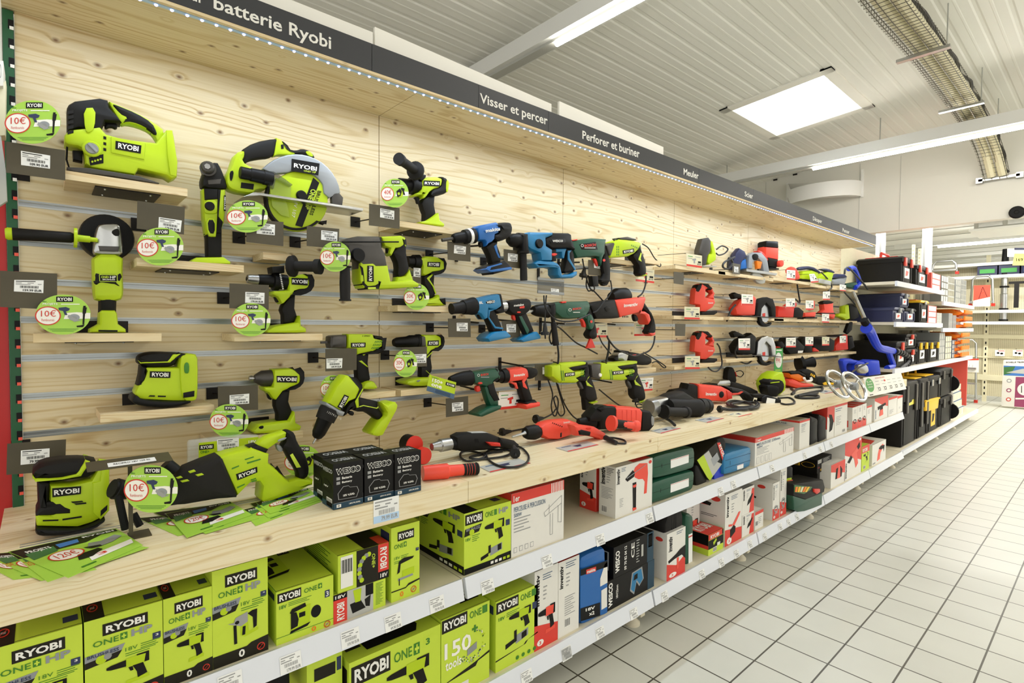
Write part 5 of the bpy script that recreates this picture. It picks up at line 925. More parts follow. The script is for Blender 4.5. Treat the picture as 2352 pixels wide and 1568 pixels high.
for i, (dx, lab) in enumerate(((0, 'first'), (770, 'second'))):
    t = T('mains_drill', (f'lime mains drill hanging left of its twin above the counter', 'lime mains drill with a grey front and white dial, right of its twin')[i], 'drill', p3(B5, 1000+dx, 1020, -.2))
    f = Fr(B5, y=-.2, anc=(700+dx, 500)); sh = lambda s: ' '.join(f'{x+dx},{y-(12 if i else 0)}' for x, y in PT(s))
    hook(t, B5, 510+dx, 680, -.19)
    if not i: G(t, f, [('front_housing', 'lime', .06, 0, .012, 0, '335,420 480,390 500,670 455,680 360,600 335,590')])
    else: G(t, f, [('front_housing', 'gun', .06, 0, .01, 0, '960,400 1120,380 1115,470 1110,640 980,600')])
    G(t, f, [('motor_body', 'lime', .066, .001, .012, 0, sh('470,385 560,365 860,348 880,355 870,400 620,450 700,500 850,480 850,560 730,610 780,650 720,690 480,690' if not i else '350,385 470,378 880,350 925,350 920,400 620,440 700,490 880,470 890,540 740,590 790,640 700,660 350,650 340,560')), ('top_grip', 'dark', .068, .001, .006, 0, sh('600,455 640,425 900,395 890,450 660,490')), ('rear_cover', 'dark', .064, .0005, .008, 0, sh('860,395 905,360 930,480 930,560 890,660 760,660 725,610 840,575 865,520 850,480')),
     ('handle', 'rubber', .05, -.008, .014, 1, sh('870,570 935,480 990,600 1060,780 1085,900 1075,980 970,990 900,940 890,800 900,700')), ('grip_trim', 'limecard', .004, -.0055, .001, 0, sh('880,640 945,580 935,600 905,640 905,670 1000,755 905,730')), ('handle_ring', 'lime', .052, -.006, .004, 0, sh('960,1000 1080,975 1078,1000 1000,1025')), ('trigger', 'gun', .02, -.018, .004, 1, sh('800,670 840,665 885,760 880,800 840,780'))])
    logo(t, f, PT(sh('528,530 690,512 692,568 532,590') if not i else '1285,500 1465,482 1470,540 1290,560'), 'RYOBI', d=.0025)
    m = M()
    for r in range(3):
        for k in range(3): x = 785+24*k+dx; y = 475+42*r-12*i; m.prism(f, [(x+8, y), (x+16, y), (x+8, y+28), (x, y+28)], .001, 'promodark', .0018, 0)
    for k in range(2): m.prism(f, PT(sh(f'{470+28*k},490 {480+28*k},488 {500+28*k},650 {490+28*k},650')), .001, 'promodark', .0018, 0)
    m.obj('vent', t, 0)
    if i: A = f.P(1090, 560, .001); M().turn(A, A+f.n*.006, [(0, .0095), (1, .008)], 'pale').obj('mode_dial', t)
    M().tube([p3(B5, 430+dx, 370, -.2), p3(B5, 350+dx, 350, -.16)], .003, 'bracket', 5, 0).obj('wire_hook', t)
    if not i:
        cord(t, B5, [(270, 640), (340, 860), (320, 1050), (350, 1190), (400, 1190), (430, 1000), (400, 900), (360, 950), (440, 1180), (500, 1200), (530, 1130), (480, 950), (400, 680)], -.16); cord(t, B5, [(420, 700), (520, 1000), (650, 1200), (780, 1290), (850, 1300)], -.17); cord(t, B5, [(390, 1100), (330, 1180), (190, 1250)], -.17); plug(t, p3(B5, 190, 1245, -.17), p3(B5, 20, 1265, -.17)); P_(t, 'charger_block', f, PT('895,790 1000,820 1060,1080 925,1130'), .03, 'dark', -.02, .006); cord(t, B5, [(425, 400), (435, 250), (420, 80)], -.18, .005)
    else: cord(t, B5, [(1080, 790), (1250, 930), (1400, 1040), (1500, 1060)], -.17); cord(t, B5, [(1190, 350), (1230, 170), (1240, 0)], -.17, .006); cord(t, B5, [(1800, 1000), (1790, 1080)], -.2, .008); plug(t, p3(B5, 1670, 860, -.18), p3(B5, 1655, 1040, -.18)); cord(t, B5, [(1790, 1060), (1700, 1080), (1670, 1040), (1720, 1020), (1800, 1050)], -.2)
card(B4, PT('1510,485 1760,520 1755,700 1510,670'), 'white price card behind the handle of the lime mains saw', -.13, base='cream')
card(B4, PT('1490,1225 1745,1222 1740,1400 1490,1402'), 'cream price card under the red rotary hammer', -.12, base='cream')
card(B4, PT('845,1240 1135,1228 1130,1420 840,1420'), 'cream price card behind the handle of the green drill', -.1, base='cream')
card(B5, PT('1730,610 1945,600 1925,805 1735,820'), 'white price card behind the second lime mains drill handle', -.1)
t = T('angle_grinder', 'small grey and black angle grinder on a board above the lime mains drills', 'angle grinder', p3(B5, 1650, 430, -.1)); f = Fr(B5, y=-.13, anc=(1650, 350))
G(t, f, [('gear_head', 'steel', .05, 0, .008, 0, '1385,230 1410,200 1540,190 1560,230 1530,340 1390,330'), ('vents', 'black', .05, .001, .006, 0, '1420,175 1440,165 1560,180 1545,215 1425,205'), ('body', 'dark', .055, .001, .014, 1, '1540,185 1700,210 1850,240 1930,290 1925,400 1750,410 1550,345'), ('switch', 'red', .02, .003, .003, 0, '1600,238 1670,232 1665,270 1620,265'), ('disc_guard', 'black', .05, .0, .006, 0, '1310,290 1390,250 1390,320 1540,340 1510,360 1340,345')]); cord(t, B5, [(1925, 365), (2000, 350), (2100, 440), (2140, 430), (2080, 380), (1950, 300), (1790, 205)], -.13)
board(B5, (1690, 455), (1985, 450), 'short pine board under the small grey angle grinder')
# ---------------------------------------------------------------- cartons and cases on the two shelves under the counter
MID, BAS = .523, .158
def pdrill(m, g, a, b, w, h, col='lime', dk='dark', foot=True, flip=1):
    F = lambda L: [(a+w*(x if flip > 0 else 1-x), b+h*y) for x, y in L]
    m.flat(g, F([(0, .74), (.1, .7), (.45, .66), (.45, .9), (.1, .86), (0, .82)]), dk, .0014); m.flat(g, F([(.42, .62), (.95, .6), (1, .75), (.95, .95), (.45, .93)]), col, .0012)
    m.flat(g, F([(.88, .62), (1, .62), (1, .98), (.7, .98), (.7, .93), (.92, .92)]), dk, .0015); m.flat(g, F([(.6, .62), (.85, .62), (.95, .2), (.72, .12), (.7, .35)]), dk, .0014); m.flat(g, F([(.5, .6), (.6, .6), (.62, .45), (.55, .45)]), dk, .0014)
    if foot: m.flat(g, F([(.42, .0), (1, .05), (1, .17), (.45, .14)]), col, .0014)
def phammer(m, g, a, b, w, h):
    F = lambda L: [(a+w*x, b+h*y) for x, y in L]
    m.flat(g, F([(0, .72), (.2, .7), (.25, .85), (.65, .95), (.65, .6), (.45, .5), (.2, .62)]), 'printgrey', .0012); m.flat(g, F([(.42, .5), (.65, .6), (.68, .25), (1, .3), (1, .2), (.55, .1), (.42, .2)]), 'lime', .0013)
    m.flat(g, F([(.46, .18), (.56, .18), (.58, .48), (.48, .48)]), 'black', .0016); m.flat(g, F([(.8, .95), (.97, .95), (.95, .35), (.84, .3), (.82, .7), (.65, .88)]), 'dark', .0014); m.flat(g, F([(.18, .6), (.28, .6), (.3, -.05), (.2, -.05)]), 'dark', .0014); m.oval(g, a+.3*w, b+.68*h, .07*w, .06*h, 'dark', .0016)
def psander(m, g, a, b, w, h):
    F = lambda L: [(a+w*x, b+h*y) for x, y in L]
    m.flat(g, F([(.1, .1), (.9, .2), (.95, .9), (.4, .85), (.1, .75)]), 'lime', .0012); m.flat(g, F([(.05, .15), (.35, .2), (.4, .45), (.3, .75), (.05, .78)]), 'dark', .0014); m.flat(g, F([(.0, .78), (.1, .92), (.7, 1), (.75, .85), (.1, .75)]), 'dark', .0015); m.flat(g, F([(0, 0), (.8, .08), (.95, .2), (.05, .1)]), 'black', .0015); m.rect(g, a+.42*w, b+.5*h, a+.7*w, b+.68*h, 'black', .0016)
def pjig(m, g, a, b, w, h, c='lime'):
    F = lambda L: [(a+w*x, b+h*y) for x, y in L]
    m.flat(g, F([(.3, .25), (1, .3), (1, .55), (.3, .52)]), c, .0012); m.flat(g, F([(0, .45), (.15, .5), (.2, .8), (.9, .88), (1, .95), (.4, 1), (.1, .9)]), 'dark', .0014); m.flat(g, F([(.05, .18), (.95, .22), (.9, .3), (.05, .27)]), 'silver', .0013); m.flat(g, F([(.1, 0), (.15, 0), (.15, .25), (.1, .25)]), 'dark', .0014)
def lines(m, g, a, b, w, n=3, st=.022, mt='promodark'):
    for k in range(n): m.rect(g, a, b-k*st, a+w*(1, .8, .9, .6)[k % 4], b-k*st+st*.32, mt, .0008)
def nobat(m, g, a, b, r, asp, c='orange'):
    m.oval(g, a, b, r, r*asp, 'ringred', .0012, hole=.78); m.flat(g, [(a-.6*r, b-.5*r*asp), (a-.5*r, b-.6*r*asp), (a+.6*r, b+.5*r*asp), (a+.5*r, b+.6*r*asp)], 'ringred', .0014); m.rect(g, a-.4*r, b-.25*r*asp, a+.4*r, b+.25*r*asp, 'printgrey', .001)
def hp(m, g, w, h, pic=pdrill, hpx=True, band='olive', small=False):
    k = w/h
    m.flat(g, [(0, .0), (1, .0), (1, .62), (0, .3)], 'limecard', .0003)
    m.rect(g, .22, .80, .8, .925, 'olive'); m.rtext(g, .26, .825, .76, .9, 'RYOBI', 'white', .035)
    m.rtext(g, .1, .705, .42, .765, 'ONE', 'promodark', .01); m.rect(g, .44, .705, .53, .775, 'promodark', .0008); m.rtext(g, .455, .715, .515, .765, '+', 'limecard', .05)
    if hpx:
        m.rtext(g, .58, .705, .86, .78, 'HP', 'silver', .04); m.flat(g, [(0, .53), (.43, .56), (.5, .66), (0, .63)], 'silver', .0006); m.flat(g, [(0, .5), (.4, .53), (.46, .595), (0, .565)], 'olive', .0009); m.rtext(g, .03, .6, .42, .635, 'BRUSHLESS', 'navyprint', .02); m.oval(g, .2, .56, .07, .07*k, 'lime', .0012, 14); m.oval(g, .28, .575, .05, .05*k, 'grey', .0013, 14)
    m.rtext(g, .5 if hpx else .1, .56, .66 if hpx else .3, .6, '18V', 'promodark', .0); lines(m, g, .7 if hpx else .34, .59, .26); lines(m, g, .5 if hpx else .1, .53, .4, 2)
    m.rect(g, .86, .6, .97, .6+.1*k, 'navyprint', .0008); m.rtext(g, .9, .63, .94, .6+.08*k, '3', 'white', .02)
    pic(m, g, .26, .2, .55, .3)
    if band:
        m.flat(g, [(0, 0), (1, 0), (1, .17), (.68, .15), (.6, .125), (0, .125)], band, .001); m.rtext(g, .45, .03, .56, .11, '0', 'white' if band == 'olive' else 'orange', .03, .0016); lines(m, g, .6, .1, .14, 3, .025, 'white'); nobat(m, g, .86, .07, .075, k)
def wesco(m, g, k):
    m.rect(g, 0, 0, 1, .13, 'tealcard'); m.rect(g, 0, .13, 1, .137, 'printgrey', .0008)
    m.rtext(g, .08, .75, .92, .9, 'WESCO', 'white', .075, .0008); m.rtext(g, .1, .765, .9, .885, 'WESCO', 'black', .03)
    for b, s in ((.64, 'Batterie'), (.54, 'Battery')): m.rect(g, .1, b, .22, b+.065, 'printgrey'); m.rtext(g, .28, b+.005, .62, b+.06, s, 'white', .02)
    p = [(.16, .2), (.78, .18), (.86, .32), (.8, .42), (.55, .44), (.5, .48), (.32, .48), (.14, .34)]; m.flat(g, p, 'printgrey', .0006); m.flat(g, [(.5+(x-.5)*.94, .33+(y-.33)*.93) for x, y in p], 'dark', .0009); m.rtext(g, .32, .25, .7, .3, '18V 4.0Ah', 'white', .02)
    m.rect(g, .1, .03, .25, .1, 'white', .0009); m.rtext(g, .14, .045, .2, .09, '0', 'black', .02, .0014); m.rtext(g, .52, .05, .9, .085, '18V/4.0Ah', 'white', .02)
def inv(m, g, k, pic='drill', red=True, vt=True):
    if red: m.flat(g, [(0, 0), (1, 0), (1, .24), (0, .32)], 'redcard', .0006)
    if vt: m.text(g, [(.07, .55), (.07, .95), (.2, .95), (.2, .55)], 'inventiv', 'black', .03)
    lines(m, g, .34, .92, .4, 3, .03, 'printblue'); lines(m, g, .36, .76, .16, 4, .05, 'printgrey')
    if pic == 'drill': pdrill(m, g, .15, .16, .72, .36, 'coral')
    if pic == 'grinder': m.flat(g, [(.3, .12), (.6, .2), (.62, .3), (.5, .35), (.3, .28)], 'dark', .0014); m.flat(g, [(.5, .3), (.85, .5), (.9, .56), (.8, .56), (.42, .36)], 'coral', .0013); m.flat(g, [(.2, .36), (.4, .34), (.4, .38), (.2, .4)], 'coral', .0015)
    if pic == 'jig': pjig(m, g, .2, .1, .6, .26, 'coral'); m.oval(g, .5, .28, .3, .1, 'printgrey', .0015, hole=.6)
    if red: m.oval(g, .25, .08, .14, .14*k*.7, 'white', .0012, 14); m.rtext(g, .2, .055, .28, .1, '3', 'ringred', .02, .0016)
def bars(m, g, a0, b0, a1, b1, n=9):
    m.rect(g, a0, b0, a1, b1, 'white', .0006)
    for k in range(n): x = a0+(a1-a0)*(.06+.9*k/n); m.rect(g, x, b0+(b1-b0)*.1, x+(a1-a0)*(.03, .06, .045)[k % 3], b0+(b1-b0)*.9, 'black', .0009)
def one(m, g, k, title, sub):
    m.rect(g, 0, .84, 1, 1, 'redcard'); m.rtext(g, .03, .865, .14, .96, '1er', 'white', .02); 
    for i in range(8): m.rect(g, .74+.032*i, .84, .755+.032*i, 1, 'pale', .0008)
    m.rtext(g, .04, .7, .62, .8, title, 'printblue', .005); m.rtext(g, .04, .62, .18, .68, sub, 'printblue', .01); lines(m, g, .04, .58, .3, 5, .05, 'printgrey')
    for i in range(4): m.rect(g, .04+.1*i, .06, .1+.1*i, .06+.07*k, 'printgrey'); m.rect(g, .047+.1*i, .068, .093+.1*i, .052+.07*k, 'whitecard', .0008)
    for p, q in (((.6, .55), (.95, .75)), ((.62, .48), (.95, .62)), ((.6, .55), (.62, .48)), ((.95, .75), (.95, .3)), ((.88, .6), (.88, .32)), ((.72, .5), (.72, .15)), ((.77, .5), (.77, .15)), ((.72, .15), (.77, .15)), ((.7, .52), (.7, .66)), ((.88, .32), (.95, .3))):
        d = V(q)-V(p); nn_ = V((-d.y, d.x)).normalized()*.004; m.flat(g, [V(p)+nn_, V(q)+nn_, V(q)-nn_, V(p)-nn_], 'printgrey', .0009)
def crt(c, u0, u1, top, z0, label, depth=.2, yf=-.522, mt='limecard', yaw=0, name='carton', grp=None, z1=None, x0=None, smt=None, tmt=None):
    """carton standing on z0; u0 and u1 = a point on its front left and right edge, top = a point on its front top edge"""
    X0 = x0 if x0 is not None else p3(c, *u0, yf).x; X1 = p3(c, *u1, yf).x; Z1 = z1 or p3(c, *top, yf).z
    m = M(); w, h = X1-X0, Z1-z0; cs, sn = math.cos(yaw), math.sin(yaw)
    ex = V((cs, sn, 0)); ey = V((-sn, cs, 0)); O = V((X0, yf, z0))
    P = [O+ex*a*w+ey*b*depth+V((0, 0, cz*h)) for cz in (0, 1) for a, b in ((0, 0), (1, 0), (1, 1), (0, 1))]
    m.add(P, [(0, 3, 2, 1), (0, 1, 5, 4), (1, 2, 6, 5), (2, 3, 7, 6)], mt); m.add(P, [(4, 5, 6, 7)], tmt or mt); m.add(P, [(3, 0, 4, 7)], smt or mt)
    m.quad(P[4]+V((0, 0, .0007))+ey*.004, P[5]+V((0, 0, .0007))+ey*.004, P[5]+V((0, 0, .0007))+ey*.0055, P[4]+V((0, 0, .0007))+ey*.0055, 'rubber')
    m.F = Fw(O, ex, (0, 0, 1), w, h); m.L = Fw(O+ey*depth, -ey, (0, 0, 1), depth, h); m.T = Fw(P[4], ex, ey, w, depth); m.k = w/h
    m.fin = lambda: tag(m.obj(name, smooth=0, O=O+ex*w/2+ey*depth/2), label, 'box', grp)
    return m
def lime_top(m):
    m.rect(m.T, 0, 0, .25, 1, 'olive'); nobat(m, m.T, .12, .25, .07, 1.2); m.rect(m.T, .78, .12, .96, .24, 'navyprint'); m.flat(m.T, [(.35, .6), (.7, .5), (.8, .9), (.4, .95)], 'dark')
def lime_side(m): m.rect(m.L, .7, .8, .95, .92, 'navyprint'); lines(m, m.L, .1, .7, .6, 6, .04); nobat(m, m.L, .6, .12, .1, m.k)
RL = 'lime drill cartons on the middle shelf'
x2 = p3(C1, 193*4.523, 1100, -.522).x if 0 else at(193.5, 1450, y=-.522).x
b = crt(C1, (0, 0), (858, 900), (840, 695), MID, 'nearest lime carton with a brushless banner at the left photo edge', .22, x0=2*x2-at(374, 1450, y=-.522).x-.003); hp(b, b.F, 1, 1/b.k); lime_top(b); b.fin()
b = crt(C1, (876, 900), (1690, 700), (880, 675), MID, 'second lime carton from the left, showing a long percussion drill', .22); hp(b, b.F, 1, 1/b.k); lime_top(b); b.fin()
b = crt(C1, (1698, 700), (2203, 500), (1695, 440), MID, 'narrow lime carton third from the left with an impact driver picture', .22); hp(b, b.F, 1, 1/b.k); lime_top(b); b.fin()
b = crt(C2, (70, 900), (572, 800), (75, 560), MID, 'tall lime carton picturing a rotary hammer, fourth from the left', .22); hp(b, b.F, 1, 1/b.k, phammer); b.rect(b.T, 0, 0, .25, 1, 'olive'); b.fin()
b = crt(C2, (648, 900), (1165, 800), (645, 752), MID, 'square lime carton picturing a palm sander on front and top', .26)
m, g = b, b.F; m.rect(g, .02, .78, .42, .96, 'olive'); m.rtext(g, .05, .81, .4, .93, 'RYOBI', 'white', .035); m.rtext(g, .47, .82, .7, .91, 'ONE', 'promodark', .01); m.rect(g, .72, .82, .79, .92, 'promodark'); m.rtext(g, .735, .835, .775, .905, '+', 'limecard', .05, .0016); m.rtext(g, .05, .66, .17, .73, '18V', 'promodark'); lines(m, g, .2, .73, .4, 3, .03); psander(m, g, .22, .14, .38, .5); m.oval(g, .68, .4, .09, .12, 'black'); m.rect(g, .84, .6, .93, .74, 'navyprint'); m.rtext(g, .86, .62, .91, .72, '3', 'white'); m.rect(g, 0, .13, 1, .14, 'promodark'); m.rtext(g, .6, .03, .68, .12, '0', 'orange', .02); nobat(m, g, .88, .07, .06, m.k)
psander(m, m.T, .05, .3, .45, .5); m.rect(m.T, .5, .8, .72, .96, 'olive'); m.rtext(m.T, .53, .83, .7, .93, 'RYOBI', 'white', .03); m.rtext(m.T, .75, .83, .97, .93, 'ONE+', 'promodark'); m.rect(m.T, 0, 0, .01, 1, 'promodark'); lime_side(m); b.fin()
b = crt(C2, (1165, 1000), (1637, 900), (1165, 778), MID, 'red banded carton with an angle grinder photo, lower of its stack', .2)
m, g = b, b.F; m.rect(g, 0, 0, .25, 1, 'redcard'); m.text(g, [(.06, .08), (.06, .68), (.2, .68), (.2, .08)], 'RYOBI', 'white', .03); m.rect(g, 0, .8, .25, 1, 'black', .0009); m.rtext(g, .03, .84, .22, .95, '18V', 'white', .02, .0016); m.rect(g, .25, 0, .75, 1, 'greycard'); m.flat(g, [(.3, .5), (.5, .55), (.6, .2), (.35, .15)], 'dark', .001); m.flat(g, [(.36, .95), (.52, .95), (.5, .5), (.4, .5)], 'lime', .0012); m.flat(g, [(.58, .5), (.7, .6), (.68, .2), (.6, .25)], 'rubber', .001); m.rect(g, .6, .6, .75, 1, 'black', .0012); lines(m, g, .8, .9, .15, 16, .05); zt = b.F.O.z+b.F.sz; b.fin()
b = crt(C2, (1207, 600), (1665, 450), (1205, 425), zt+.001, 'red and lime carton with a curved tool picture, upper of its stack', .24, smt='limecard')
m, g = b, b.F; m.rect(g, .35, 0, .78, 1, 'olive'); bars(m, g, .05, .1, .28, .95, 12); m.rect(g, .05, .1, .28, .5, 'white', .001); m.rect(g, .78, 0, 1, 1, 'redcard'); m.text(g, [(.96, .9), (.96, .3), (.82, .3), (.82, .9)], 'RYOBI', 'white', .03); m.rect(g, .78, 0, 1, .22, 'black', .0009); m.rtext(g, .82, .05, .97, .17, '18V', 'white', .02, .0016)
for i in range(9): a = 1.6+i*.28; m.oval(g, .6+.2*math.cos(a), .42+.4*math.sin(a), .045, .07, ('lime', 'grey')[i % 2], .001+.0001*i, 10)
m.text(g, [(.72, .8), (.72, .4), (.65, .4), (.65, .8)], 'ONE+', 'limecard'); m.rect(m.T, .5, 0, 1, 1, 'olive'); m.rect(m.T, .8, 0, 1, .25, 'redcard', .0009); m.oval(m.T, .45, .6, .16, .12, 'cream'); lines(m, m.L, .1, .9, .7, 10, .06); b.fin()
b = crt(C2, (1688, 500), (1944, 400), (1685, 172), MID, 'slim lime carton picturing a jigsaw, right end of the first bay', .2)
hp(b, b.F, 1, 1/b.k, lambda m, g, a, q, w, h: pjig(m, g, .2, .2, .6, .36), False, None); m, g = b, b.F; m.flat(g, [(0, .135), (.5, .135), (.6, .16), (1, .19), (1, .21), (.6, .19), (.5, .15), (0, .15)], 'olive', .0012); m.rtext(g, .3, .04, .42, .11, '0', 'orange', .02); nobat(m, g, .78, .085, .1, b.k); lime_side(b); b.rect(b.T, .2, .2, .6, .8, 'limecard'); b.fin()
b = crt(C3, (405, 500), (750, 450), (405, 322), MID, 'deep lime drill carton with a black base band, alone in the second bay', .3)
m, g = b, b.F
def kit(m, g, k): m.rect(g, .02, .8, .38, .97, 'olive'); m.rtext(g, .05, .83, .35, .94, 'RYOBI', 'white', .035); m.rtext(g, .43, .84, .6, .93, 'ONE', 'promodark', .01); m.rect(g, .62, .84, .68, .935, 'promodark'); m.rtext(g, .72, .84, .93, .93, 'HP', 'silver', .04); m.flat(g, [(0, .62), (.3, .65), (.36, .77), (.02, .74)], 'olive'); m.rtext(g, .04, .7, .32, .75, 'BRUSHLESS', 'silver', .02); m.oval(g, .15, .67, .05, .05, 'lime', .0014); m.rtext(g, .03, .54, .13, .59, '18V', 'promodark'); lines(m, g, .16, .6, .16, 4, .03); pdrill(m, g, .42, .36, .42, .4, foot=False); m.flat(g, [(.34, .14), (.5, .18), (.5, .24), (.34, .2)], 'dark'); m.flat(g, [(.54, .17), (.8, .22), (.8, .34), (.54, .3)], 'silver'); m.flat(g, [(.7, .22), (.78, .23), (.78, .33), (.7, .32)], 'dark', .001); m.flat(g, [(.5, .22), (.55, .23), (.55, .36), (.5, .35)], 'dark', .0012); m.flat(g, [(0, 0), (1, 0), (1, .14), (.7, .13), (.62, .1), (0, .1)], 'black'); [m.rect(g, .55+.09*i, .03, .61+.09*i, .075, ('white', 'lime')[i > 2], .001) for i in range(5)]; m.rect(g, .88, .6, .97, .7, 'navyprint')
kit(m, g, m.k); kit(m, m.L, 1); m.rect(m.T, 0, 0, .28, 1, 'blackcard'); m.rect(m.T, .75, .1, .9, .2, 'navyprint'); b.fin()
b = crt(C3, (754, 500), (1140, 300), (738, 180), MID, 'white carton with a red band reading Perceuse à percussion', .14, mt='whitecard'); one(b, b.F, b.k, 'PERCEUSE À PERCUSSION', '500W'); b.rect(b.L, 0, .84, 1, 1, 'redcard'); b.rect(b.T, .05, .12, .95, .9, 'beigedark'); b.rect(b.T, 0, 0, 1, .12, 'redcard', .0005); b.fin()
b = crt(C5, (545, 700), (985, 500), (545, 492), MID, 'white carton with a large red percussion drill picture, second bay right end', .085, mt='whitecard', z1=None)
m, g = b, b.F; m.text(g, [(.02, .66), (.02, .96), (.1, .96), (.1, .66)], 'inventiv', 'black', .03); lines(m, g, .14, .95, .12, 3, .03, 'printblue'); m.oval(g, .93, .93, .045, .035, 'redcard')
m.flat(g, [(.5, .9), (.62, .96), (.85, .92), (.87, .7), (.85, .45), (.84, .3), (.76, .3), (.78, .55), (.72, .62), (.6, .64), (.5, .7), (.46, .82)], 'coral'); m.flat(g, [(.24, .72), (.44, .86), (.5, .8), (.48, .72), (.3, .66)], 'rubber', .001); m.flat(g, [(.44, .6), (.54, .6), (.54, .06), (.46, .06)], 'dark', .001); m.flat(g, [(.44, .1), (.55, .08), (.55, .04), (.46, .03)], 'coral', .0014); m.flat(g, [(.28, .72), (.82, .9), (.82, .91), (.28, .74)], 'silver', .0016); m.flat(g, [(.44, .55), (.55, .56), (.53, .5), (.46, .5)], 'coral', .0015); lines(m, g, .1, .35, .1, 6, .03, 'printgrey')
def invside(m, g): m.text(g, [(.1, .62), (.1, .96), (.38, .96), (.38, .62)], 'inventiv', 'black', .03); lines(m, g, .45, .95, .45, 4, .03, 'rubber'); lines(m, g, .45, .82, .25, 4, .05, 'printgrey'); lines(m, g, .15, .56, .7, 8, .03, 'printgrey'); bars(m, g, .15, .06, .5, .2)
invside(m, m.L); m.rect(m.T, .5, .1, 1, 1, 'redcard'); b.fin()
b = crt(C5, (310, 800), (360, 700), (130, 520), MID, 'narrow red and white drill carton half hidden behind the white percussion drill carton', .09, yf=-.42, mt='redcard', z1=.76, smt='whitecard'); m, g = b, b.L; inv(m, g, .4); b.fin()
# moulded cases: rounded prisms seen from the front
def case(c, q, th, label, mt, yf=-.52, z=None, latch=True, name='tool_case', cat='tool case', bev=.014, ribs=2, lab=None, body=None, grp=None):
    fr = Fr(c, y=yf, anc=q[0]); t = T(name, label, cat, fr.P(sum(p[0] for p in q)/len(q), max(p[1] for p in q), -th/2), grp)
    P_(t, 'shell', fr, q, th, mt, 0, bev, -1)
    m = M(); g = Fq(fr, *[q[i] for i in (0, 1, 2, 3)])
    for i in range(ribs): b_ = (i+1)/(ribs+1); m.rect(g, .03, b_, .97, b_+.014, 'black', .0005)
    if latch: m.rect(g, .2, .42, .21, .6, 'black', .0007)
    m.obj('seam', t, 0)
    if lab: mm = M(); g2 = Fq(fr, *lab); mm.rect(g2, 0, 0, 1, 1, 'sticker', .001); mm.rect(g2, 0, .9, 1, .94, 'ringred', .0014); lines(mm, g2, .06, .76, .3, 3, .16, 'rubber'); bars(mm, g2, .7, .3, .95, .8, 7); mm.obj('label_sticker', t, 0)
    return t
case(C5, PT('985,355 1500,230 1500,500 985,640'), .16, 'upper dark green tool case of the stack of two', 'green', lab=PT('1203,393 1420,330 1418,428 1203,498'), ribs=1)
case(C5, PT('975,665 1502,512 1482,762 960,942'), .16, 'lower dark green tool case of the stack of two', 'green', lab=PT('1203,688 1420,615 1420,712 1200,790'), ribs=1)
fr = Fr(C5, y=-.5, anc=(1600, 700)); t = T('sleeved_case', 'black case in a lime and red sleeve leaning over beside the green cases', 'tool case', p3(C5, 1600, 700, -.5))
P_(t, 'case_bottom', fr, PT('1500,470 1540,440 1640,620 1645,670 1560,722 1508,720'), .14, 'dark', 0, .012, 1); P_(t, 'case_top', fr, PT('1740,160 1845,110 1880,200 1860,300 1830,330'), .14, 'rubber', 0, .012, 1); P_(t, 'sleeve', fr, PT('1500,395 1760,165 1840,385 1660,640 1620,600'), .16, 'olive', .008, .002)
m = M(); m.flat(fr, PT('1500,395 1580,330 1690,590 1655,640 1620,600'), 'lime', .0095); m.flat(fr, PT('1580,330 1640,280 1700,400 1800,440 1690,590'), 'greycard', .0096); m.flat(fr, PT('1740,190 1775,180 1840,350 1805,400'), 'redcard', .0098); m.text(fr, PT('1785,200 1835,345 1812,372 1758,222'), 'RYOBI', 'white', .03, .0102); m.flat(fr, PT('1665,385 1740,300 1770,380 1700,470'), 'silver', .0099); bars(m, Fq(fr, (1610, 490), (1660, 450), (1690, 580), (1640, 620)), 0, 0, 1, 1); m.obj('sleeve_print', t, 0)
case(C5, PT('1852,320 2178,230 2168,482 1842,592'), .2, 'bright blue tool case in front of the white grinder carton', 'teal', lab=PT('2000,465 2077,440 2075,492 2000,515'), ribs=2)
b = crt(C5, (1728, 600), (1840, 580), (1730, 330), MID, 'dark blue carton edge left of the blue tool case', .2, yf=-.5, mt='bluep', z1=.66); b.fin()
b = crt(D4, (318, 900), (838, 800), (310, 748), MID, 'white carton with a red band reading Meuleuse 230mm', .3, mt='whitecard'); one(b, b.F, b.k, 'MEULEUSE 230mm', '2000W'); b.rect(b.L, 0, .84, 1, 1, 'redcard'); b.rect(b.T, 0, 0, .04, 1, 'redcard'); b.rect(b.T, 0, .92, 1, 1, 'redcard'); b.fin()
b = crt(D4, (920, 700), (1055, 650), (920, 512), MID, 'tall white carton with a red rim right of the Meuleuse carton', .26, mt='whitecard'); m, g = b, b.F; m.rect(g, 0, .93, 1, 1, 'redcard'); m.rect(m.L, 0, .93, 1, 1, 'redcard'); m.rtext(m.L, .1, .84, .7, .89, 'PONCEUSE', 'printblue', .01); lines(m, g, .15, .84, .5, 2, .05, 'printblue'); lines(m, g, .15, .74, .4, 5, .04, 'printgrey'); m.rect(m.T, .08, .08, .92, .92, 'beigedark'); b.fin()
case(D4, PT('1062,432 1175,470 1170,800 1060,858'), .24, 'first of two upright dark brown cases with handles', 'dark', ribs=0, latch=False, bev=.02, grp='upright dark cases')
case(D4, PT('1182,410 1290,450 1285,760 1180,818'), .24, 'second of two upright dark brown cases with handles', 'dark', ribs=0, latch=False, bev=.02, grp='upright dark cases')
b = crt(D4, (1292, 600), (1388, 500), (1290, 318), MID, 'clear and red pack with a black tool shape beside the dark cases', .1, mt='whitecard'); m, g = b, b.F; m.flat(g, [(0, 1), (1, 1), (1, .45), (0, .7)], 'redcard'); m.flat(g, [(.2, .75), (.6, .72), (.9, .5), (.7, .25), (.3, .2), (.35, .5)], 'rubber', .001); m.rect(m.L, 0, .3, 1, 1, 'redcard'); b.fin()
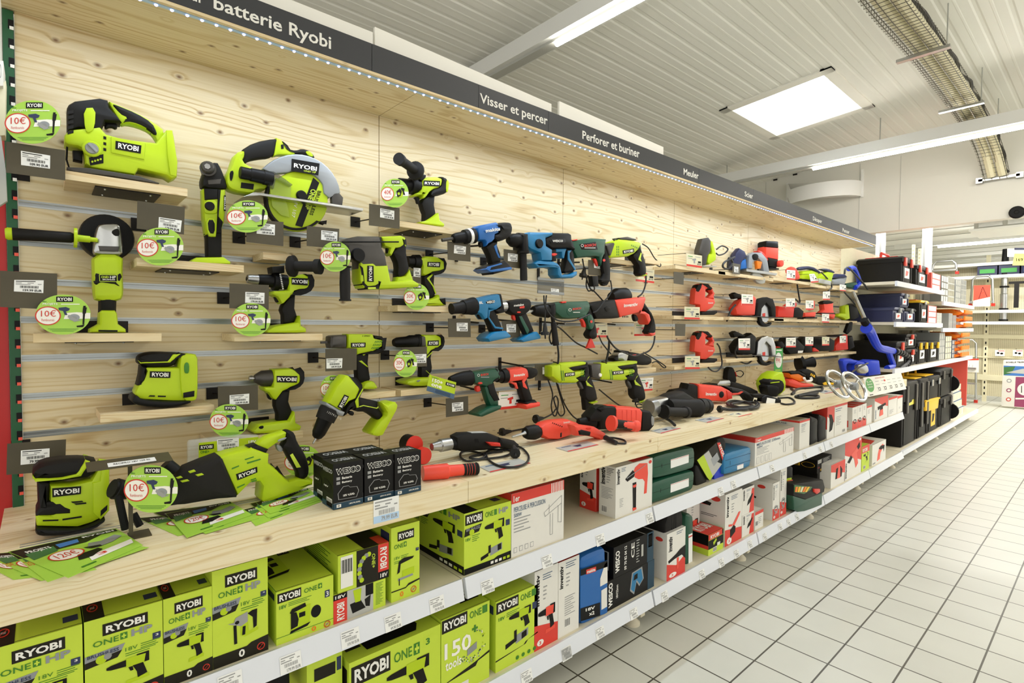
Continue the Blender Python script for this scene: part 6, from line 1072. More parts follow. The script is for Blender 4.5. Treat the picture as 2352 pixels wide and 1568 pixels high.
b = crt(D4, (1392, 600), (1562, 500), (1392, 300), MID, 'white carton with a red rim between clear pack and narrow cartons', .12, mt='whitecard'); m, g = b, b.F; m.rect(g, 0, .93, 1, 1, 'redcard'); lines(m, g, .05, .85, .5, 2, .06, 'printblue'); lines(m, g, .1, .6, .4, 6, .05, 'printgrey'); bars(m, g, .6, .05, .85, .15); b.fin()
for i, (a, c_) in enumerate(((1632, 1700), (1702, 1764), (1766, 1820))):
    b = crt(D4, (a, 500), (c_, 450), (a, 332-24*i), MID, ('first', 'second', 'third')[i]+' of three narrow white cartons with red feet standing in a row', .26, mt='whitecard', grp='narrow white cartons in a row'); m, g = b, b.F; m.flat(g, [(0, 0), (1, 0), (1, .28), (0, .4)], 'redcard'); m.oval(g, .5, .35, .3, .1, 'rubber', .0012, hole=.6); lines(m, g, .3, .85, .4, 3, .06, 'printgrey'); m.rect(m.T, 0, 0, 1, 1, 'redcard'); m.rect(m.L, .6, .1, .9, .4, 'redcard'); b.fin()
b = crt(D4, (1826, 450), (1895, 420), (1826, 312), MID, 'small white carton with a red lid edge after the narrow row', .2, mt='whitecard'); m, g = b, b.F; m.rect(g, 0, .9, 1, 1, 'redcard'); lines(m, g, .2, .75, .4, 3, .08, 'printgrey'); b.fin()
b = crt(D4, (1932, 400), (2112, 300), (1930, 212), MID, 'white carton picturing a red sander with a black handle', .2, mt='whitecard'); m, g = b, b.F; m.flat(g, [(0, 1), (1, 1), (1, .5), (.6, .62), (0, .9)], 'redcard'); m.flat(g, [(.35, .2), (.65, .2), (.6, .55), (.85, .6), (.8, .7), (.2, .6), (.25, .45), (.4, .5)], 'rubber', .001); m.flat(g, [(.36, .15), (.64, .18), (.62, .45), (.4, .42)], 'coral', .0012); m.text(g, [(.04, .1), (.04, .5), (.12, .5), (.12, .1)], 'inventiv', 'printblue', .02); b.fin()
b = crt(D4, (2118, 400), (2236, 300), (2116, 202), MID, 'white carton with a red rim, second from the end of the wood run', .2, mt='whitecard'); m, g = b, b.F; m.rect(g, 0, .88, 1, 1, 'redcard'); lines(m, g, .1, .3, .5, 4, .06, 'printgrey'); b.fin()
b = crt(D4, (2240, 300), (2310, 280), (2240, 178), MID, 'last white carton with a red rim at the end of the wood run', .2, mt='whitecard'); m, g = b, b.F; m.rect(g, 0, .86, 1, 1, 'redcard'); lines(m, g, .3, .3, .3, 2, .06, 'printgrey'); b.fin()
# bottom shelf
b = crt(C2, (925, 1568), (1245, 1500), (925, 1398), BAS, 'lime carton lowest on the left beside the big kit carton', .2, yf=-.5); lime_top(b); m, g = b, b.F; m.rect(g, .2, .8, .8, .92, 'olive'); m.rect(g, .84, .82, .97, .95, 'navyprint'); b.fin()
case(C2, PT('590,1460 780,1405 790,1700 590,1760'), .2, 'black case at the lower left beside the lime carton', 'black', yf=-.48, ribs=0, latch=False)
b = crt(C2, (1308, 1500), (2049, 1400), (1310, 1392), BAS, 'wide lime kit carton with a black carrying opening on top', .25, z1=None) if 0 else None
xr = p3(C3, 234, 1200, -.522).x
b = crt(C2, (1308, 1500), (1308, 1400), (1310, 1392), BAS, '-', .25); X0 = b.F.O.x; Z1 = BAS+b.F.sz
m = M(); w, h = xr-.002-X0, Z1-BAS; m.box((X0, -.522, BAS), (xr-.002, -.27, Z1), 'limecard'); m.F = Fw((X0, -.522, BAS), (1, 0, 0), (0, 0, 1), w, h); m.L = Fw((X0, -.27, BAS), (0, -1, 0), (0, 0, 1), .252, h); m.T = Fw((X0, -.522, Z1), (1, 0, 0), (0, 1, 0), w, .252); m.k = w/h; g = m.F
m.rect(g, .02, .72, .42, .94, 'olive'); m.rtext(g, .05, .755, .4, .905, 'RYOBI', 'white', .035); m.rtext(g, .46, .77, .66, .89, 'ONE', 'promodark', .01); m.rect(g, .68, .76, .75, .9, 'promodark'); m.rtext(g, .69, .78, .74, .885, '+', 'limecard', .05, .0016); pdrill(m, g, .38, .3, .48, .42, foot=False); m.rect(g, .8, .8, .97, .92, 'limecard'); m.rtext(g, .82, .82, .87, .9, '3', 'promodark', .03); m.text(g, [(.18, .5), (.34, .5), (.34, .44), (.18, .44)], 'FREE', 'promodark'); m.rtext(g, .2, .36, .38, .42, 'battery', 'promodark')
m.flat(m.T, [(.22, .1), (.75, .08), (.82, .2), (.82, .75), (.2, .8)], 'black'); m.rect(m.T, .05, .2, .2, .8, 'olive'); m.text(m.T, [(.07, .3), (.07, .7), (.18, .7), (.18, .3)], 'RYOBI', 'white', .03); m.rect(m.L, .6, .4, .95, .9, 'olive'); tag(m.obj('carton', smooth=0), 'wide lime kit carton with a black opening on top, lowest row', 'box')
b = crt(C3, (236, 1300), (592, 1100), (235, 1112), BAS, 'lime carton with large white print reading 150+ tools', .22); m, g = b, b.F
m.rect(g, .01, .83, .52, .99, 'olive'); m.rtext(g, .05, .86, .49, .96, 'RYOBI', 'white', .035); m.rtext(g, .57, .87, .82, .96, 'ONE', 'promodark', .01); m.rect(g, .84, .87, .95, .97, 'promodark'); m.rtext(g, .06, .5, .6, .7, '150', 'pale', .02); m.rtext(g, .62, .68, .74, .77, '+', 'promodark', .05); m.rtext(g, .08, .36, .4, .48, 'tools', 'pale', .02); m.flat(g, [(0, .2), (.7, .24), (.75, .29), (1, .33), (1, .36), (.7, .3)], 'olive'); m.rect(g, .4, .0, .55, .12, 'whitecard')
for i in range(70): a = random.uniform(-2.6, 1.2); r = random.uniform(.2, .28); x = .62+1.05*r*math.cos(a); y = .52+.75*r*math.sin(a); m.rect(g, x, y, x+.02, y+.015, random.choice(('promodark', 'silver', 'lime', 'white')), .001)
m.flat(g, [(.52, .42), (.72, .46), (.72, .55), (.52, .5)], 'grey', .0014); m.rect(m.T, .55, .2, .95, .7, 'black'); m.text(m.T, [(.92, .3), (.58, .3), (.58, .6), (.92, .6)], 'RYOBI', 'white', .03); m.text(m.T, [(.45, .3), (.08, .3), (.08, .6), (.45, .6)], 'ONE+', 'promodark'); b.fin()
b = crt(C3, (638, 1200), (948, 1100), (638, 975), BAS, 'lime carton with a cordless drill over its battery, lowest row', .24); m, g = b, b.F; m.rect(g, .01, .82, .52, .98, 'olive'); m.rtext(g, .05, .85, .49, .95, 'RYOBI', 'white', .035); m.rtext(g, .57, .86, .82, .95, 'ONE', 'promodark', .01); m.rect(g, .84, .86, .95, .96, 'promodark'); m.rtext(g, .06, .71, .2, .76, '18V', 'promodark'); lines(m, g, .24, .77, .3, 3, .025); pdrill(m, g, .3, .42, .52, .34, foot=False); m.flat(g, [(.22, .26), (.42, .3), (.42, .36), (.22, .33)], 'dark'); m.flat(g, [(.46, .27), (.76, .32), (.76, .43), (.46, .39)], 'silver'); m.flat(g, [(.6, .3), (.72, .32), (.72, .41), (.6, .39)], 'dark', .001); m.flat(g, [(.42, .3), (.48, .31), (.48, .48), (.42, .47)], 'dark', .0012); m.flat(g, [(0, .15), (.7, .2), (.76, .245), (1, .27), (1, .29), (.7, .235), (.65, .2), (0, .17)], 'olive'); m.rect(g, .86, .66, .97, .76, 'navyprint')
for i in range(4): m.oval(g, .5+.14*i, .06, .04, .03, 'promodark', .001, 10)
lime_side(m); b.fin()
b = crt(C4, (66, 900), (268, 800), (65, 618), BAS, 'white carton with a red cordless drill picture over a red base', .22, mt='whitecard'); inv(b, b.F, b.k); b.fin()
b = crt(C4, (271, 900), (449, 800), (270, 537), BAS, 'white carton with upright black lettering and small print, beside its pictured twin', .22, mt='whitecard', tmt='redcard'); m, g = b, b.F; m.text(g, [(.06, .64), (.06, .94), (.22, .94), (.22, .64)], 'inventiv', 'black', .03); lines(m, g, .34, .95, .5, 3, .03, 'printblue'); lines(m, g, .36, .8, .2, 4, .05, 'printgrey'); lines(m, g, .3, .5, .5, 9, .03, 'printgrey'); bars(m, g, .3, .1, .58, .22); b.fin()
t = case(C4, PT('458,480 690,385 690,985 462,1098'), .2, 'bright blue upright tool case with a black and blue sleeve', 'makblue', ribs=0, latch=False, bev=.02)
fr = Fr(C4, y=-.5225, anc=(570, 700)); m = M(); m.prism(fr, PT('458,590 690,510 690,965 458,1035'), .002, 'makblue', .002, 0); g = Fq(fr, (458, 590), (690, 510), (690, 965), (458, 1035)); m.rect(g, 0, .88, 1, 1, 'black', .003); m.rect(g, .2, .87, .56, .96, 'redcard', .0034); m.rtext(g, .23, .885, .53, .945, 'makita', 'white', .03, .004); lines(m, g, .22, .8, .4, 8, .04, 'white'); m.flat(g, [(.72, .55), (1, .58), (1, .98), (.9, .95), (.72, .7)], 'whitecard', .003); m.rect(g, 0, 0, .72, .25, 'black', .003); m.rtext(g, .18, .16, .52, .22, '18V', 'white', .03, .0036); m.rtext(g, .3, .06, .5, .13, 'x2', 'white', .03, .0036); bars(m, g, .75, .12, .98, .5); pdrill(m, g, .74, .66, .24, .2, 'teal'); m.flat(g, [(.76, .1), (.98, .13), (.98, .5), (.76, .47)], 'whitecard', .0034); m.obj('sleeve', t, 0)
b = crt(C4, (694, 800), (1095, 700), (690, 702), BAS, 'lower black and teal hammer carton of the stack', .22, mt='blackcard'); m, g = b, b.F; m.rect(g, .85, 0, 1, 1, 'tealcard'); m.text(g, [(.02, .1), (.02, .92), (.1, .92), (.1, .1)], 'WESCO', 'white', .04); m.text(g, [(.17, .3), (.17, .75), (.21, .75), (.21, .3)], '18V/22mm', 'white', .02); m.flat(g, [(.46, .3), (.5, .9), (.72, .95), (.76, .5), (.66, .3), (.6, .5), (.55, .1)], 'printgrey'); m.flat(g, [(.48, .34), (.52, .86), (.7, .9), (.74, .5), (.67, .36), (.6, .58), (.55, .18)], 'teal', .0009); m.flat(g, [(.53, .6), (.62, .62), (.62, .8), (.55, .78)], 'dark', .0012); zt = BAS+b.F.sz; b.fin()
b = crt(C4, (748, 500), (1090, 420), (745, 407), zt+.001, 'upper black and teal carton of the stack with white print', .24, mt='blackcard'); m, g = b, b.F; m.rect(g, .83, 0, 1, 1, 'tealcard'); m.text(g, [(.04, .15), (.04, .85), (.14, .85), (.14, .15)], 'WESCO', 'white', .04); m.text(g, [(.25, .12), (.25, .9), (.31, .9), (.31, .12)], '09 70 82 04 12', 'white', .02); m.text(g, [(.42, .4), (.42, .9), (.5, .9), (.5, .4)], 'CE', 'white', .02); lines(m, g, .55, .9, .08, 9, .09, 'greycard'); m.rect(g, .68, .3, .73, .7, 'greycard'); bars(m, g, .86, .5, .97, .95); m.rect(m.L, .5, .2, .9, .8, 'greycard'); m.rect(m.L, .53, .23, .87, .77, 'blackcard', .0009); m.rect(m.T, .78, 0, .79, 1, 'white'); b.fin()
b = crt(C4, (1206, 500), (1364, 450), (1205, 292), BAS, 'white and red carton sleeve around a black perforator case', .16, mt='whitecard', yf=-.535); m, g = b, b.F; m.flat(g, [(0, 0), (1, 0), (1, .36), (.0, .36)], 'redcard'); m.flat(g, [(.0, .36), (.5, .25), (1, .4), (1, .5), (0, .5)], 'whitecard', .0008); m.text(g, [(.08, .6), (.08, .92), (.28, .92), (.28, .6)], 'inventiv', 'black', .03); lines(m, g, .5, .95, .35, 2, .04, 'printblue'); m.flat(g, [(.06, .42), (.5, .5), (.7, .56), (1, .6), (1, .3), (.8, .42), (.4, .4), (.1, .36)], 'rubber', .0012); m.flat(g, [(.52, .4), (.64, .4), (.62, .16), (.54, .16)], 'coral', .0014); m.oval(g, .32, .08, .2, .05, 'white', .0012, 14); m.rtext(g, .24, .055, .34, .1, '3', 'ringred', .02, .0016); m.oval(m.L, .75, .85, .12, .045, 'redcard'); lines(m, m.L, .2, .6, .3, 2, .03, 'rubber'); zt = BAS+b.F.sz; O_ = b.F.O.copy(); w_ = b.F.sx; b.fin()
m = M(); fr = Fw((O_.x, O_.y+.01, zt), (1, 0, 0), (0, 0, 1)); m.prism(fr, [(.004, .0), (w_-.004, .0), (w_-.004, .05), (w_-.02, .078), (.03, .085), (.004, .045)], .14, 'rubber', 0, .012)
for i in range(3): m.prism(fr, [(w_*.35+.016*i, .005), (w_*.35+.016*i+.004, .005), (w_*.35+.016*i+.004, .08), (w_*.35+.016*i, .082)], .142, 'black', .001, 0)
tag(m.obj('tool_case'), 'black ribbed case top rising out of the white and red sleeve', 'tool case')
case(C4, PT('1368,105 1442,120 1440,590 1366,640'), .16, 'dark green upright case with a long white label right of the black case', 'green', yf=-.5, ribs=0, latch=False, bev=.016, lab=PT('1392,290 1425,275 1425,545 1392,565'))
b = crt(C4, (1372, 400), (1484, 350), (1370, 78), BAS, 'white and red carton standing behind the upright green case', .2, yf=-.4, mt='whitecard', z1=.42); inv(b, b.F, b.k, 'drill', True, False); b.fin()
b = crt(C6, (672, 1000), (838, 900), (670, 882), BAS, 'small red, black and lime carton before the white grinder cartons', .16); m, g = b, b.F; m.rect(g, 0, .3, 1, .72, 'rubber'); m.rect(g, 0, .74, 1, 1, 'redcard'); m.rtext(g, .12, .78, .7, .95, 'RYOBI', 'white', .035); m.rect(g, .92, .74, 1, 1, 'black', .0008); bars(m, g, .3, .08, .55, .3); m.rect(g, .58, .3, .78, .45, 'whitecard', .001); m.flat(g, [(.35, .4), (.55, .6), (.5, .7), (.3, .55)], 'lime', .001); m.rect(m.T, 0, 0, 1, 1, 'redcard'); m.text(m.T, [(.1, .7), (.9, .7), (.9, .3), (.1, .3)], 'RYOBI', 'white', .03); m.rect(m.L, 0, .45, 1, 1, 'black'); m.rect(m.L, .0, .3, 1, .48, 'redcard', .0009); b.fin()
b = crt(C6, (860, 700), (1048, 600), (860, 427), BAS, 'tall white carton with a red angle grinder picture', .3, mt='whitecard'); inv(b, b.F, b.k, 'grinder'); m = b; m.oval(m.L, .82, .88, .09, .05, 'redcard'); m.flat(m.L, [(.25, .82), (.5, .84), (.7, .78), (.68, .72), (.3, .72)], 'coral'); m.flat(m.L, [(.5, .84), (.75, .78), (.72, .72), (.5, .74)], 'dark', .001); lines(m, m.L, .55, .55, .3, 2, .03, 'rubber'); b.fin()
b = crt(C6, (1052, 800), (1180, 780), (1050, 662), BAS, 'lower small white and red carton of two stacked, right of the tall grinder carton', .16, mt='whitecard'); inv(b, b.F, b.k, None, False); b.flat(b.F, [(.6, 0), (1, 0), (1, .9), (.8, .9)], 'redcard'); b.flat(b.F, [(.4, .3), (.7, .4), (.9, .7), (.8, .7), (.5, .5)], 'rubber', .001); zt = BAS+b.F.sz; b.fin()
b = crt(C6, (1052, 500), (1184, 480), (1050, 367), zt+.001, 'upper small white and red carton of two stacked, right of the tall grinder carton', .16, mt='whitecard', tmt='grey'); inv(b, b.F, b.k, None, False); b.flat(b.F, [(.6, 0), (1, 0), (1, .9), (.8, .9)], 'redcard'); b.flat(b.F, [(.4, .3), (.7, .4), (.9, .7), (.8, .7), (.5, .5)], 'rubber', .001); b.fin()
b = crt(C6, (1195, 750), (1288, 700), (1195, 622), BAS, 'little white carton with a red rim at the third post', .14, mt='whitecard'); m, g = b, b.F; m.rect(g, 0, .82, 1, 1, 'redcard'); bars(m, g, .05, .2, .35, .5); lines(m, g, .4, .6, .4, 4, .1, 'printgrey'); b.fin()
b = crt(C6, (1396, 500), (1470, 480), (1395, 302), BAS, 'white carton with a red jigsaw on its broad side', .24, mt='whitecard'); inv(b, b.F, b.k, 'jig', True, True); m = b; m.oval(m.L, .72, .86, .1, .05, 'redcard'); m.flat(m.L, [(.05, .3), (.4, .35), (.5, .5), (.4, .8), (.1, .85), (.05, .7)], 'coral'); m.oval(m.L, .25, .62, .1, .1, 'whitecard', .001); m.flat(m.L, [(.45, .6), (.6, .55), (.58, .5), (.45, .54)], 'dark', .001); b.fin()
b = crt(C6, (1480, 400), (1550, 380), (1478, 142), BAS, 'tall narrow white carton with a red jigsaw, beside the slim lime pack', .26, mt='whitecard'); inv(b, b.F, b.k, 'jig', True, True); m.oval(b.L, .7, .88, .1, .05, 'redcard'); b.fin()
t = case(C6, PT('1556,110 1618,100 1620,600 1555,618'), .1, 'slim lime and grey upright pack with a red brand band', 'lime', yf=-.5, ribs=0, latch=False, name='slim_pack', cat='pack', bev=.012); fr = Fr(C6, y=-.5, anc=(1590, 300)); logo(t, fr, PT('1558,262 1618,250 1618,295 1558,305'), 'RYOBI', 'redcard', d=.002); P_(t, 'grey_cap', fr, PT('1553,100 1590,85 1622,110 1622,235 1553,245'), .104, 'rubber', .002, .01); m = M(); pdrill(m, Fq(fr, (1560, 330), (1618, 320), (1618, 430), (1560, 440)), .1, .1, .8, .8); bars(m, Fq(fr, (1565, 510), (1615, 500), (1615, 555), (1565, 565)), 0, 0, 1, 1); m.obj('print', t, 0)
b = crt(D4, (1156, 1200), (1350, 1100), (1155, 1042), BAS+.11, 'black carton with yellow upside down lettering and tool print', .3, mt='blackcard', yf=-.46, z1=None); m, g = b, b.F; bars(m, g, .05, .7, .28, .95); lines(m, g, .4, .9, .5, 8, .07, 'greycard'); m.text(g, [(.75, .42), (.3, .42), (.3, .6), (.75, .6)], 'FAR', 'yellow', .03); m.text(g, [(.75, .1), (.2, .1), (.2, .25), (.75, .25)], 'TOOLS', 'yellow', .03); m.oval(g, .1, .4, .06, .05, 'ringred', hole=.7); m.text(m.L, [(.62, .38), (.05, .38), (.05, .62), (.62, .62)], 'FAR', 'yellow', .0); m.text(m.L, [(.6, .68), (.05, .68), (.05, .86), (.6, .86)], 'TOOLS', 'yellow', .0); m.oval(m.L, .8, .55, .15, .2, 'yellow', hole=.92); m.rect(m.L, .05, .655, .62, .665, 'yellow'); m.rtext(m.T, .2, .2, .8, .5, 'FAR', 'yellow', .02); b.fin()
b = crt(D4, (1160, 1300), (1330, 1250), (1155, 1310), BAS, 'dark carton under the black one with yellow lettering', .3, mt='blackcard', yf=-.45, z1=BAS+.108); b.fin()
fr = Fr(C6, y=-.56, anc=(1750, 600)); t = T('tool_box', 'dark green open topped organiser box with red clips at the fourth post', 'tool box', p3(C6, 1750, 620, -.5)); P_(t, 'body', fr, PT('1625,430 1770,470 1960,395 1955,545 1760,612 1690,620 1640,590'), .16, 'green', 0, .012); P_(t, 'lid_frame', fr, PT('1625,300 1960,250 1980,330 1970,395 1770,475 1625,435'), .17, 'dark', .004, .01); P_(t, 'clear_lid', fr, PT('1630,310 1830,330 1810,365 1740,410 1630,390'), .01, 'picgreen', .006, .002); P_(t, 'clip', fr, PT('1840,350 1905,350 1905,385 1870,410 1840,385'), .02, 'red', .014, .004)
m = M()
for i in range(5): m.prism(fr, [(1640+34*i, 330), (1662+34*i, 328), (1650+28*i, 388), (1632+28*i, 385)], .004, ('orange', 'yellow', 'cream', 'orange', 'yellow')[i], .009, 0)
m.obj('bit_set', t, 0)
b = crt(D4, (1345, 1200), (1534, 1150), (1342, 1112), BAS, 'clear red and white pack with an orange and black tool shape', .2, mt='whitecard'); m, g = b, b.F; m.flat(g, [(0, 1), (1, 1), (1, .4), (0, .7)], 'redcard'); m.flat(g, [(.3, .3), (.75, .3), (.8, .6), (.65, .8), (.35, .75)], 'rubber', .001); m.flat(g, [(.42, .3), (.65, .28), (.62, .85), (.5, .85)], 'coral', .0013); b.fin()
b = crt(D4, (1532, 1000), (1754, 950), (1530, 802), BAS, 'tall red and white carton picturing a red heat gun', .24, mt='whitecard'); m, g = b, b.F; m.flat(g, [(0, 1), (1, 1), (1, .35), (0, .66)], 'redcard'); m.flat(g, [(.14, .45), (.34, .6), (.45, .52), (.28, .4)], 'rubber', .001); m.flat(g, [(.38, .6), (.7, .75), (.85, .8), (.9, .7), (.7, .6), (.8, .3), (.65, .2), (.55, .45)], 'coral', .0012); m.flat(g, [(.7, .76), (.86, .86), (.9, .72), (.78, .66)], 'rubber', .0014); m.text(g, [(.04, .05), (.04, .45), (.12, .45), (.12, .05)], 'inventiv', 'black', .03); m.oval(g, .9, .93, .06, .035, 'white', .001); b.fin()
b = crt(D4, (1762, 1000), (1862, 950), (1760, 862), BAS, 'small lime and red carton between the heat gun and sock-shaped tool cartons', .2); m, g = b, b.F; m.rect(g, 0, .72, 1, 1, 'redcard'); m.rtext(g, .08, .76, .7, .9, 'RYOBI', 'white', .03); pdrill(m, g, .2, .3, .6, .4); bars(m, g, .2, .06, .5, .2); b.fin()
b = crt(D4, (1900, 1000), (2084, 900), (1900, 842), BAS, 'white carton picturing a red mouse sander, last carton of the bottom shelf', .22, mt='whitecard', tmt='whitecard'); m, g = b, b.F; m.flat(g, [(.35, .1), (.55, .15), (.6, .45), (.85, .75), (.75, .85), (.5, .75), (.4, .45)], 'coral'); m.flat(g, [(.45, .7), (.6, .8), (.9, .75), (.85, .4), (.8, .6), (.6, .6)], 'rubber', .001); bars(m, g, .05, .03, .25, .12); m.flat(m.T, [(.1, .1), (.6, .2), (.7, .8), (.2, .9)], 'redcard'); m.flat(m.T, [(.1, .4), (.5, .4), (.5, .7), (.1, .7)], 'coral', .001); b.fin()
# battery boxes on the counter
for i, (a, c_, tp, yf, yw) in enumerate((((268, 900), (667, 800), (270, 632), -.547, .0), ((690, 800), (1082, 700), (690, 552), -.545, .0), ((1100, 700), (1452, 600), (1100, 495), -.55, 0), ((135, 480), (560, 400), (140, 440), -.47, 0), ((560, 400), (940, 350), (560, 390), -.47, 0))):
    b = crt(B7, a, c_, tp, WT+.001, ('front left black battery carton of the five on the counter', 'front middle black battery carton of the five on the counter', 'front right black battery carton of the five on the counter', 'rear left black battery carton, half hidden behind the front ones', 'rear middle black battery carton, half hidden behind the front ones')[i], .07, yf=yf, mt='blackcard', grp='black battery cartons', z1=WT+.116)
    wesco(b, b.F, b.k); m = b; m.text(m.T, [(.9, .3), (.15, .3), (.15, .7), (.9, .7)], 'WESCO', 'printgrey', .04); m.rect(m.L, 0, 0, 1, .13, 'tealcard'); m.rtext(m.L, .06, .78, .95, .88, 'WESCO', 'printgrey', .05); bars(m, m.L, .4, .03, .9, .22); m.flat(m.L, [(.1, .35), (.75, .32), (.85, .5), (.5, .6), (.15, .62)], 'dark'); m.rtext(m.L, .2, .44, .6, .48, '18V', 'white', .02, .0016); b.fin()
# ---------------------------------------------------------------- tools lying on the counter, far wall tools
WZ = WT+.0012
def coil(t, c, pts, z=WT+.006, r=.004, name='power_cord'): return M().tube([pz(c, x, y, z) for x, y in pts], r, 'cord', 6, 6).obj(name, t)
t = T('multi_tool', 'red torch-shaped tool with a black ridged end, right of the battery boxes', 'multi-tool', pz(B7, 1800, 880, WT))
Aa, Bb = pz(B7, 1475, 800, WT+.024), pz(B7, 2222, 738, WT+.02)
M().turn(Aa, Aa+(Bb-Aa)*.72, [(0, .022), (.6, .0235), (.65, .018), (1, .017)], 'coral').obj('body', t); m = M().turn(Aa+(Bb-Aa)*.72, Bb, [(0, .018), (.85, .018), (.9, .02), (1, .017)], 'dark'); m.obj('grip', t)
m = M()
for k in (.12, .32, .5, .72): m.turn(Aa+(Bb-Aa)*(.74+.24*k), Aa+(Bb-Aa)*(.745+.24*k), [(0, .0185), (1, .0185)], 'coral')
m.obj('grip_ring', t); fr = Fr(B7, y=Aa.y-.019, anc=(1900, 770)); P_(t, 'switch', fr, PT('1838,745 1980,735 1982,785 1838,795'), .004, 'black', .001, .001); P_(t, 'port', fr, PT('1720,755 1755,752 1755,795 1720,798'), .004, 'black', .001, .001)
t = T('battery_cap', 'round red cap and black red tool end standing behind the battery boxes', 'tool', pz(B7, 1520, 700, WT)); Aa = pz(B7, 1500, 690, WT)+V((0, 0, .03)); M().turn(Aa, Aa+V((.0, .02, 0)), [(0, .028), (.9, .028), (1, .024)], 'red').obj('cap', t); M().turn(Aa+V((-.01, .05, .03)), Aa+V((-.01, .1, .03)), [(0, .03), (1, .03)], 'dark').obj('tool_end', t); M().turn(Aa+V((-.01, .045, .03)), Aa+V((-.01, .05, .03)), [(0, .032), (1, .032)], 'red').obj('ring', t)
t = T('mains_drill', 'black mains drill with a chrome chuck lying on the counter', 'drill', pz(E7, 500, 580, WT)); f = Fr(E7, y=-.345, anc=(500, 500))
G(t, f, [('body', 'dark', .06, 0, .016, 0, '210,435 270,405 360,400 520,396 640,440 660,470 640,545 500,568 265,578 215,545'), ('handle', 'dark', .06, .01, .016, 0, '620,440 770,470 800,500 795,530 770,555 640,545 600,520'), ('label', 'greycard', .03, -.014, .002, 0, '355,418 375,398 520,394 545,405'), ('trigger', 'red', .02, .016, .004, 0, '480,478 600,485 608,520 520,515'), ('selector', 'red', .02, -.01, .003, 0, '285,415 310,412 312,428 288,430')])
m = M()
for k in range(3): m.prism(f, [(378+14*k, 452), (384+14*k, 450), (394+14*k, 486), (388+14*k, 488)], .001, 'black', .001, 0)
m.obj('vent', t, 0); M().lathe(f, (250, 505), (190, 512), [(0, 60), (1, 46)], 'black', -.03).obj('neck', t); M().lathe(f, (190, 515), (12, 545), [(0, 52), (.55, 54), (.6, 44), (.7, 40), (1, 30)], 'chrome', -.03).obj('chuck', t)
coil(t, E7, [(760, 510), (840, 545), (900, 620), (870, 690), (760, 725), (620, 715), (520, 660), (490, 600), (520, 560), (600, 555), (700, 560), (730, 590), (640, 625), (430, 650), (300, 665), (240, 620), (260, 575), (350, 570), (480, 610), (420, 645), (330, 630), (480, 590), (650, 570)]); plug(t, pz(E7, 755, 520, WT+.03), pz(E7, 775, 620, WT+.015))
t = T('mains_drill', 'red mains drill with a black chuck lying on the counter', 'drill', pz(E7, 1250, 460, WT)); f = Fr(E7, y=-.345, anc=(1250, 400)); f2 = Fr(E7, y=-.44, anc=(1450, 400))
G(t, f, [('body', 'coral', .066, 0, .018, 0, '1030,340 1070,305 1160,280 1300,268 1390,300 1420,340 1360,410 1200,466 1100,460 1042,425')])
G(t, f2, [('handle', 'coral', .05, .006, .014, 0, '1330,320 1420,318 1540,335 1640,395 1640,440 1600,475 1580,450 1480,425 1370,425'), ('trigger', 'black', .02, .012, .004, 0, '1370,372 1395,360 1480,380 1472,420 1380,410'), ('button', 'red', .02, .008, .003, 1, '1440,340 1490,335 1495,355 1450,362'), ('small_switch', 'dark', .02, .002, .002, 0, '1348,345 1375,335 1380,350 1352,360'), ('side_slot', 'dark', .003, .001, .001, 0, '1208,395 1220,390 1218,432 1206,438')])
m = M()
for k in range(6): m.oval(f, 1130+18*k, 298+7*k, 5, 7, 'black', .0005, 8)
m.text(f, PT('1235,285 1300,278 1300,296 1236,305'), 'inventiv', 'white', .02, .0008); m.obj('vent', t, 0); M().lathe(f, (1040, 395), (915, 405), [(0, 46), (.3, 54), (.8, 48), (1, 36)], 'black', -.03).obj('chuck', t); M().lathe(f, (915, 408), (790, 445), [(0, 18), (.15, 10), (1, 9)], 'steel', -.03, 8).obj('drill_bit', t)
coil(t, E7, [(1645, 440), (1700, 475), (1750, 492), (1830, 495), (1820, 465), (1740, 445), (1680, 440), (1640, 440)]); M().turn(pz(E7, 1640, 440, WT+.015), pz(E7, 1745, 490, WT+.01), [(0, .011), (1, .008)], 'cord').obj('cord_sleeve', t); coil(t, E7, [(1020, 370), (960, 350), (880, 350), (730, 378)]); plug(t, pz(E7, 730, 378, WT+.012), pz(E7, 600, 395, WT+.012))
t = T('mains_hammer', 'large red and black mains rotary hammer lying on the counter', 'rotary hammer', pz(E7, 1850, 380, WT)); f = Fr(E7, y=-.37, anc=(1520, 300), yaw=.33)
G(t, f, [('gear_housing', 'dark', .09, -.004, .02, 0, '1500,250 1560,160 1640,140 1745,145 1770,160 1760,368 1600,372 1590,300 1500,290'), ('motor_body', 'coral', .1, 0, .016, 0, '1745,160 1800,152 1990,165 2010,190 1995,378 1940,380 1745,352'), ('rear_cover', 'dark', .1, .003, .018, 0, '1995,180 2085,188 2120,245 2118,330 2070,384 1990,378'), ('fan_grille', 'grey', .01, .006, .003, 1, '2075,240 2095,230 2108,260 2100,320 2080,325'), ('lever', 'black', .03, .004, .006, 0, '1570,165 1625,138 1640,160 1600,190'), ('top_rib', 'red', .04, -.03, .003, 0, '1690,140 1780,138 1790,155 1700,152')])
m = M()
for k in range(4): m.prism(f, [(1800+45*k, 175), (1806+45*k, 175), (1806+45*k, 345), (1800+45*k, 340)], .001, 'redcard', .0008, 0)
m.obj('rib', t, 0); M().lathe(f, (1580, 300), (1430, 312), [(0, 62), (.4, 56), (.6, 44), (1, 36)], 'black', -.045).obj('chuck', t)
m = M().turn(p3(E7, 1690, 300, -.5), p3(E7, 1945, 330, -.53), [(0, .032), (.08, .032), (.14, .018), (.8, .017), (.85, .023), (1, .024)], 'coral'); m.obj('side_handle', t); M().turn(p3(E7, 1725, 304, -.504), p3(E7, 1890, 324, -.522), [(0, .0185), (1, .018)], 'dark').obj('side_grip', t)
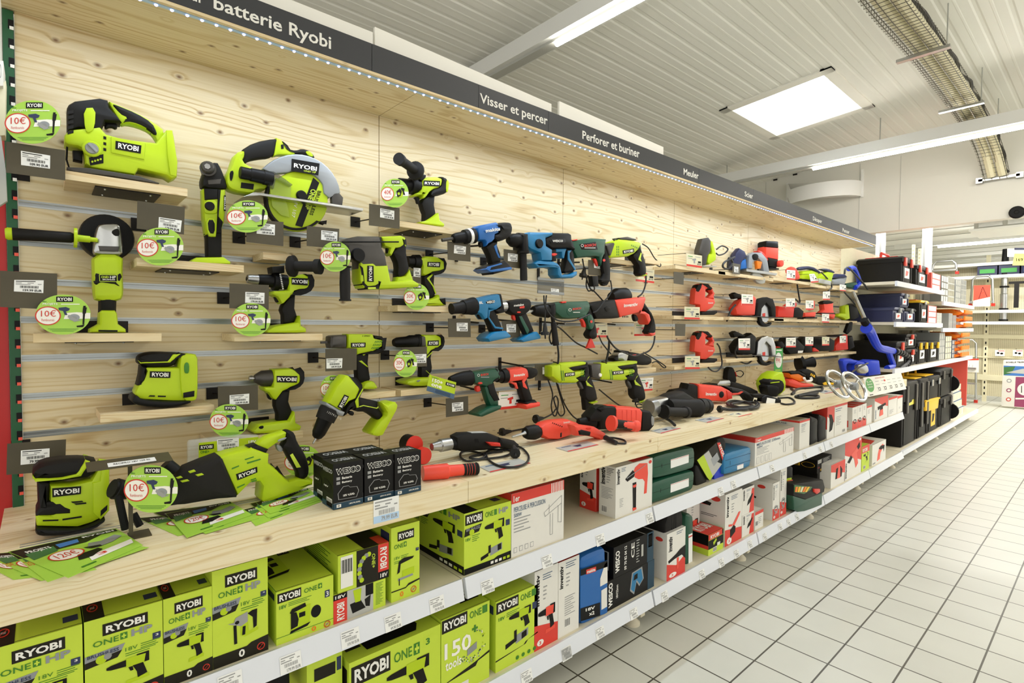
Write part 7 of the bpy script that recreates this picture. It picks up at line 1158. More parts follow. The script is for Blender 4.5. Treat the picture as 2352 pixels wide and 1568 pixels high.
coil(t, E7, [(2110, 210), (2180, 235), (2260, 275), (2310, 320)], WT+.02, .007)
t = T('angle_grinder', 'black angle grinder with a silver head lying on the counter', 'angle grinder', pz(D3, 400, 620, WT)); f = Fr(D3, y=-.37, anc=(400, 520))
G(t, f, [('gear_head', 'steel', .06, -.01, .012, 0, '90,480 130,450 260,418 300,430 250,560 140,590 95,560'), ('shoulder', 'dark', .08, -.01, .016, 0, '240,440 330,390 450,360 560,440 560,460 300,470')])
M().turn(p3(D3, 245, 520, -.36), p3(D3, 550, 530, -.39), [(0, .04), (.1, .045), (.8, .046), (.86, .05), (1, .05)], 'dark').obj('motor_body', t); Aa = p3(D3, 545, 530, -.39); M().turn(Aa, Aa+V((.008, 0, 0)), [(0, .036), (1, .032)], 'rubber').obj('fan_grille', t)
M().turn(p3(D3, 200, 566, -.42), p3(D3, 445, 572, -.43), [(0, .033), (.08, .033), (.1, .022), (.88, .023), (.9, .028), (1, .028)], 'dark').obj('side_handle', t); M().turn(p3(D3, 560, 505, -.36), p3(D3, 652, 508, -.36), [(0, .041), (.45, .042), (.5, .036), (.6, .042), (1, .04)], 'black').obj('tail', t); M().turn(p3(D3, 45, 525, -.36), p3(D3, 90, 528, -.36), [(0, .035), (1, .045)], 'chrome').obj('disc_flange', t)
t = T('large_grinder', 'large red and black angle grinder on the counter, longest of the red tools', 'angle grinder', pz(D3, 700, 460, WT)); f = Fr(D3, y=-.25, anc=(750, 380), yaw=.3)
G(t, f, [('front', 'dark', .09, -.004, .02, 0, '325,390 345,350 455,330 470,275 545,285 575,300 575,450 470,440 335,410'), ('motor_body', 'coral', .1, 0, .02, 0, '565,280 820,305 900,345 918,370 912,430 860,468 575,447'), ('handle', 'dark', .06, -.01, .016, 0, '840,300 900,305 1050,340 1140,385 1165,420 1150,465 1095,455 1060,410 920,390 905,345'), ('handle_stripe', 'coral', .004, -.007, .001, 0, '920,375 985,372 1020,355 1040,360 1000,388 925,398'), ('vent_cover', 'red', .02, .004, .004, 0, '850,345 905,365 912,430 862,440')])
M().text(f, PT('636,362 750,370 750,400 635,398'), 'inventiv', 'white', .03, .002).obj('lettering', t, 0); Aa = f.P(800, 388, .001); M().turn(Aa, Aa+f.n*.004, [(0, .02), (.6, .018), (1, .012)], 'dark').obj('brush_cap', t)
coil(t, D3, [(1150, 450), (1190, 490), (1150, 530), (1000, 535), (880, 505), (870, 470), (950, 455), (1080, 480), (1120, 510), (980, 520), (900, 490), (1000, 470), (1130, 470), (1170, 500), (1060, 540), (900, 545), (820, 540)], WT+.012, .008); plug(t, pz(D3, 850, 535, WT+.02), pz(D3, 750, 540, WT+.02))
t = T('large_grinder', 'black angle grinder with a silver head lying behind the large red one', 'angle grinder', pz(D3, 1000, 330, WT)); f = Fr(D3, y=-.14, anc=(950, 310), yaw=.3)
G(t, f, [('gear_head', 'steel', .08, 0, .014, 0, '760,285 790,240 890,236 910,260 900,300 780,300'), ('motor_body', 'rubber', .09, .002, .02, 0, '900,245 1010,275 1130,320 1185,350 1190,385 1100,380 960,340 900,310'), ('disc_guard', 'black', .09, -.004, .01, 0, '685,285 770,275 780,305 690,305')])
t = T('multi_tool', 'black upright tool leaning on the wall behind the large red grinder', 'tool', pz(D3, 915, 270, WT)); f = Fr(D3, y=-.06, anc=(915, 200), yaw=.4); G(t, f, [('body', 'rubber', .06, 0, .016, 1, '860,240 870,140 885,110 915,102 940,115 960,190 970,260 930,280 880,275'), ('red_line', 'red', .06, .001, .004, 0, '940,150 950,152 965,200 958,202')]); cord(t, D3, [(955, 150), (1000, 140), (1030, 170), (1000, 205), (960, 190)], -.05)
t = T('charger', 'flat black charger with a white tag lying before the lime sander', 'charger', pz(D3, 1320, 500, WT)); f = Fr(D3, y=-.43, anc=(1300, 440), yaw=.5); G(t, f, [('arm', 'dark', .04, -.01, .008, 0, '1140,390 1230,385 1290,400 1260,440 1170,425'), ('body', 'black', .05, 0, .008, 0, '1225,420 1280,395 1425,440 1425,490 1390,500 1215,465')]); P_(t, 'white_tag', f, PT('1275,420 1360,435 1350,495 1262,478'), .002, 'sticker', .002, 0); coil(t, D3, [(1390, 425), (1500, 420), (1555, 450), (1550, 480), (1470, 490), (1420, 480)], WT+.006, .006)
t = T('orbital_sander', 'lime and grey tool with a dark glossy nose on the counter', 'sander', pz(D3, 1370, 410, WT)); f = Fr(D3, y=-.31, anc=(1370, 300), yaw=.5); G(t, f, [('body', 'lime', .16, -.01, .03, 0, '1320,240 1360,190 1420,160 1470,158 1500,260 1495,350 1440,400 1330,390 1300,300'), ('grey_cover', 'rubber', .12, .004, .03, 1, '1295,250 1340,225 1440,225 1475,290 1455,370 1380,410 1310,400 1295,300'), ('nose', 'black', .1, .03, .014, 1, '1245,300 1290,285 1375,300 1375,350 1360,415 1270,400 1250,350'), ('strap', 'lime', .16, .006, .004, 0, '1310,262 1400,252 1400,262 1310,272')])
t = T('planer', 'red and dark tool lying between the lime sander and the yellow marked tool', 'planer', pz(D3, 1650, 340, WT)); f = Fr(D3, y=-.24, anc=(1630, 270), yaw=.5); G(t, f, [('body', 'coral', .14, 0, .02, 0, '1500,240 1560,230 1640,265 1760,280 1775,310 1700,338 1620,335 1500,290'), ('handle', 'orange', .1, -.02, .02, 0, '1530,170 1640,160 1690,200 1720,250 1650,265 1545,220'), ('top', 'dark', .1, -.015, .014, 0, '1535,160 1640,150 1700,190 1690,215 1620,180 1540,185')]); M().tube([p3(D3, 1660, 215, -.25), p3(D3, 1680, 250, -.25), p3(D3, 1735, 240, -.25), p3(D3, 1730, 215, -.25)], .01, 'pale', 6, 4).obj('white_ring', t)
coil(t, D3, [(1520, 320), (1560, 360), (1530, 385), (1590, 330), (1700, 320), (1840, 310), (1840, 345), (1780, 355), (1620, 390), (1570, 410), (1640, 425), (1790, 420), (1800, 400), (1680, 395), (1600, 405), (1760, 380), (1800, 370)], WT+.008, .008); M().turn(p3(D3, 1600, 75, -.12), p3(D3, 1755, 50, -.2), [(0, .07), (.2, .075), (.3, .03), (.8, .04), (1, .045)], 'black').obj('tool_handle', t)
t = T('rotary_tool', 'black tool with a yellow print and yellow belly near the mixer rings', 'tool', pz(D3, 1900, 300, WT)); f = Fr(D3, y=-.3, anc=(1850, 230), yaw=.5); G(t, f, [('body', 'dark', .09, 0, .02, 0, '1640,145 1720,125 1780,150 1810,210 1800,270 1760,260 1640,170'), ('handle', 'rubber', .07, -.004, .016, 0, '1800,210 1900,205 2000,235 2050,260 2020,290 1860,295 1800,270'), ('belly', 'yellow', .05, .004, .006, 0, '1855,270 1880,258 2000,268 1990,285 1870,290')]); M().text(f, PT('1730,165 1780,190 1772,215 1720,190'), 'FAR', 'yellow', .04, .002).obj('lettering', t, 0)
for i, (x, y) in enumerate(((2015, 200), (2180, 225))):
    t = T('mixer_ring', ('left silver spoked mixer ring on the counter', 'right silver spoked mixer ring, nearer the blue mixer')[i], 'mixer ring', pz(D3, x, y+80, WT)); Aa = pz(D3, x, y+78, WT+.09); m = M(); m.tube([Aa+V((.16*math.cos(a), .05*math.sin(a), .085*math.sin(a))) for a in [k*math.pi/10 for k in range(21)]], .01, 'steel', 6, 2)
    for k in range(3): a = k*2.1+.4; m.tube([Aa, Aa+V((.15*math.cos(a), .05*math.sin(a), .08*math.sin(a)))], .008, 'steel', 6, 0)
    m.turn(Aa-V((0, .02, 0)), Aa+V((0, .02, 0)), [(0, .025), (1, .025)], 'grey'); m.obj('ring', t)
t = T('paint_mixer', 'bright blue two-handled mixer at the far end of the counter', 'mixer', pz(D3, 2200, 200, WT)); f = Fr(D2, y=-.3, anc=(1230, 1430), yaw=.5); G(t, f, [('left_handle', 'bluep', .07, 0, .02, 1, '985,1340 1080,1325 1180,1360 1130,1400 1050,1385 1040,1450 1080,1510 1030,1520 1000,1420'), ('motor_body', 'bluep', .14, -.01, .03, 0, '1140,1400 1180,1350 1270,1370 1300,1440 1290,1530 1200,1530 1130,1470'), ('right_body', 'bluep', .13, .0, .03, 0, '1270,1370 1330,1345 1430,1350 1450,1520 1300,1540'), ('gear_plate', 'steel', .05, .03, .012, 1, '1130,1410 1180,1390 1250,1400 1270,1480 1220,1510 1150,1490')]); cord(t, D2, [(1280, 1385), (1150, 1450), (1050, 1530), (980, 1560)], -.4, .008)
# flat price cards lying on the counter
for i, (c, q) in enumerate(((E7, '420,722 800,642 920,690 535,778'), (E7, '1160,540 1460,475 1575,512 1285,578'), (E7, '2075,375 2250,335 2370,352 2180,402'), (D3, '525,655 700,618 830,638 660,682'), (D3, '845,600 980,565 1125,590 985,622'), (D3, '1800,360 1880,340 2000,362 1880,380'), (D3, '1900,325 2000,308 2090,315 1990,335'))):
    P4 = [pz(c, *p, WT+.0006) for p in PT(q)]; m = M(); up = V((0, 0, .0012)); m.add([p for p in P4]+[p+up for p in P4], [(4, 5, 6, 7), (0, 1, 5, 4), (1, 2, 6, 5), (2, 3, 7, 6), (3, 0, 4, 7)], 'cream' if i == 4 else 'greycard'); L4 = lambda a, b: ((P4[3]*(1-a)+P4[2]*a)*(1-b)+(P4[0]*(1-a)+P4[1]*a)*b)+up*1.2
    m.quad(L4(0, 0), L4(1, 0), L4(1, .13), L4(0, .13), 'redcard'); m.quad(L4(.1, .75), L4(.4, .75), L4(.4, .85), L4(.1, .85), 'printblue'); m.add([L4(.45, .4), L4(.6, .4), L4(.62, .62), L4(.7, .7), L4(.4, .7)], [(0, 1, 2, 3, 4)], 'navyprint')
    tag(m.obj('counter_card', smooth=0), ('price card lying before the black mains drill', 'price card lying before the red mains drill', 'price card lying right of the large red hammer', 'price card lying before the black angle grinder', 'cream price card lying before the coiled grinder cord', 'price card lying before the coiled cord of the red planer', 'price card lying under the yellow marked tool')[i], 'price card', 'price cards on the counter')
# bays three to six on the wall
for c, a, b, l in ((D1, (50, 378), (565, 398), 'board under the lime and grey jigsaw, third bay'), (D1, (495, 437), (1060, 468), 'board under the blue circular saw'), (D2, (185, 397), (605, 440), 'board under the red router'), (D2, (612, 472), (798, 485), 'short board under the first lime sander'), (D2, (802, 500), (1163, 532), 'board at the end of the top row under the white sander'),
    (D1, (35, 878), (545, 880), 'board under the upper red jigsaw'), (D1, (605, 880), (1165, 902), 'board under the red circular saw'), (D2, (195, 868), (372, 872), 'board under the red planer, middle row'), (D2, (374, 872), (588, 880), 'board under the red palm sander, middle row'), (D2, (590, 880), (828, 888), 'board under the red orbital sander, middle row'), (D2, (832, 889), (1157, 892), 'board at the end of the middle row'),
    (D1, (40, 1385), (540, 1358), 'board under the lower red jigsaw'), (D1, (575, 1310), (1060, 1300), 'board under the grey circular saw'), (D2, (290, 1305), (578, 1292), 'board under the black belt sander, lower row'), (D2, (580, 1290), (774, 1272), 'second board of the lower far row'), (D2, (776, 1272), (968, 1260), 'third board of the lower far row'), (D2, (970, 1262), (1147, 1250), 'last board of the lower row under the red belt sander')):
    board(c, a, b, 'small pine '+l)
def tool(c, nm, label, cat, base, y, yaw, rows):
    t = T(nm, label, cat, p3(c, *base, y)); f = Fr(c, y=y, anc=base, yaw=yaw); G(t, f, rows); return t, f
t, f = tool(D1, 'jigsaw', 'lime and grey jigsaw high on the wall, third bay', 'jigsaw', (390, 370), -.11, .35, [('motor_body', 'gun', .06, 0, .014, 0, '297,190 330,78 400,65 425,100 420,210 390,260 375,350 330,360 328,250 297,240'), ('handle', 'lime', .04, -.008, .01, 0, '400,80 450,105 470,180 485,240 480,290 440,320 415,300 440,220 425,150'), ('front', 'lime', .05, -.004, .008, 0, '400,235 480,240 475,300 410,345 390,320'), ('base_shoe', 'steel', .07, .006, .002, 0, '330,355 470,362 470,372 330,368')]); cord(t, D1, [(475, 190), (530, 155), (590, 185), (560, 230), (500, 250), (470, 230)], -.07, .005)
t, f = tool(D1, 'circular_saw', 'blue circular saw with a silver guard and orange lever, top row', 'circular saw', (900, 450), -.13, .35, [('handle', 'navy', .06, -.01, .016, 0, '655,330 690,220 730,172 785,205 805,260 760,310 740,400 660,400'), ('motor_body', 'makblue', .09, -.01, .02, 0, '720,310 800,280 810,390 730,400'), ('blade_guard', 'silver', .05, 0, .008, 0, '805,385 812,250 850,220 940,222 1000,290 1022,425 965,425 945,320 900,275 850,330 850,390'), ('base_plate', 'steel', .14, .02, .002, 0, '760,392 1080,440 1062,462 760,420'), ('lower_guard', 'greycard', .03, .002, .006, 1, '830,430 940,440 990,530 930,552 875,520'), ('lever', 'orange', .03, .01, .004, 0, '880,308 935,320 918,390 888,392'), ('guard_hole', 'black', .004, .003, .001, 1, '835,250 870,232 905,250 895,300 850,305')])
cord(t, D1, [(660, 270), (560, 320), (540, 370), (590, 390), (640, 330), (600, 280), (590, 400)], -.08, .007)
t, f = tool(D1, 'router', 'red router with a black cap, highest in the fourth bay', 'router', (1060, 470), -.12, .35, [('cap', 'black', .09, 0, .014, 0, '988,110 1000,100 1115,106 1120,175 985,165'), ('motor_body', 'coral', .1, .002, .02, 0, '985,160 1122,172 1118,300 980,275'), ('lower', 'dark', .09, 0, .012, 0, '1000,270 1115,295 1100,380 1020,370'), ('knob', 'coral', .05, .03, .014, 1, '1095,310 1135,300 1145,340 1130,375 1095,370'), ('left_knob', 'red', .05, .0, .012, 1, '890,205 940,200 1000,260 1015,310 980,290 930,240'), ('base', 'black', .12, .01, .006, 0, '1010,375 1110,385 1110,400 1010,395')])
for i, (dy, lb) in enumerate(((0, 'upper of the two red jigsaws in the third bay'), (492, 'lower of the two red jigsaws in the third bay, cord hanging'))):
    S = lambda s: ' '.join(f'{x},{y+dy}' for x, y in PT(s)); t, f = tool(D1, 'jigsaw', lb, 'jigsaw', (380, 870+dy), -.11, .35, [('motor_body', 'coral', .06, 0, .014, 0, S('245,750 258,600 300,545 350,550 370,600 368,680 460,700 470,740 440,790 370,835 310,830 308,765')), ('handle', 'coral', .045, -.006, .012, 0, S('330,540 400,545 450,590 465,700 390,690 440,640 410,585 370,610')), ('cap', 'dark', .062, .001, .012, 0, S('262,600 285,555 330,538 330,590 300,640 262,645')), ('top_grip', 'dark', .05, -.004, .01, 0, S('330,538 400,543 445,590 430,610 380,590 350,565')), ('base_shoe', 'rubber', .09, .012, .006, 0, S('310,838 400,830 470,820 472,845 440,865 315,862'))]); M().text(f, PT(S('388,732 440,735 440,748 388,750')), 'inventiv', 'white', .02, .001).obj('lettering', t, 0)
cord(t, D1, [(480, 1160), (505, 1200), (520, 1280), (530, 1350), (520, 1400), (480, 1442), (430, 1440), (388, 1405)], -.17, .005)
for i, (dy, gm, bm, lb) in enumerate(((0, 'rubber', 'coral', 'red circular saw with a dark guard, middle row of the fourth bay'), (400, 'steel', 'dark', 'black circular saw with a silver guard, lower row of the fourth bay'))):
    S = lambda s: ' '.join(f'{x},{y+dy}' for x, y in PT(s)); t, f = tool(D1, 'circular_saw', lb, 'circular saw', (900, 885+dy), -.16, .3, [('motor_body', bm, .08, 0, .02, 0, S('670,790 720,720 850,650 895,690 880,870 740,880 690,860')), ('handle', 'dark', .05, -.02, .012, 0, S('665,650 700,630 760,655 850,700 830,720 740,690 690,700')), ('blade_guard', gm, .05, 0, .008, 0, S('895,850 905,740 940,695 1000,680 1060,700 1088,790 1088,890 1050,890 1035,790 990,740 945,800 935,885 890,880')), ('saw_blade', 'steel', .004, -.02, .0, 1, S('950,760 1000,740 1035,790 1040,900 1010,950 960,920 940,850')), ('lower_guard', 'black', .03, .004, .004, 1, S('905,890 935,885 950,940 1000,960 1045,935 1030,975 970,992 920,960')), ('base_plate', 'gun', .12, .02, .002, 0, S('720,870 1140,892 1140,900 720,880')), ('brand_label', 'redcard', .003, .001, 0, 0, S('948,850 975,845 975,885 948,890'))]); cord(t, D1, [(670, 760+dy), (620, 820+dy), (590, 900+dy), (580, 930+dy)] if not i else [(700, 1170), (665, 1250), (700, 1330), (790, 1365), (850, 1310), (870, 1200)], -.12, .006)
far = [('multi_tool', 'small red tool behind a white card, top row', 'tool', (430, 415), [('body', 'coral', .06, 0, .016, 1, '350,300 400,258 450,270 490,330 512,410 430,420 400,400')]),
 ('orbital_sander', 'first lime and navy sander of the top row', 'sander', (590, 440), [('body', 'lime', .09, 0, .02, 0, '530,310 640,300 720,330 700,440 520,420 510,400'), ('handle', 'navy', .06, .004, .016, 1, '468,290 500,262 640,255 730,310 740,350 690,330 620,290 500,310'), ('pad', 'dark', .1, .004, .004, 0, '510,405 700,425 700,440 510,420')]),
 ('orbital_sander', 'second lime sander of the top row, before the white one', 'sander', (780, 475), [('body', 'lime', .09, 0, .02, 0, '720,380 760,340 860,300 900,330 860,470 800,470 710,450'), ('handle', 'navy', .06, .004, .014, 1, '730,290 790,282 860,295 905,330 880,345 800,320'), ('pad', 'greycard', .1, .004, .004, 0, '710,400 850,430 850,480 710,450')]),
 ('belt_sander', 'white and blue sander at the end of the top row', 'sander', (950, 500), [('body', 'silver', .1, 0, .02, 0, '860,410 1050,380 1040,430 1020,480 890,480'), ('top', 'navy', .08, .003, .02, 0, '850,400 930,345 1020,350 1052,385 1000,405'), ('pad', 'green', .08, -.01, .006, 0, '1040,460 1160,440 1180,470 1130,515 1040,495')]),
 ('planer', 'red planer with a dark front, middle far row', 'planer', (370, 860), [('body', 'red', .1, 0, .02, 0, '240,780 260,720 440,745 430,855 240,850'), ('front', 'rubber', .09, .002, .016, 0, '430,760 490,735 545,780 530,860 420,850'), ('handle', 'red', .05, -.01, .012, 0, '330,720 420,650 480,690 470,730 400,730')]),
 ('palm_sander', 'red palm sander behind a white card, middle far row', 'sander', (620, 865), [('body', 'coral', .09, 0, .016, 0, '555,800 690,790 680,850 555,850'), ('top', 'coral', .07, -.006, .016, 0, '620,670 680,655 685,740 640,770'), ('pad', 'black', .1, .004, .004, 0, '550,850 690,850 690,866 550,866')]),
 ('orbital_sander', 'red orbital sander with a black top, middle far row', 'sander', (830, 870), [('body', 'coral', .09, 0, .02, 0, '770,690 890,680 890,760 915,830 900,872 740,800 780,760'), ('top', 'dark', .08, .002, .018, 1, '750,680 780,655 870,655 900,690 780,710'), ('pad', 'black', .1, .004, .006, 0, '735,800 900,800 905,815 735,812')]),
 ('mains_drill', 'lime and black tool at the end of the middle row', 'tool', (1040, 880), [('body', 'lime', .1, 0, .02, 0, '1020,720 1070,705 1085,870 1040,885 1000,860 940,840 950,810 1020,800'), ('motor', 'dark', .1, .002, .02, 0, '1065,710 1110,690 1170,740 1190,850 1140,880 1085,875'), ('bag', 'black', .06, -.01, .02, 0, '1080,910 1130,905 1120,1000 1070,1050 1040,1030')]),
 ('belt_sander', 'black belt sander at the lower row beside the green 99 euro card', 'sander', (430, 1280), [('body', 'dark', .11, 0, .02, 0, '300,1190 330,1090 450,1080 560,1190 540,1270 390,1285'), ('front', 'black', .1, .002, .016, 0, '225,1140 290,1125 330,1180 300,1220 235,1190'), ('red_side', 'red', .09, -.004, .006, 0, '230,1190 300,1185 300,1205 230,1208'), ('brand_label', 'whitecard', .003, .001, 0, 0, '470,1240 530,1238 520,1265 468,1268')]),
 ('belt_sander', 'second black sander of the lower far row', 'sander', (590, 1265), [('body', 'dark', .1, 0, .02, 0, '500,1110 560,1075 640,1080 650,1265 560,1265')]),
 ('belt_sander', 'third black sander of the lower far row', 'sander', (760, 1250), [('body', 'dark', .1, 0, .02, 0, '655,1085 840,1080 910,1120 900,1240 720,1250 655,1200'), ('red_side', 'red', .09, -.006, .006, 0, '655,1205 725,1200 725,1250 655,1250')]),
 ('belt_sander', 'red and black belt sander closing the lower row', 'sander', (1020, 1240), [('body', 'red', .1, 0, .02, 0, '905,1180 990,1080 1055,1050 1065,1230 915,1245'), ('rear', 'dark', .1, .002, .02, 0, '1055,1085 1110,1065 1140,1200 1065,1240'), ('top', 'black', .08, -.004, .014, 0, '850,1060 1020,1050 960,1080 870,1080')])]
for nm, lb, ct, bs, rw in far: t, f = tool(D2, nm, lb, ct, bs, -.15, .4, [(r[0], r[1], r[2]*.75, *r[3:]) for r in rw])
cord(t, D2, [(740, 330), (800, 390), (850, 460), (860, 510), (820, 545)], -.16, .006); cord(t, D2, [(460, 470), (480, 600), (490, 680), (440, 640)], -.12, .006)
for q, lb, cr_ in (('163,230 325,255 322,382 165,360', 'white price card left of the lime and grey jigsaw', D1), ('145,780 302,785 300,912 142,908', 'white price card before the upper red jigsaw', D1), ('150,1290 305,1288 300,1422 150,1422', 'white price card before the lower red jigsaw', D1), ('732,650 850,655 850,768 732,765', 'white price card before the red circular saw', D1), ('700,1108 820,1105 818,1225 702,1225', 'white price card before the silver guarded saw', D1), ('340,300 440,308 438,420 338,412', 'white price card before the small red tool, top row', D2), ('600,350 660,345 710,445 620,450', 'white price card before the first lime sander', D2), ('330,632 436,632 434,746 328,746', 'white price card before the red planer', D2), ('560,655 652,658 652,765 560,765', 'white price card before the red palm sander', D2), ('760,555 842,550 840,650 758,650', 'white price card hanging above the red orbital sander', D2), ('750,812 832,815 830,915 748,912', 'white price card on the board edge of the middle far row', D2), ('332,1090 444,1088 444,1200 330,1200', 'white price card before the black belt sander', D2), ('556,1080 648,1080 646,1182 556,1182', 'white price card before the second black sander', D2), ('750,1080 834,1080 832,1178 750,1180', 'cream price card before the third black sander', D2), ('955,1068 1028,1065 1026,1160 956,1165', 'white price card before the red belt sander', D2), ('955,470 1028,478 1026,550 955,542', 'white price card on the edge of the top far row', D2)):
    card(cr_, PT(q), lb, -.17, pic='printgrey', base='cream' if 'cream' in lb or 'jigsaw' in lb else 'pale', yaw=.25)
for q, lb in (('642,330 718,345 715,450 640,440', 'small olive price plate before the blue circular saw'),): price(D1, PT(q), PT('655,365 698,372 698,430 656,425'), '89.90', lb)
for q, lb in (('35,420 138,430 135,555 35,540', 'olive price plate, upper of two below the third bay boards'), ('50,955 155,958 150,1082 50,1080', 'olive price plate, lower of two below the third bay boards')): price(D1, PT(q), None, '', lb, y=-.2)
fr = Fr(D2, y=-.2, anc=(240, 1380), yaw=.3); t = T('sale_card', 'tall green card with a white oval reading 99 euro', 'sale card', fr.P(240, 1380)); P_(t, 'card', fr, PT('200,1218 296,1212 285,1535 190,1540'), .002, 'saledark', 0, 0); m = M(); m.oval(fr, 243, 1350, 40, 88, 'white'); m.text(fr, PT('212,1320 268,1320 266,1375 210,1382'), '99€', 'ringred', 0, .001); m.rect(fr, 215, 1228, 280, 1240, 'pale'); m.rect(fr, 205, 1460, 265, 1470, 'limecard'); m.rect(fr, 205, 1490, 270, 1515, 'limecard'); m.obj('print', t, 0)
# blue long-reach sander leaning against the counter end
t = T('drywall_sander', 'long blue and silver drywall sander leaning at the end of the counter', 'sander', p3(D5, 300, 1480, -.3)); yy = -.42
M().tube([p3(D2, 1105, 560, -.2), p3(D2, 1255, 900, -.33)], .019, 'steel', 10, 0).obj('pole', t); M().tube([p3(D2, 1235, 880, -.33), p3(D2, 1285, 970, -.35)], [.034, .038], 'black', 10, 0).obj('joint', t)
M().tube([p3(D5, 50, 1010, -.35), p3(D5, 100, 1060, -.36), p3(D5, 190, 1230, -.39), p3(D5, 290, 1270, -.4), p3(D5, 400, 1290, -.4)], [.05, .04, .034, .036, .03], 'bluep', 10, 6).obj('handle', t); M().tube([p3(D5, 310, 1270, -.4), p3(D5, 350, 1390, -.4), p3(D5, 370, 1460, -.4), p3(D5, 300, 1490, -.4)], .026, 'bluep', 8, 6).obj('rear_grip', t)
H_ = [p3(D5, *p, -.42) for p in ((400, 1290), (480, 1310), (550, 1370), (530, 1440), (460, 1500), (420, 1540))]; M().tube(H_, [.03, .034, .03, .034, .03], 'cord', 10, 8).obj('hose', t); m = M()
for p in catmull(H_, 6)[2::2]: m.turn(p, p+V((.006, 0, -.004)), [(0, .038), (1, .038)], 'black', 10)
m.obj('hose_rib', t); M().tube([p3(D2, 1060, 290, -.22), p3(D2, 1120, 290, -.22), p3(D2, 1180, 440, -.22), p3(D2, 1130, 510, -.22)], .022, 'bluep', 8, 6).obj('head', t); cord(t, D2, [(1010, 350), (1020, 290), (1060, 280), (1150, 370), (1230, 460), (1280, 525)], -.25, .008); cord(t, D2, [(1010, 560), (1100, 660), (1180, 740)], -.2, .008)
# ---------------------------------------------------------------- shelf price labels on the rails and the far shelves
def rlab(c, x, y, lb, rail='mid', w=.05, h=.04, tint=None):
    z1, yb = {'mid': (MID, -.557), 'base': (BAS, -.562), 'top': (0, WY-.0005)}[rail]; k = .25 if rail != 'top' else 0
    p = p3(c, x, y, yb+.008 if k else yb); zb = p.z-h/2; fr = Fw((p.x-w/2, yb+k*(zb-z1+.056)-.0008*(k > 0), zb), (1, 0, 0), (0, k, 1), w, h); m = M()
    sticker(m, fr, ('79.99 EUR', '179.99 EUR', '109.90 EUR', '49.90 EUR', '24.90 EUR')[NB[0] % 5], 'printgrey', tint); NB[0] += 1
    tag(m.obj('shelf_label', smooth=0), lb, 'price label', 'white price labels on the rails')
rlab(B7, 985, 1290, 'white and blue price label on the counter front under the battery boxes', 'top', .075, .062, 'lightblue')
for i, (c, x, y) in enumerate(((C2, 775, 1375), (C2, 1315, 1150), (C2, 1700, 1010), (C2, 230, 1560), (C3, 200, 980), (C3, 570, 850), (C3, 1010, 665), (C4, 625, 330), (C5, 945, 1090), (C5, 1795, 770), (C5, 1950, 690), (D4, 545, 1145), (D4, 985, 975), (D4, 1195, 890), (D4, 1345, 825))):
    rlab(c, x, y, ('price label under the square sander carton', 'price label under the red banded carton stack', 'price label under the slim jigsaw carton', 'price label under the tall rotary hammer carton', 'price label at the right end of the first middle rail', 'price label under the deep drill carton', 'price label under the Perceuse carton', 'price label above the black and teal stack', 'price label under the white percussion drill carton', 'price label under the leaning sleeved case', 'price label under the bright blue case', 'price label under the Meuleuse carton', 'price label under the tall carton right of Meuleuse', 'price label under the upright dark cases', 'price label under the clear red pack')[i]+', middle rail', 'mid')
for i, (c, x, y) in enumerate(((C3, 860, 1515), (C3, 1155, 1340), (C4, 335, 1310), (C4, 625, 1130), (C4, 915, 965), (C4, 1180, 815), (C6, 590, 1310), (C6, 810, 1180), (C6, 980, 1080), (C6, 1135, 975), (C6, 1300, 890), (C6, 1475, 780), (C6, 1570, 730), (C6, 1665, 670))):
    rlab(c, x, y, ('price label under the lime cordless drill carton', 'price label under the red drill picture carton', 'price label under the upright lettered carton', 'price label under the blue upright case', 'price label under the black and teal stack', 'price label left of the red and white sleeve', 'price label under the upright green case', 'price label under the red black and lime carton', 'price label under the tall grinder carton', 'price label left of the third rail joint', 'price label right of the third rail joint', 'price label under the broad jigsaw carton', 'price label under the narrow jigsaw carton', 'price label under the slim lime pack')[i]+', bottom rail', 'base')
# shelving with tool boxes beyond the wood section
for i in range(6, 10):
    tag(M().box((i+.001, .0, 0), (i+.999, .03, 2.12), 'cream').obj('back_sheet', smooth=0), ('first', 'second', 'third', 'last')[i-6]+' beige back sheet of the tool box shelving', 'back panel', 'beige back sheets of the tool box shelves')
for i, (x, zt) in enumerate(((8.69, 2.4), (9.02, 2.38))):
    m = M().box((x, -.03, 0), (x+.04, .0, zt), 'cream')
    for k in range(10): m.box((x-.001, -.022, zt-.05*k-.04), (x+.0, -.008, zt-.05*k-.015), 'beigedark')
    tag(m.obj('upright', smooth=0), ('left perforated upright above the tool box shelves', 'right perforated upright above the tool box shelves')[i], 'upright')
def shelf(x0, x1, yf, z, lb):
    t = T('metal_shelf', lb, 'shelf', ((x0+x1)/2, yf/2, z-.03)); M().box((x0, yf, z-.028), (x1, -.001, z), 'beige').obj('shelf_board', t, 0); M().box((x0, yf-.02, z-.045), (x1, yf, z+.002), 'shelfwhite').obj('price_rail', t, 0); return t
shelf(6.01, 7.98, -.45, 1.735, 'top shelf of the tool box bays with the red handled crates'); shelf(8.0, 9.98, -.45, 1.615, 'top shelf beyond, with clear drawer cabinets'); shelf(6.01, 7.98, -.45, 1.355, 'shelf carrying the navy tool boxes'); shelf(8.0, 9.98, -.45, 1.30, 'shelf carrying small organisers and orange bins')
shelf(6.01, 9.98, -.45, .912, 'long white shelf carrying yellow latched boxes'); LB = shelf(6.01, 9.98, -.53, .158, 'long bottom shelf with the tall black tool chests')
for i in range(6, 10):
    g_ = M().box((i+.93, -.48, .05), (i+.96, -.02, .11), 'beige').obj('base_bracket', LB, 0); M().turn((i+.93, -.44, 0), (i+.93, -.44, .06), [(0, .034), (.2, .03), (.5, .012), (1, .01)], 'beige').obj('foot', g_)
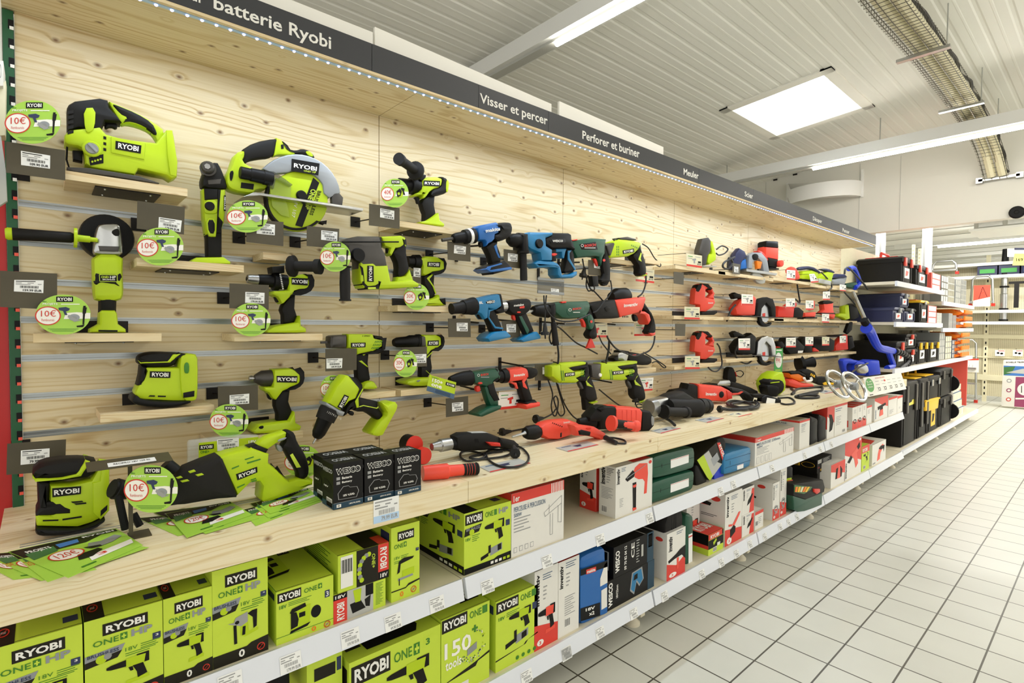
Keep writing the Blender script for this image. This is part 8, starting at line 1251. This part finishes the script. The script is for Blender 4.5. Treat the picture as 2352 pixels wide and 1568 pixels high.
def tb(c, u0, u1, top, z0, label, body='dark', lid='dark', latch='coral', n=2, depth=.36, yf=-.42, lab='sticker', z1=None, nm='tool_box', cat='tool box', lidh=.22, handle=None, wheel=False, lr=(.28, .22, .74, .6)):
    X0 = p3(c, *u0, yf).x; X1 = p3(c, *u1, yf).x; Z1 = z1 or p3(c, *top, yf).z; w, h = X1-X0, Z1-z0; zl = Z1-h*lidh
    t = T(nm, label, cat, ((X0+X1)/2, yf+depth/2, z0)); fr = Fw((X0, yf, z0), (1, 0, 0), (0, 0, 1)); e = .03*w
    P_(t, 'body', fr, [(e, 0), (w-e, 0), (w, zl-z0), (0, zl-z0)], depth, body, 0, .012); P_(t, 'lid', fr, [(-.006, zl-z0), (w+.006, zl-z0), (w+.004, h*.93), (w*.9, h), (w*.1, h), (-.004, h*.93)], depth+.02, lid, .01, .012)
    for k in range(n): x = w*(.5 if n == 1 else .2+.6*k/(n-1)); P_(t, 'latch', fr, [(x-.03, zl-z0-.3*h*lidh*2), (x+.03, zl-z0-.3*h*lidh*2), (x+.03, h*.95), (x-.03, h*.95)], .02, latch, .024, .004)
    if lab: m = M(); g = Fw(fr.O, fr.ex, fr.ez, w, h); m.rect(g, *lr, lab, .0012); cx_ = lambda a, b: (lr[0]+a*(lr[2]-lr[0]), lr[1]+b*(lr[3]-lr[1])); m.flat(g, [cx_(.2, .2), cx_(.65, .3), cx_(.8, .7), cx_(.3, .75)], 'coral' if lab == 'sticker' else 'rubber', .0016); lines(m, g, lr[0]+.03, lr[3]-.03, .3, 2, .02, 'rubber'); m.obj('label_sticker', t, 0)
    if handle: M().tube([(X0+w*.15, yf+depth/2, Z1-.01), (X0+w*.2, yf+depth/2, Z1+.05), (X1-w*.2, yf+depth/2, Z1+.05), (X1-w*.15, yf+depth/2, Z1-.01)], .012, handle, 8, 0).obj('handle', t); P_(t, 'lid_tray', Fw((X0, yf-.004, Z1), (1, 0, 0), (0, 1, 0)), [(w*.15, .05), (w*.85, .05), (w*.85, depth-.05), (w*.15, depth-.05)], .01, handle, .008, .003)
    m = M()
    for x in (.12, .88): m.box((X0+w*x-.012, yf-.006, z0+.02), (X0+w*x+.012, yf, zl-.02), body)
    m.obj('corner_rib', t, 0)
    if wheel: M().turn((X1+.005, yf+.03, z0+.12), (X1+.05, yf+.03, z0+.12), [(0, .1), (.8, .1), (1, .06)], 'black').obj('wheel', t)
    return t
D = D5
tb(D, (472, 300), (600, 300), (472, 140), 1.737, 'first big black crate with red clips on the top shelf', handle='red', depth=.38); tb(D, (650, 300), (790, 300), (690, 250), 1.737, 'second big black crate with red clips on the top shelf', depth=.38, handle='red')
def pc(c, u0, u1, top, z0, label, mt, nm='organizer', cat='organiser', depth=.25, yf=-.42, grid=(3, 4), cell='clear', lid=None):
    X0 = p3(c, *u0, yf).x; X1 = p3(c, *u1, yf).x; Z1 = p3(c, *top, yf).z; t = T(nm, label, cat, ((X0+X1)/2, yf+depth/2, z0)); M().box((X0, yf, z0), (X1, yf+depth, Z1), mt).obj('body', t, 0); m = M(); g = Fw((X0, yf, z0), (1, 0, 0), (0, 0, 1), X1-X0, Z1-z0)
    for i in range(grid[0]):
        for j in range(grid[1]): m.rect(g, (i+.1)/grid[0], (j+.1)/grid[1], (i+.9)/grid[0], (j+.9)/grid[1], cell, .002)
    m.obj('drawer_front', t, 0); return t
pc(D, (832, 400), (942, 400), (832, 340), 1.737, 'pink and white carton at the end of the top shelf', 'pinkred', 'carton', 'box', grid=(1, 3), cell='pale'); pc(D, (950, 500), (1028, 500), (950, 370), 1.617, 'first clear drawer cabinet beyond the pink carton', 'smoke', cell='greycard'); pc(D, (1036, 500), (1108, 500), (1036, 385), 1.617, 'second clear drawer cabinet on the upper far shelf', 'greycard', cell='steel'); pc(D, (1122, 500), (1180, 500), (1122, 420), 1.617, 'third clear drawer cabinet on the upper far shelf', 'grey', cell='greycard'); pc(D, (1184, 600), (1250, 600), (1184, 420), 1.617, 'last clear drawer cabinet on the upper far shelf', 'greycard', cell='silver', grid=(2, 5))
tb(D, (372, 850), (495, 850), (372, 755), 1.357, 'navy tool box at the left of the second shelf', 'navy', 'navy', 'grey', 1); tb(D, (510, 850), (636, 850), (510, 765), 1.357, 'second navy tool box, beside the leftmost', 'navy', 'rubber', 'grey', 1, yf=-.4); za = p3(D, 372, 755, -.42).z; tb(D, (460, 650), (560, 650), (460, 585), za+.004, 'navy tool box standing on top of the two navy ones', 'navy', 'navy', 'grey', 1)
tb(D, (690, 800), (790, 800), (690, 670), 1.357, 'tall black tool bag with a red handle on the second shelf', 'dark', 'yellow', 'steel', 1, handle='red', lidh=.12); pc(D, (785, 850), (893, 850), (785, 735), 1.357, 'pink and white carton on the second shelf', 'pinkred', 'carton', 'box', grid=(1, 3), cell='pale')
pc(D, (897, 900), (955, 900), (897, 825), 1.302, 'small grey organiser at the shelf step', 'greycard'); pc(D, (1040, 900), (1085, 900), (1040, 830), 1.302, 'first small organiser before the orange bins', 'grey'); pc(D, (1090, 900), (1130, 900), (1090, 855), 1.302, 'second small organiser before the orange bins', 'silver'); pc(D, (1150, 900), (1185, 900), (1150, 880), 1.302, 'third small organiser before the orange bins', 'greycard')
def bins(x0, z0, n, lb):
    for k in range(n):
        t = T('storage_bin', ('lowest', 'second lowest', 'third', 'topmost')[k]+' orange storage bin of the '+lb, 'storage bin', (x0, -.2, z0+.085*k), 'orange bins '+lb); fr = Fw((x0+.35, -.48, z0+.085*k), (0, 1, 0), (0, 0, 1)); fr.n = V((1, 0, 0))
        P_(t, 'body', fr, [(0, .03), (.06, 0), (.42, 0), (.42, .083), (.12, .083), (.09, .05)], .5, 'orange', 0, .004); P_(t, 'front_lip', Fw((x0-.15, -.49, z0+.085*k+.02), (1, 0, 0), (0, 0, 1)), [(0, 0), (.5, 0), (.5, .05), (0, .05)], .02, 'orange', .01, .004)
bins(9.3, 1.302, 3, 'stack on the second far shelf'); bins(9.15, .914, 4, 'stack on the third far shelf')
for i, (a, b_, tp, z0, lb) in enumerate(((400, 530, 1170, .914, 'black tool box with orange clip, lower left on the third shelf'), (528, 652, 1265, .914, 'black tool box with orange clip, beside the yellow latched ones'))): tb(D, (a, 1300), (b_, 1300), (a, tp), z0, lb, n=1)
za = p3(D, 528, 1265, -.42).z; tb(D, (522, 1150), (645, 1150), (522, 1080), za+.006, 'black tool box with orange clip, topmost on the third shelf', n=1)
tb(D, (662, 1300), (775, 1300), (662, 1175), .914, 'first black box with two yellow latches', latch='yellow', lab='pale'); tb(D, (790, 1300), (915, 1300), (790, 1172), .914, 'second black box with two yellow latches', latch='yellow', lab='pale')
pc(D, (925, 1200), (990, 1200), (925, 1065), .914, 'tallest grey organiser case beside the yellow latches', 'grey', cell='greycard'); pc(D, (998, 1200), (1072, 1200), (998, 1108), .914, 'middle grey organiser case before the orange bins', 'grey', cell='cream'); pc(D, (1080, 1200), (1150, 1200), (1080, 1155), .914, 'smallest grey organiser case before the orange bins', 'printblue', cell='greycard')
E_ = D6
tb(E_, (562, 1300), (778, 1300), (562, 450), .16, 'nearest tall black tool chest with a yellow label, by the counter end', yf=-.5, latch='gun', lab='yellowcard', depth=.42, lidh=.3, lr=(.18, .62, .82, .79)); tb(E_, (795, 1200), (928, 1200), (795, 400), .16, 'second tall black tool chest with an orange label', yf=-.5, latch='gun', lab='orange', depth=.42, lidh=.5, lr=(.2, .64, .84, .8), handle='yellow'); tb(E_, (935, 1100), (1100, 1100), (935, 360), .16, 'third tall black tool chest with a yellow tray', yf=-.5, latch='steel', lab='yellow', depth=.42, lidh=.1, lr=(.3, .1, .66, .4), handle='yellow')
fr = Fr(E_, y=-.52, anc=(1010, 740)); t = T('tray', 'yellow tray hanging on the front of the third black chest', 'tray', fr.P(1010, 800)); P_(t, 'bin', fr, PT('918,685 1112,645 1095,800 965,845 922,840'), .06, 'yellow', 0, .01); P_(t, 'rim', fr, PT('915,690 1118,640 1118,660 915,712'), .07, 'yellow', .006, .004)
t = tb(E_, (1115, 900), (1285, 900), (1115, 660), .16, 'lower wheeled black tool trolley of two stacked', yf=-.5, latch='gun', lab=None, depth=.42, wheel=True); za = p3(E_, 1115, 660, -.5).z; tb(E_, (1110, 500), (1292, 500), (1110, 250), za+.01, 'upper wheeled black tool trolley of two stacked', yf=-.5, latch='gun', lab=None, depth=.42, wheel=True)
for k in range(4):
    za = .16+.11*k; t = T('organizer', ('lowest', 'second', 'third', 'topmost')[k]+' white drawer box of the stack beyond the trolleys', 'organiser', (9.0-.12*k, -.3, za), 'white drawer boxes'); M().box((8.75-.05*k, -.48, za), (9.3-.1*k, -.1, za+.105), 'pale').obj('body', t, 0); m = M().box((8.75-.05*k, -.485, za+.095), (9.3-.1*k, -.48, za+.105), 'printblue')
    for q_ in range(3): m.box((8.77-.05*k+.17*q_, -.484, za+.01), (8.9-.05*k+.17*q_, -.48, za+.085), 'cream')
    m.obj('drawer_front', t, 0)
tag(M().box((9.4, -.42, .16), (9.55, -.2, .2), 'pale').obj('packet', smooth=0), 'small white packet left at the far end of the bottom shelf', 'packet')
tag(M().box((9.93, -.42, .2), (9.97, .0, .86), 'pinkred').obj('panel', smooth=0), 'red wrapped board standing at the end of the tool box shelves', 'board')
fr = Fr(E_, y=-.578, anc=(330, 450)); t = T('info_sign', 'white sign with a green oval hanging over the far counter end', 'sign', fr.P(330, 630)); P_(t, 'board', fr, PT('20,358 560,285 640,522 88,636'), .003, 'pale', 0, 0); m = M(); g = Fq(fr, (20, 358), (560, 285), (640, 522), (88, 636)); m.oval(g, .1, .58, .09, .36, 'saledark', .0008)
for i, (a, s) in enumerate((('Le', .76), ('bon', .62), ('choix', .48))): m.rtext(g, .05, s-.03, .16, s+.06, a, 'white', .01, .0012)
for a in range(5):
    for b in range(4): m.rect(g, .24+.15*a, .2+.17*b, .33+.15*a, .22+.17*b, 'printgrey', .0008)
    m.oval(g, .3+.15*a, .3, .03, .08, 'rubber', .0009, 14, hole=.7)
m.rect(g, .46, .66, .5, .76, 'redcard', .001); m.rtext(g, .26, .86, .5, .92, 'PONCEUSES', 'ringred', 0, .001); m.rect(g, .04, .06, .12, .1, 'rubber', .001); m.obj('print', t, 0)
# rack across the end of the aisle
RX = 12.7
t = T('gondola_back', 'beige perforated shelving across the far end of the aisle', 'shelving', (RX, -1.5, 0)); M().box((RX, -4.2, .1), (RX+.03, 1.6, 2.45), 'perfo').obj('perforated_panel', t, 0)
for yy in (-.27, -1.27, -2.27, .73):
    m = M().box((RX-.03, yy-.03, 0), (RX, yy+.03, 2.6), 'cream')
    for k in range(24): m.box((RX-.0315, yy-.009, .12+.1*k), (RX-.03, yy+.009, .165+.1*k), 'black')
    m.obj('upright', t, 0)
for z0, z1 in ((1.12, 1.19), (.38, .48), (.78, .8)): M().box((RX-.035, -4.2, z0), (RX-.001, 1.6, z1), 'cream').obj('cross_rail', t, 0)
for z in (1.4, 1.6, 2.2, 2.42): M().box((RX-.35, -4.2, z-.03), (RX, 1.6, z+.02), 'pale').obj('shelf', t, 0)
for k in range(3): tag(M().box((RX-.3, -.42-.28*k, 2.222), (RX-.08, -.16-.28*k, 2.4), 'navy').rect(Fw((RX-.301, -.16-.28*k, 2.222), (0, -1, 0), (0, 0, 1), .26, .18), .12, .2, .88, .6, ('saledark', 'saledark', 'picblue')[k]).obj('detergent_pack', smooth=0), ('left', 'middle', 'right')[k]+' blue and green pack on the far upper shelf', 'pack', 'blue packs on the far shelf')
tag(M().box((RX-.3, -1.9, 2.222), (RX-.08, -1.3, 2.4), 'olive').obj('jar_row', smooth=0), 'row of amber jars on the far upper shelf', 'jars', kind='stuff')
def ladder(lb, y0, y1, z0, z1, x, rungs, top=True, extra=None):
    t = T('step_ladder', lb, 'ladder', (x, (y0+y1)/2, z0)); M().tube([(x, y0, z0), (x, y0-.02, z1-.06), (x, y0-.07, z1), (x, y1+.07, z1), (x, y1+.02, z1-.06), (x, y1, z0)] if y1 < y0 else [], .018, 'steel', 8, 0).obj('frame', t)
    for k in range(rungs): z = z0+.06+(z1-z0)*.24*k; M().box((x-.1, y1, z), (x, y0, z+.03), 'steel').obj('tread', t, 0)
    for yy in (y0, y1): M().box((x-.02, yy-.025, z0), (x+.02, yy+.025, z0+.05), 'red').obj('foot', t, 0)
    return t
ladder('aluminium step ladder standing on the floor at the end of the aisle', .25, -.21, .0, 1.1, 12.3, 3)
fr = Fr(E10, y=None, x=12.25); t = T('poster', 'white ladder poster with a red top band hanging at the step ladder', 'poster', fr.P(710, 860)); P_(t, 'board', fr, PT('592,690 832,690 830,870 600,862'), .004, 'pale', 0, 0); m = M(); m.rect(fr, 620, 690, 830, 712, 'coral'); m.rect(fr, 615, 765, 675, 780, 'redcard'); [m.flat(fr, [(690+45*k, 830), (696+45*k, 830), (712+45*k, 770), (708+45*k, 770)], 'printgrey') for k in range(2)]; m.obj('print', t, 0)
q_ = lambda x, y, X=12.34: at(D7[0]+x/D7[2], D7[1]+y/D7[2], x=X)
a_, b_ = q_(212, 400), q_(425, 275); ladder('white framed ladder standing high on the far left shelf', a_.y, b_.y, a_.z, b_.z, 12.34, 1); a_, b_ = q_(530, 655), q_(725, 400); ladder('folded step ladder with a red picture card on the far shelf', a_.y, b_.y, a_.z, b_.z, 12.34, 1)
a_, b_ = q_(553, 655, 12.2), q_(695, 478, 12.2); fr = Fw(a_, (0, -1, 0), (0, 0, 1)); kx, kz = a_.y-b_.y, b_.z-a_.z; t = T('picture_card', 'white and red card picturing a ladder, on the far folded ladder', 'card', a_); P_(t, 'card', fr, [(0, 0), (kx, 0), (kx, kz), (0, kz)], .004, 'pale', 0, 0); fr.sx, fr.sz = kx/.46, kz/.5; m = M(); m.flat(fr, [(0, .14), (.46, .22), (.46, .5), (0, .5)], 'coral', .001)
for a, b_ in (((.15, .18), (.25, .46)), ((.25, .46), (.38, .22)), ((.18, .3), (.3, .33)), ((.22, .4), (.3, .42))): m.flat(fr, [(a[0]-.008, a[1]), (a[0]+.008, a[1]), (b_[0]+.008, b_[1]), (b_[0]-.008, b_[1])], 'rubber', .002)
m.obj('card_print', t, 0)
t = T('telescopic_ladder', 'silver telescopic tube with black collars standing on the far shelf', 'ladder', (12.45, q_(812, 650, 12.45).y, 1.42)); TY = q_(812, 400, 12.45).y; M().turn((12.45, TY, 1.43), (12.45, TY, 2.45), [(0, .055), (.45, .055), (.46, .045), (1, .045)], 'steel').obj('tube', t); m = M()
for z in (1.43, 1.62, 2.0, 2.22): m.turn((12.45, TY, z), (12.45, TY, z+.03), [(0, .062), (1, .062)], 'black')
m.turn((12.45, TY, 2.42), (12.45, TY, 2.66), [(0, .05), (1, .04)], 'black'); m.obj('collar', t)
t = T('strap_handle', 'black strap handle hanging on the far shelving', 'handle', (12.3, -1.75, 1.65)); M().box((12.28, q_(930, 0).y-.03, 1.65), (12.31, q_(930, 0).y+.03, 2.05), 'rubber').box((12.28, q_(930, 0).y-.1, 2.05), (12.31, q_(930, 0).y+.1, 2.09), 'rubber').obj('strap', t, 0)
fr = Fr(D7, x=12.1, y=None); t = T('price_sign', 'yellow sign reading 169 on a white board at the right edge', 'price sign', fr.P(930, 300)); P_(t, 'board', fr, PT('832,180 1010,178 1010,245 832,248'), .004, 'pale', 0, 0); P_(t, 'yellow_card', fr, PT('892,222 1040,222 1040,318 875,318'), .004, 'yellowcard', .006, 0); M().text(fr, PT('905,258 962,258 962,285 905,285'), '169', 'rubber', .02, .008).text(fr, PT('965,258 978,258 978,270 965,270'), '€', 'rubber', 0, .008).rect(fr, 890, 175, 1010, 192, 'navy', .002).obj('print', t, 0)
for i, x in enumerate((1100, 1330)):
    fr = Fr(E10, x=12.6, y=None); t = T('hang_pack', ('left', 'right')[i]+' white hanging pack with two black feet on the far panel', 'pack', fr.P(x, 660), 'hanging packs on the far panel'); P_(t, 'card', fr, [(x-62, 580), (x+65, 580), (x+60, 660), (x-62, 655)], .01, 'pale', 0, 0); m = M(); m.oval(fr, x-22, 618, 18, 12, 'black', .002, 12); m.oval(fr, x+24, 625, 20, 12, 'black', .002, 12); m.rect(fr, x-20, 588, x+62, 596, 'redcard'); m.obj('print', t, 0); M().tube([fr.P(x-20, 575, .01), fr.P(x-20, 560, -.02)], .006, 'steel', 6, 0).obj('hook', t)
fr = Fr(E10, x=11.9, y=None); t = T('carton', 'tall white and maroon carton reading Echelle telescopique, standing at the right edge', 'box', fr.P(1280, 1320)); P_(t, 'body', fr, PT('1145,715 1160,708 1700,705 1700,1345 1130,1302 1115,1285'), .12, 'whitecard', 0, .006); m = M(); m.flat(fr, PT('1150,780 1700,800 1700,930 1150,905'), 'picblue', .001); m.flat(fr, PT('1150,800 1300,790 1250,880 1150,900'), 'picgreen', .0014); m.flat(fr, PT('1180,870 1400,820 1600,840 1600,900'), 'greycard', .0016); m.flat(fr, PT('1305,925 1700,935 1700,1340 1285,1306'), 'maroon', .001); m.text(fr, PT('1182,730 1560,722 1560,748 1182,750'), 'ECHELLE TELESCOPIQUE', 'rubber', .03, .002)
for i, y in enumerate((975, 1098, 1215)): m.oval(fr, 1220-4*i, y, 34, 26, ('printgrey', 'maroon', 'pinkred')[i], .0016, 18); m.oval(fr, 1220-4*i, y, 20, 14, 'whitecard', .002, 14)
m.oval(fr, 1425, 1085, 100, 80, 'whitecard', .002); m.flat(fr, PT('1375,1040 1385,1040 1385,1130 1375,1130'), 'rubber', .003); m.rect(fr, 1300, 1195, 1420, 1215, 'whitecard', .002); m.obj('print', t, 0)
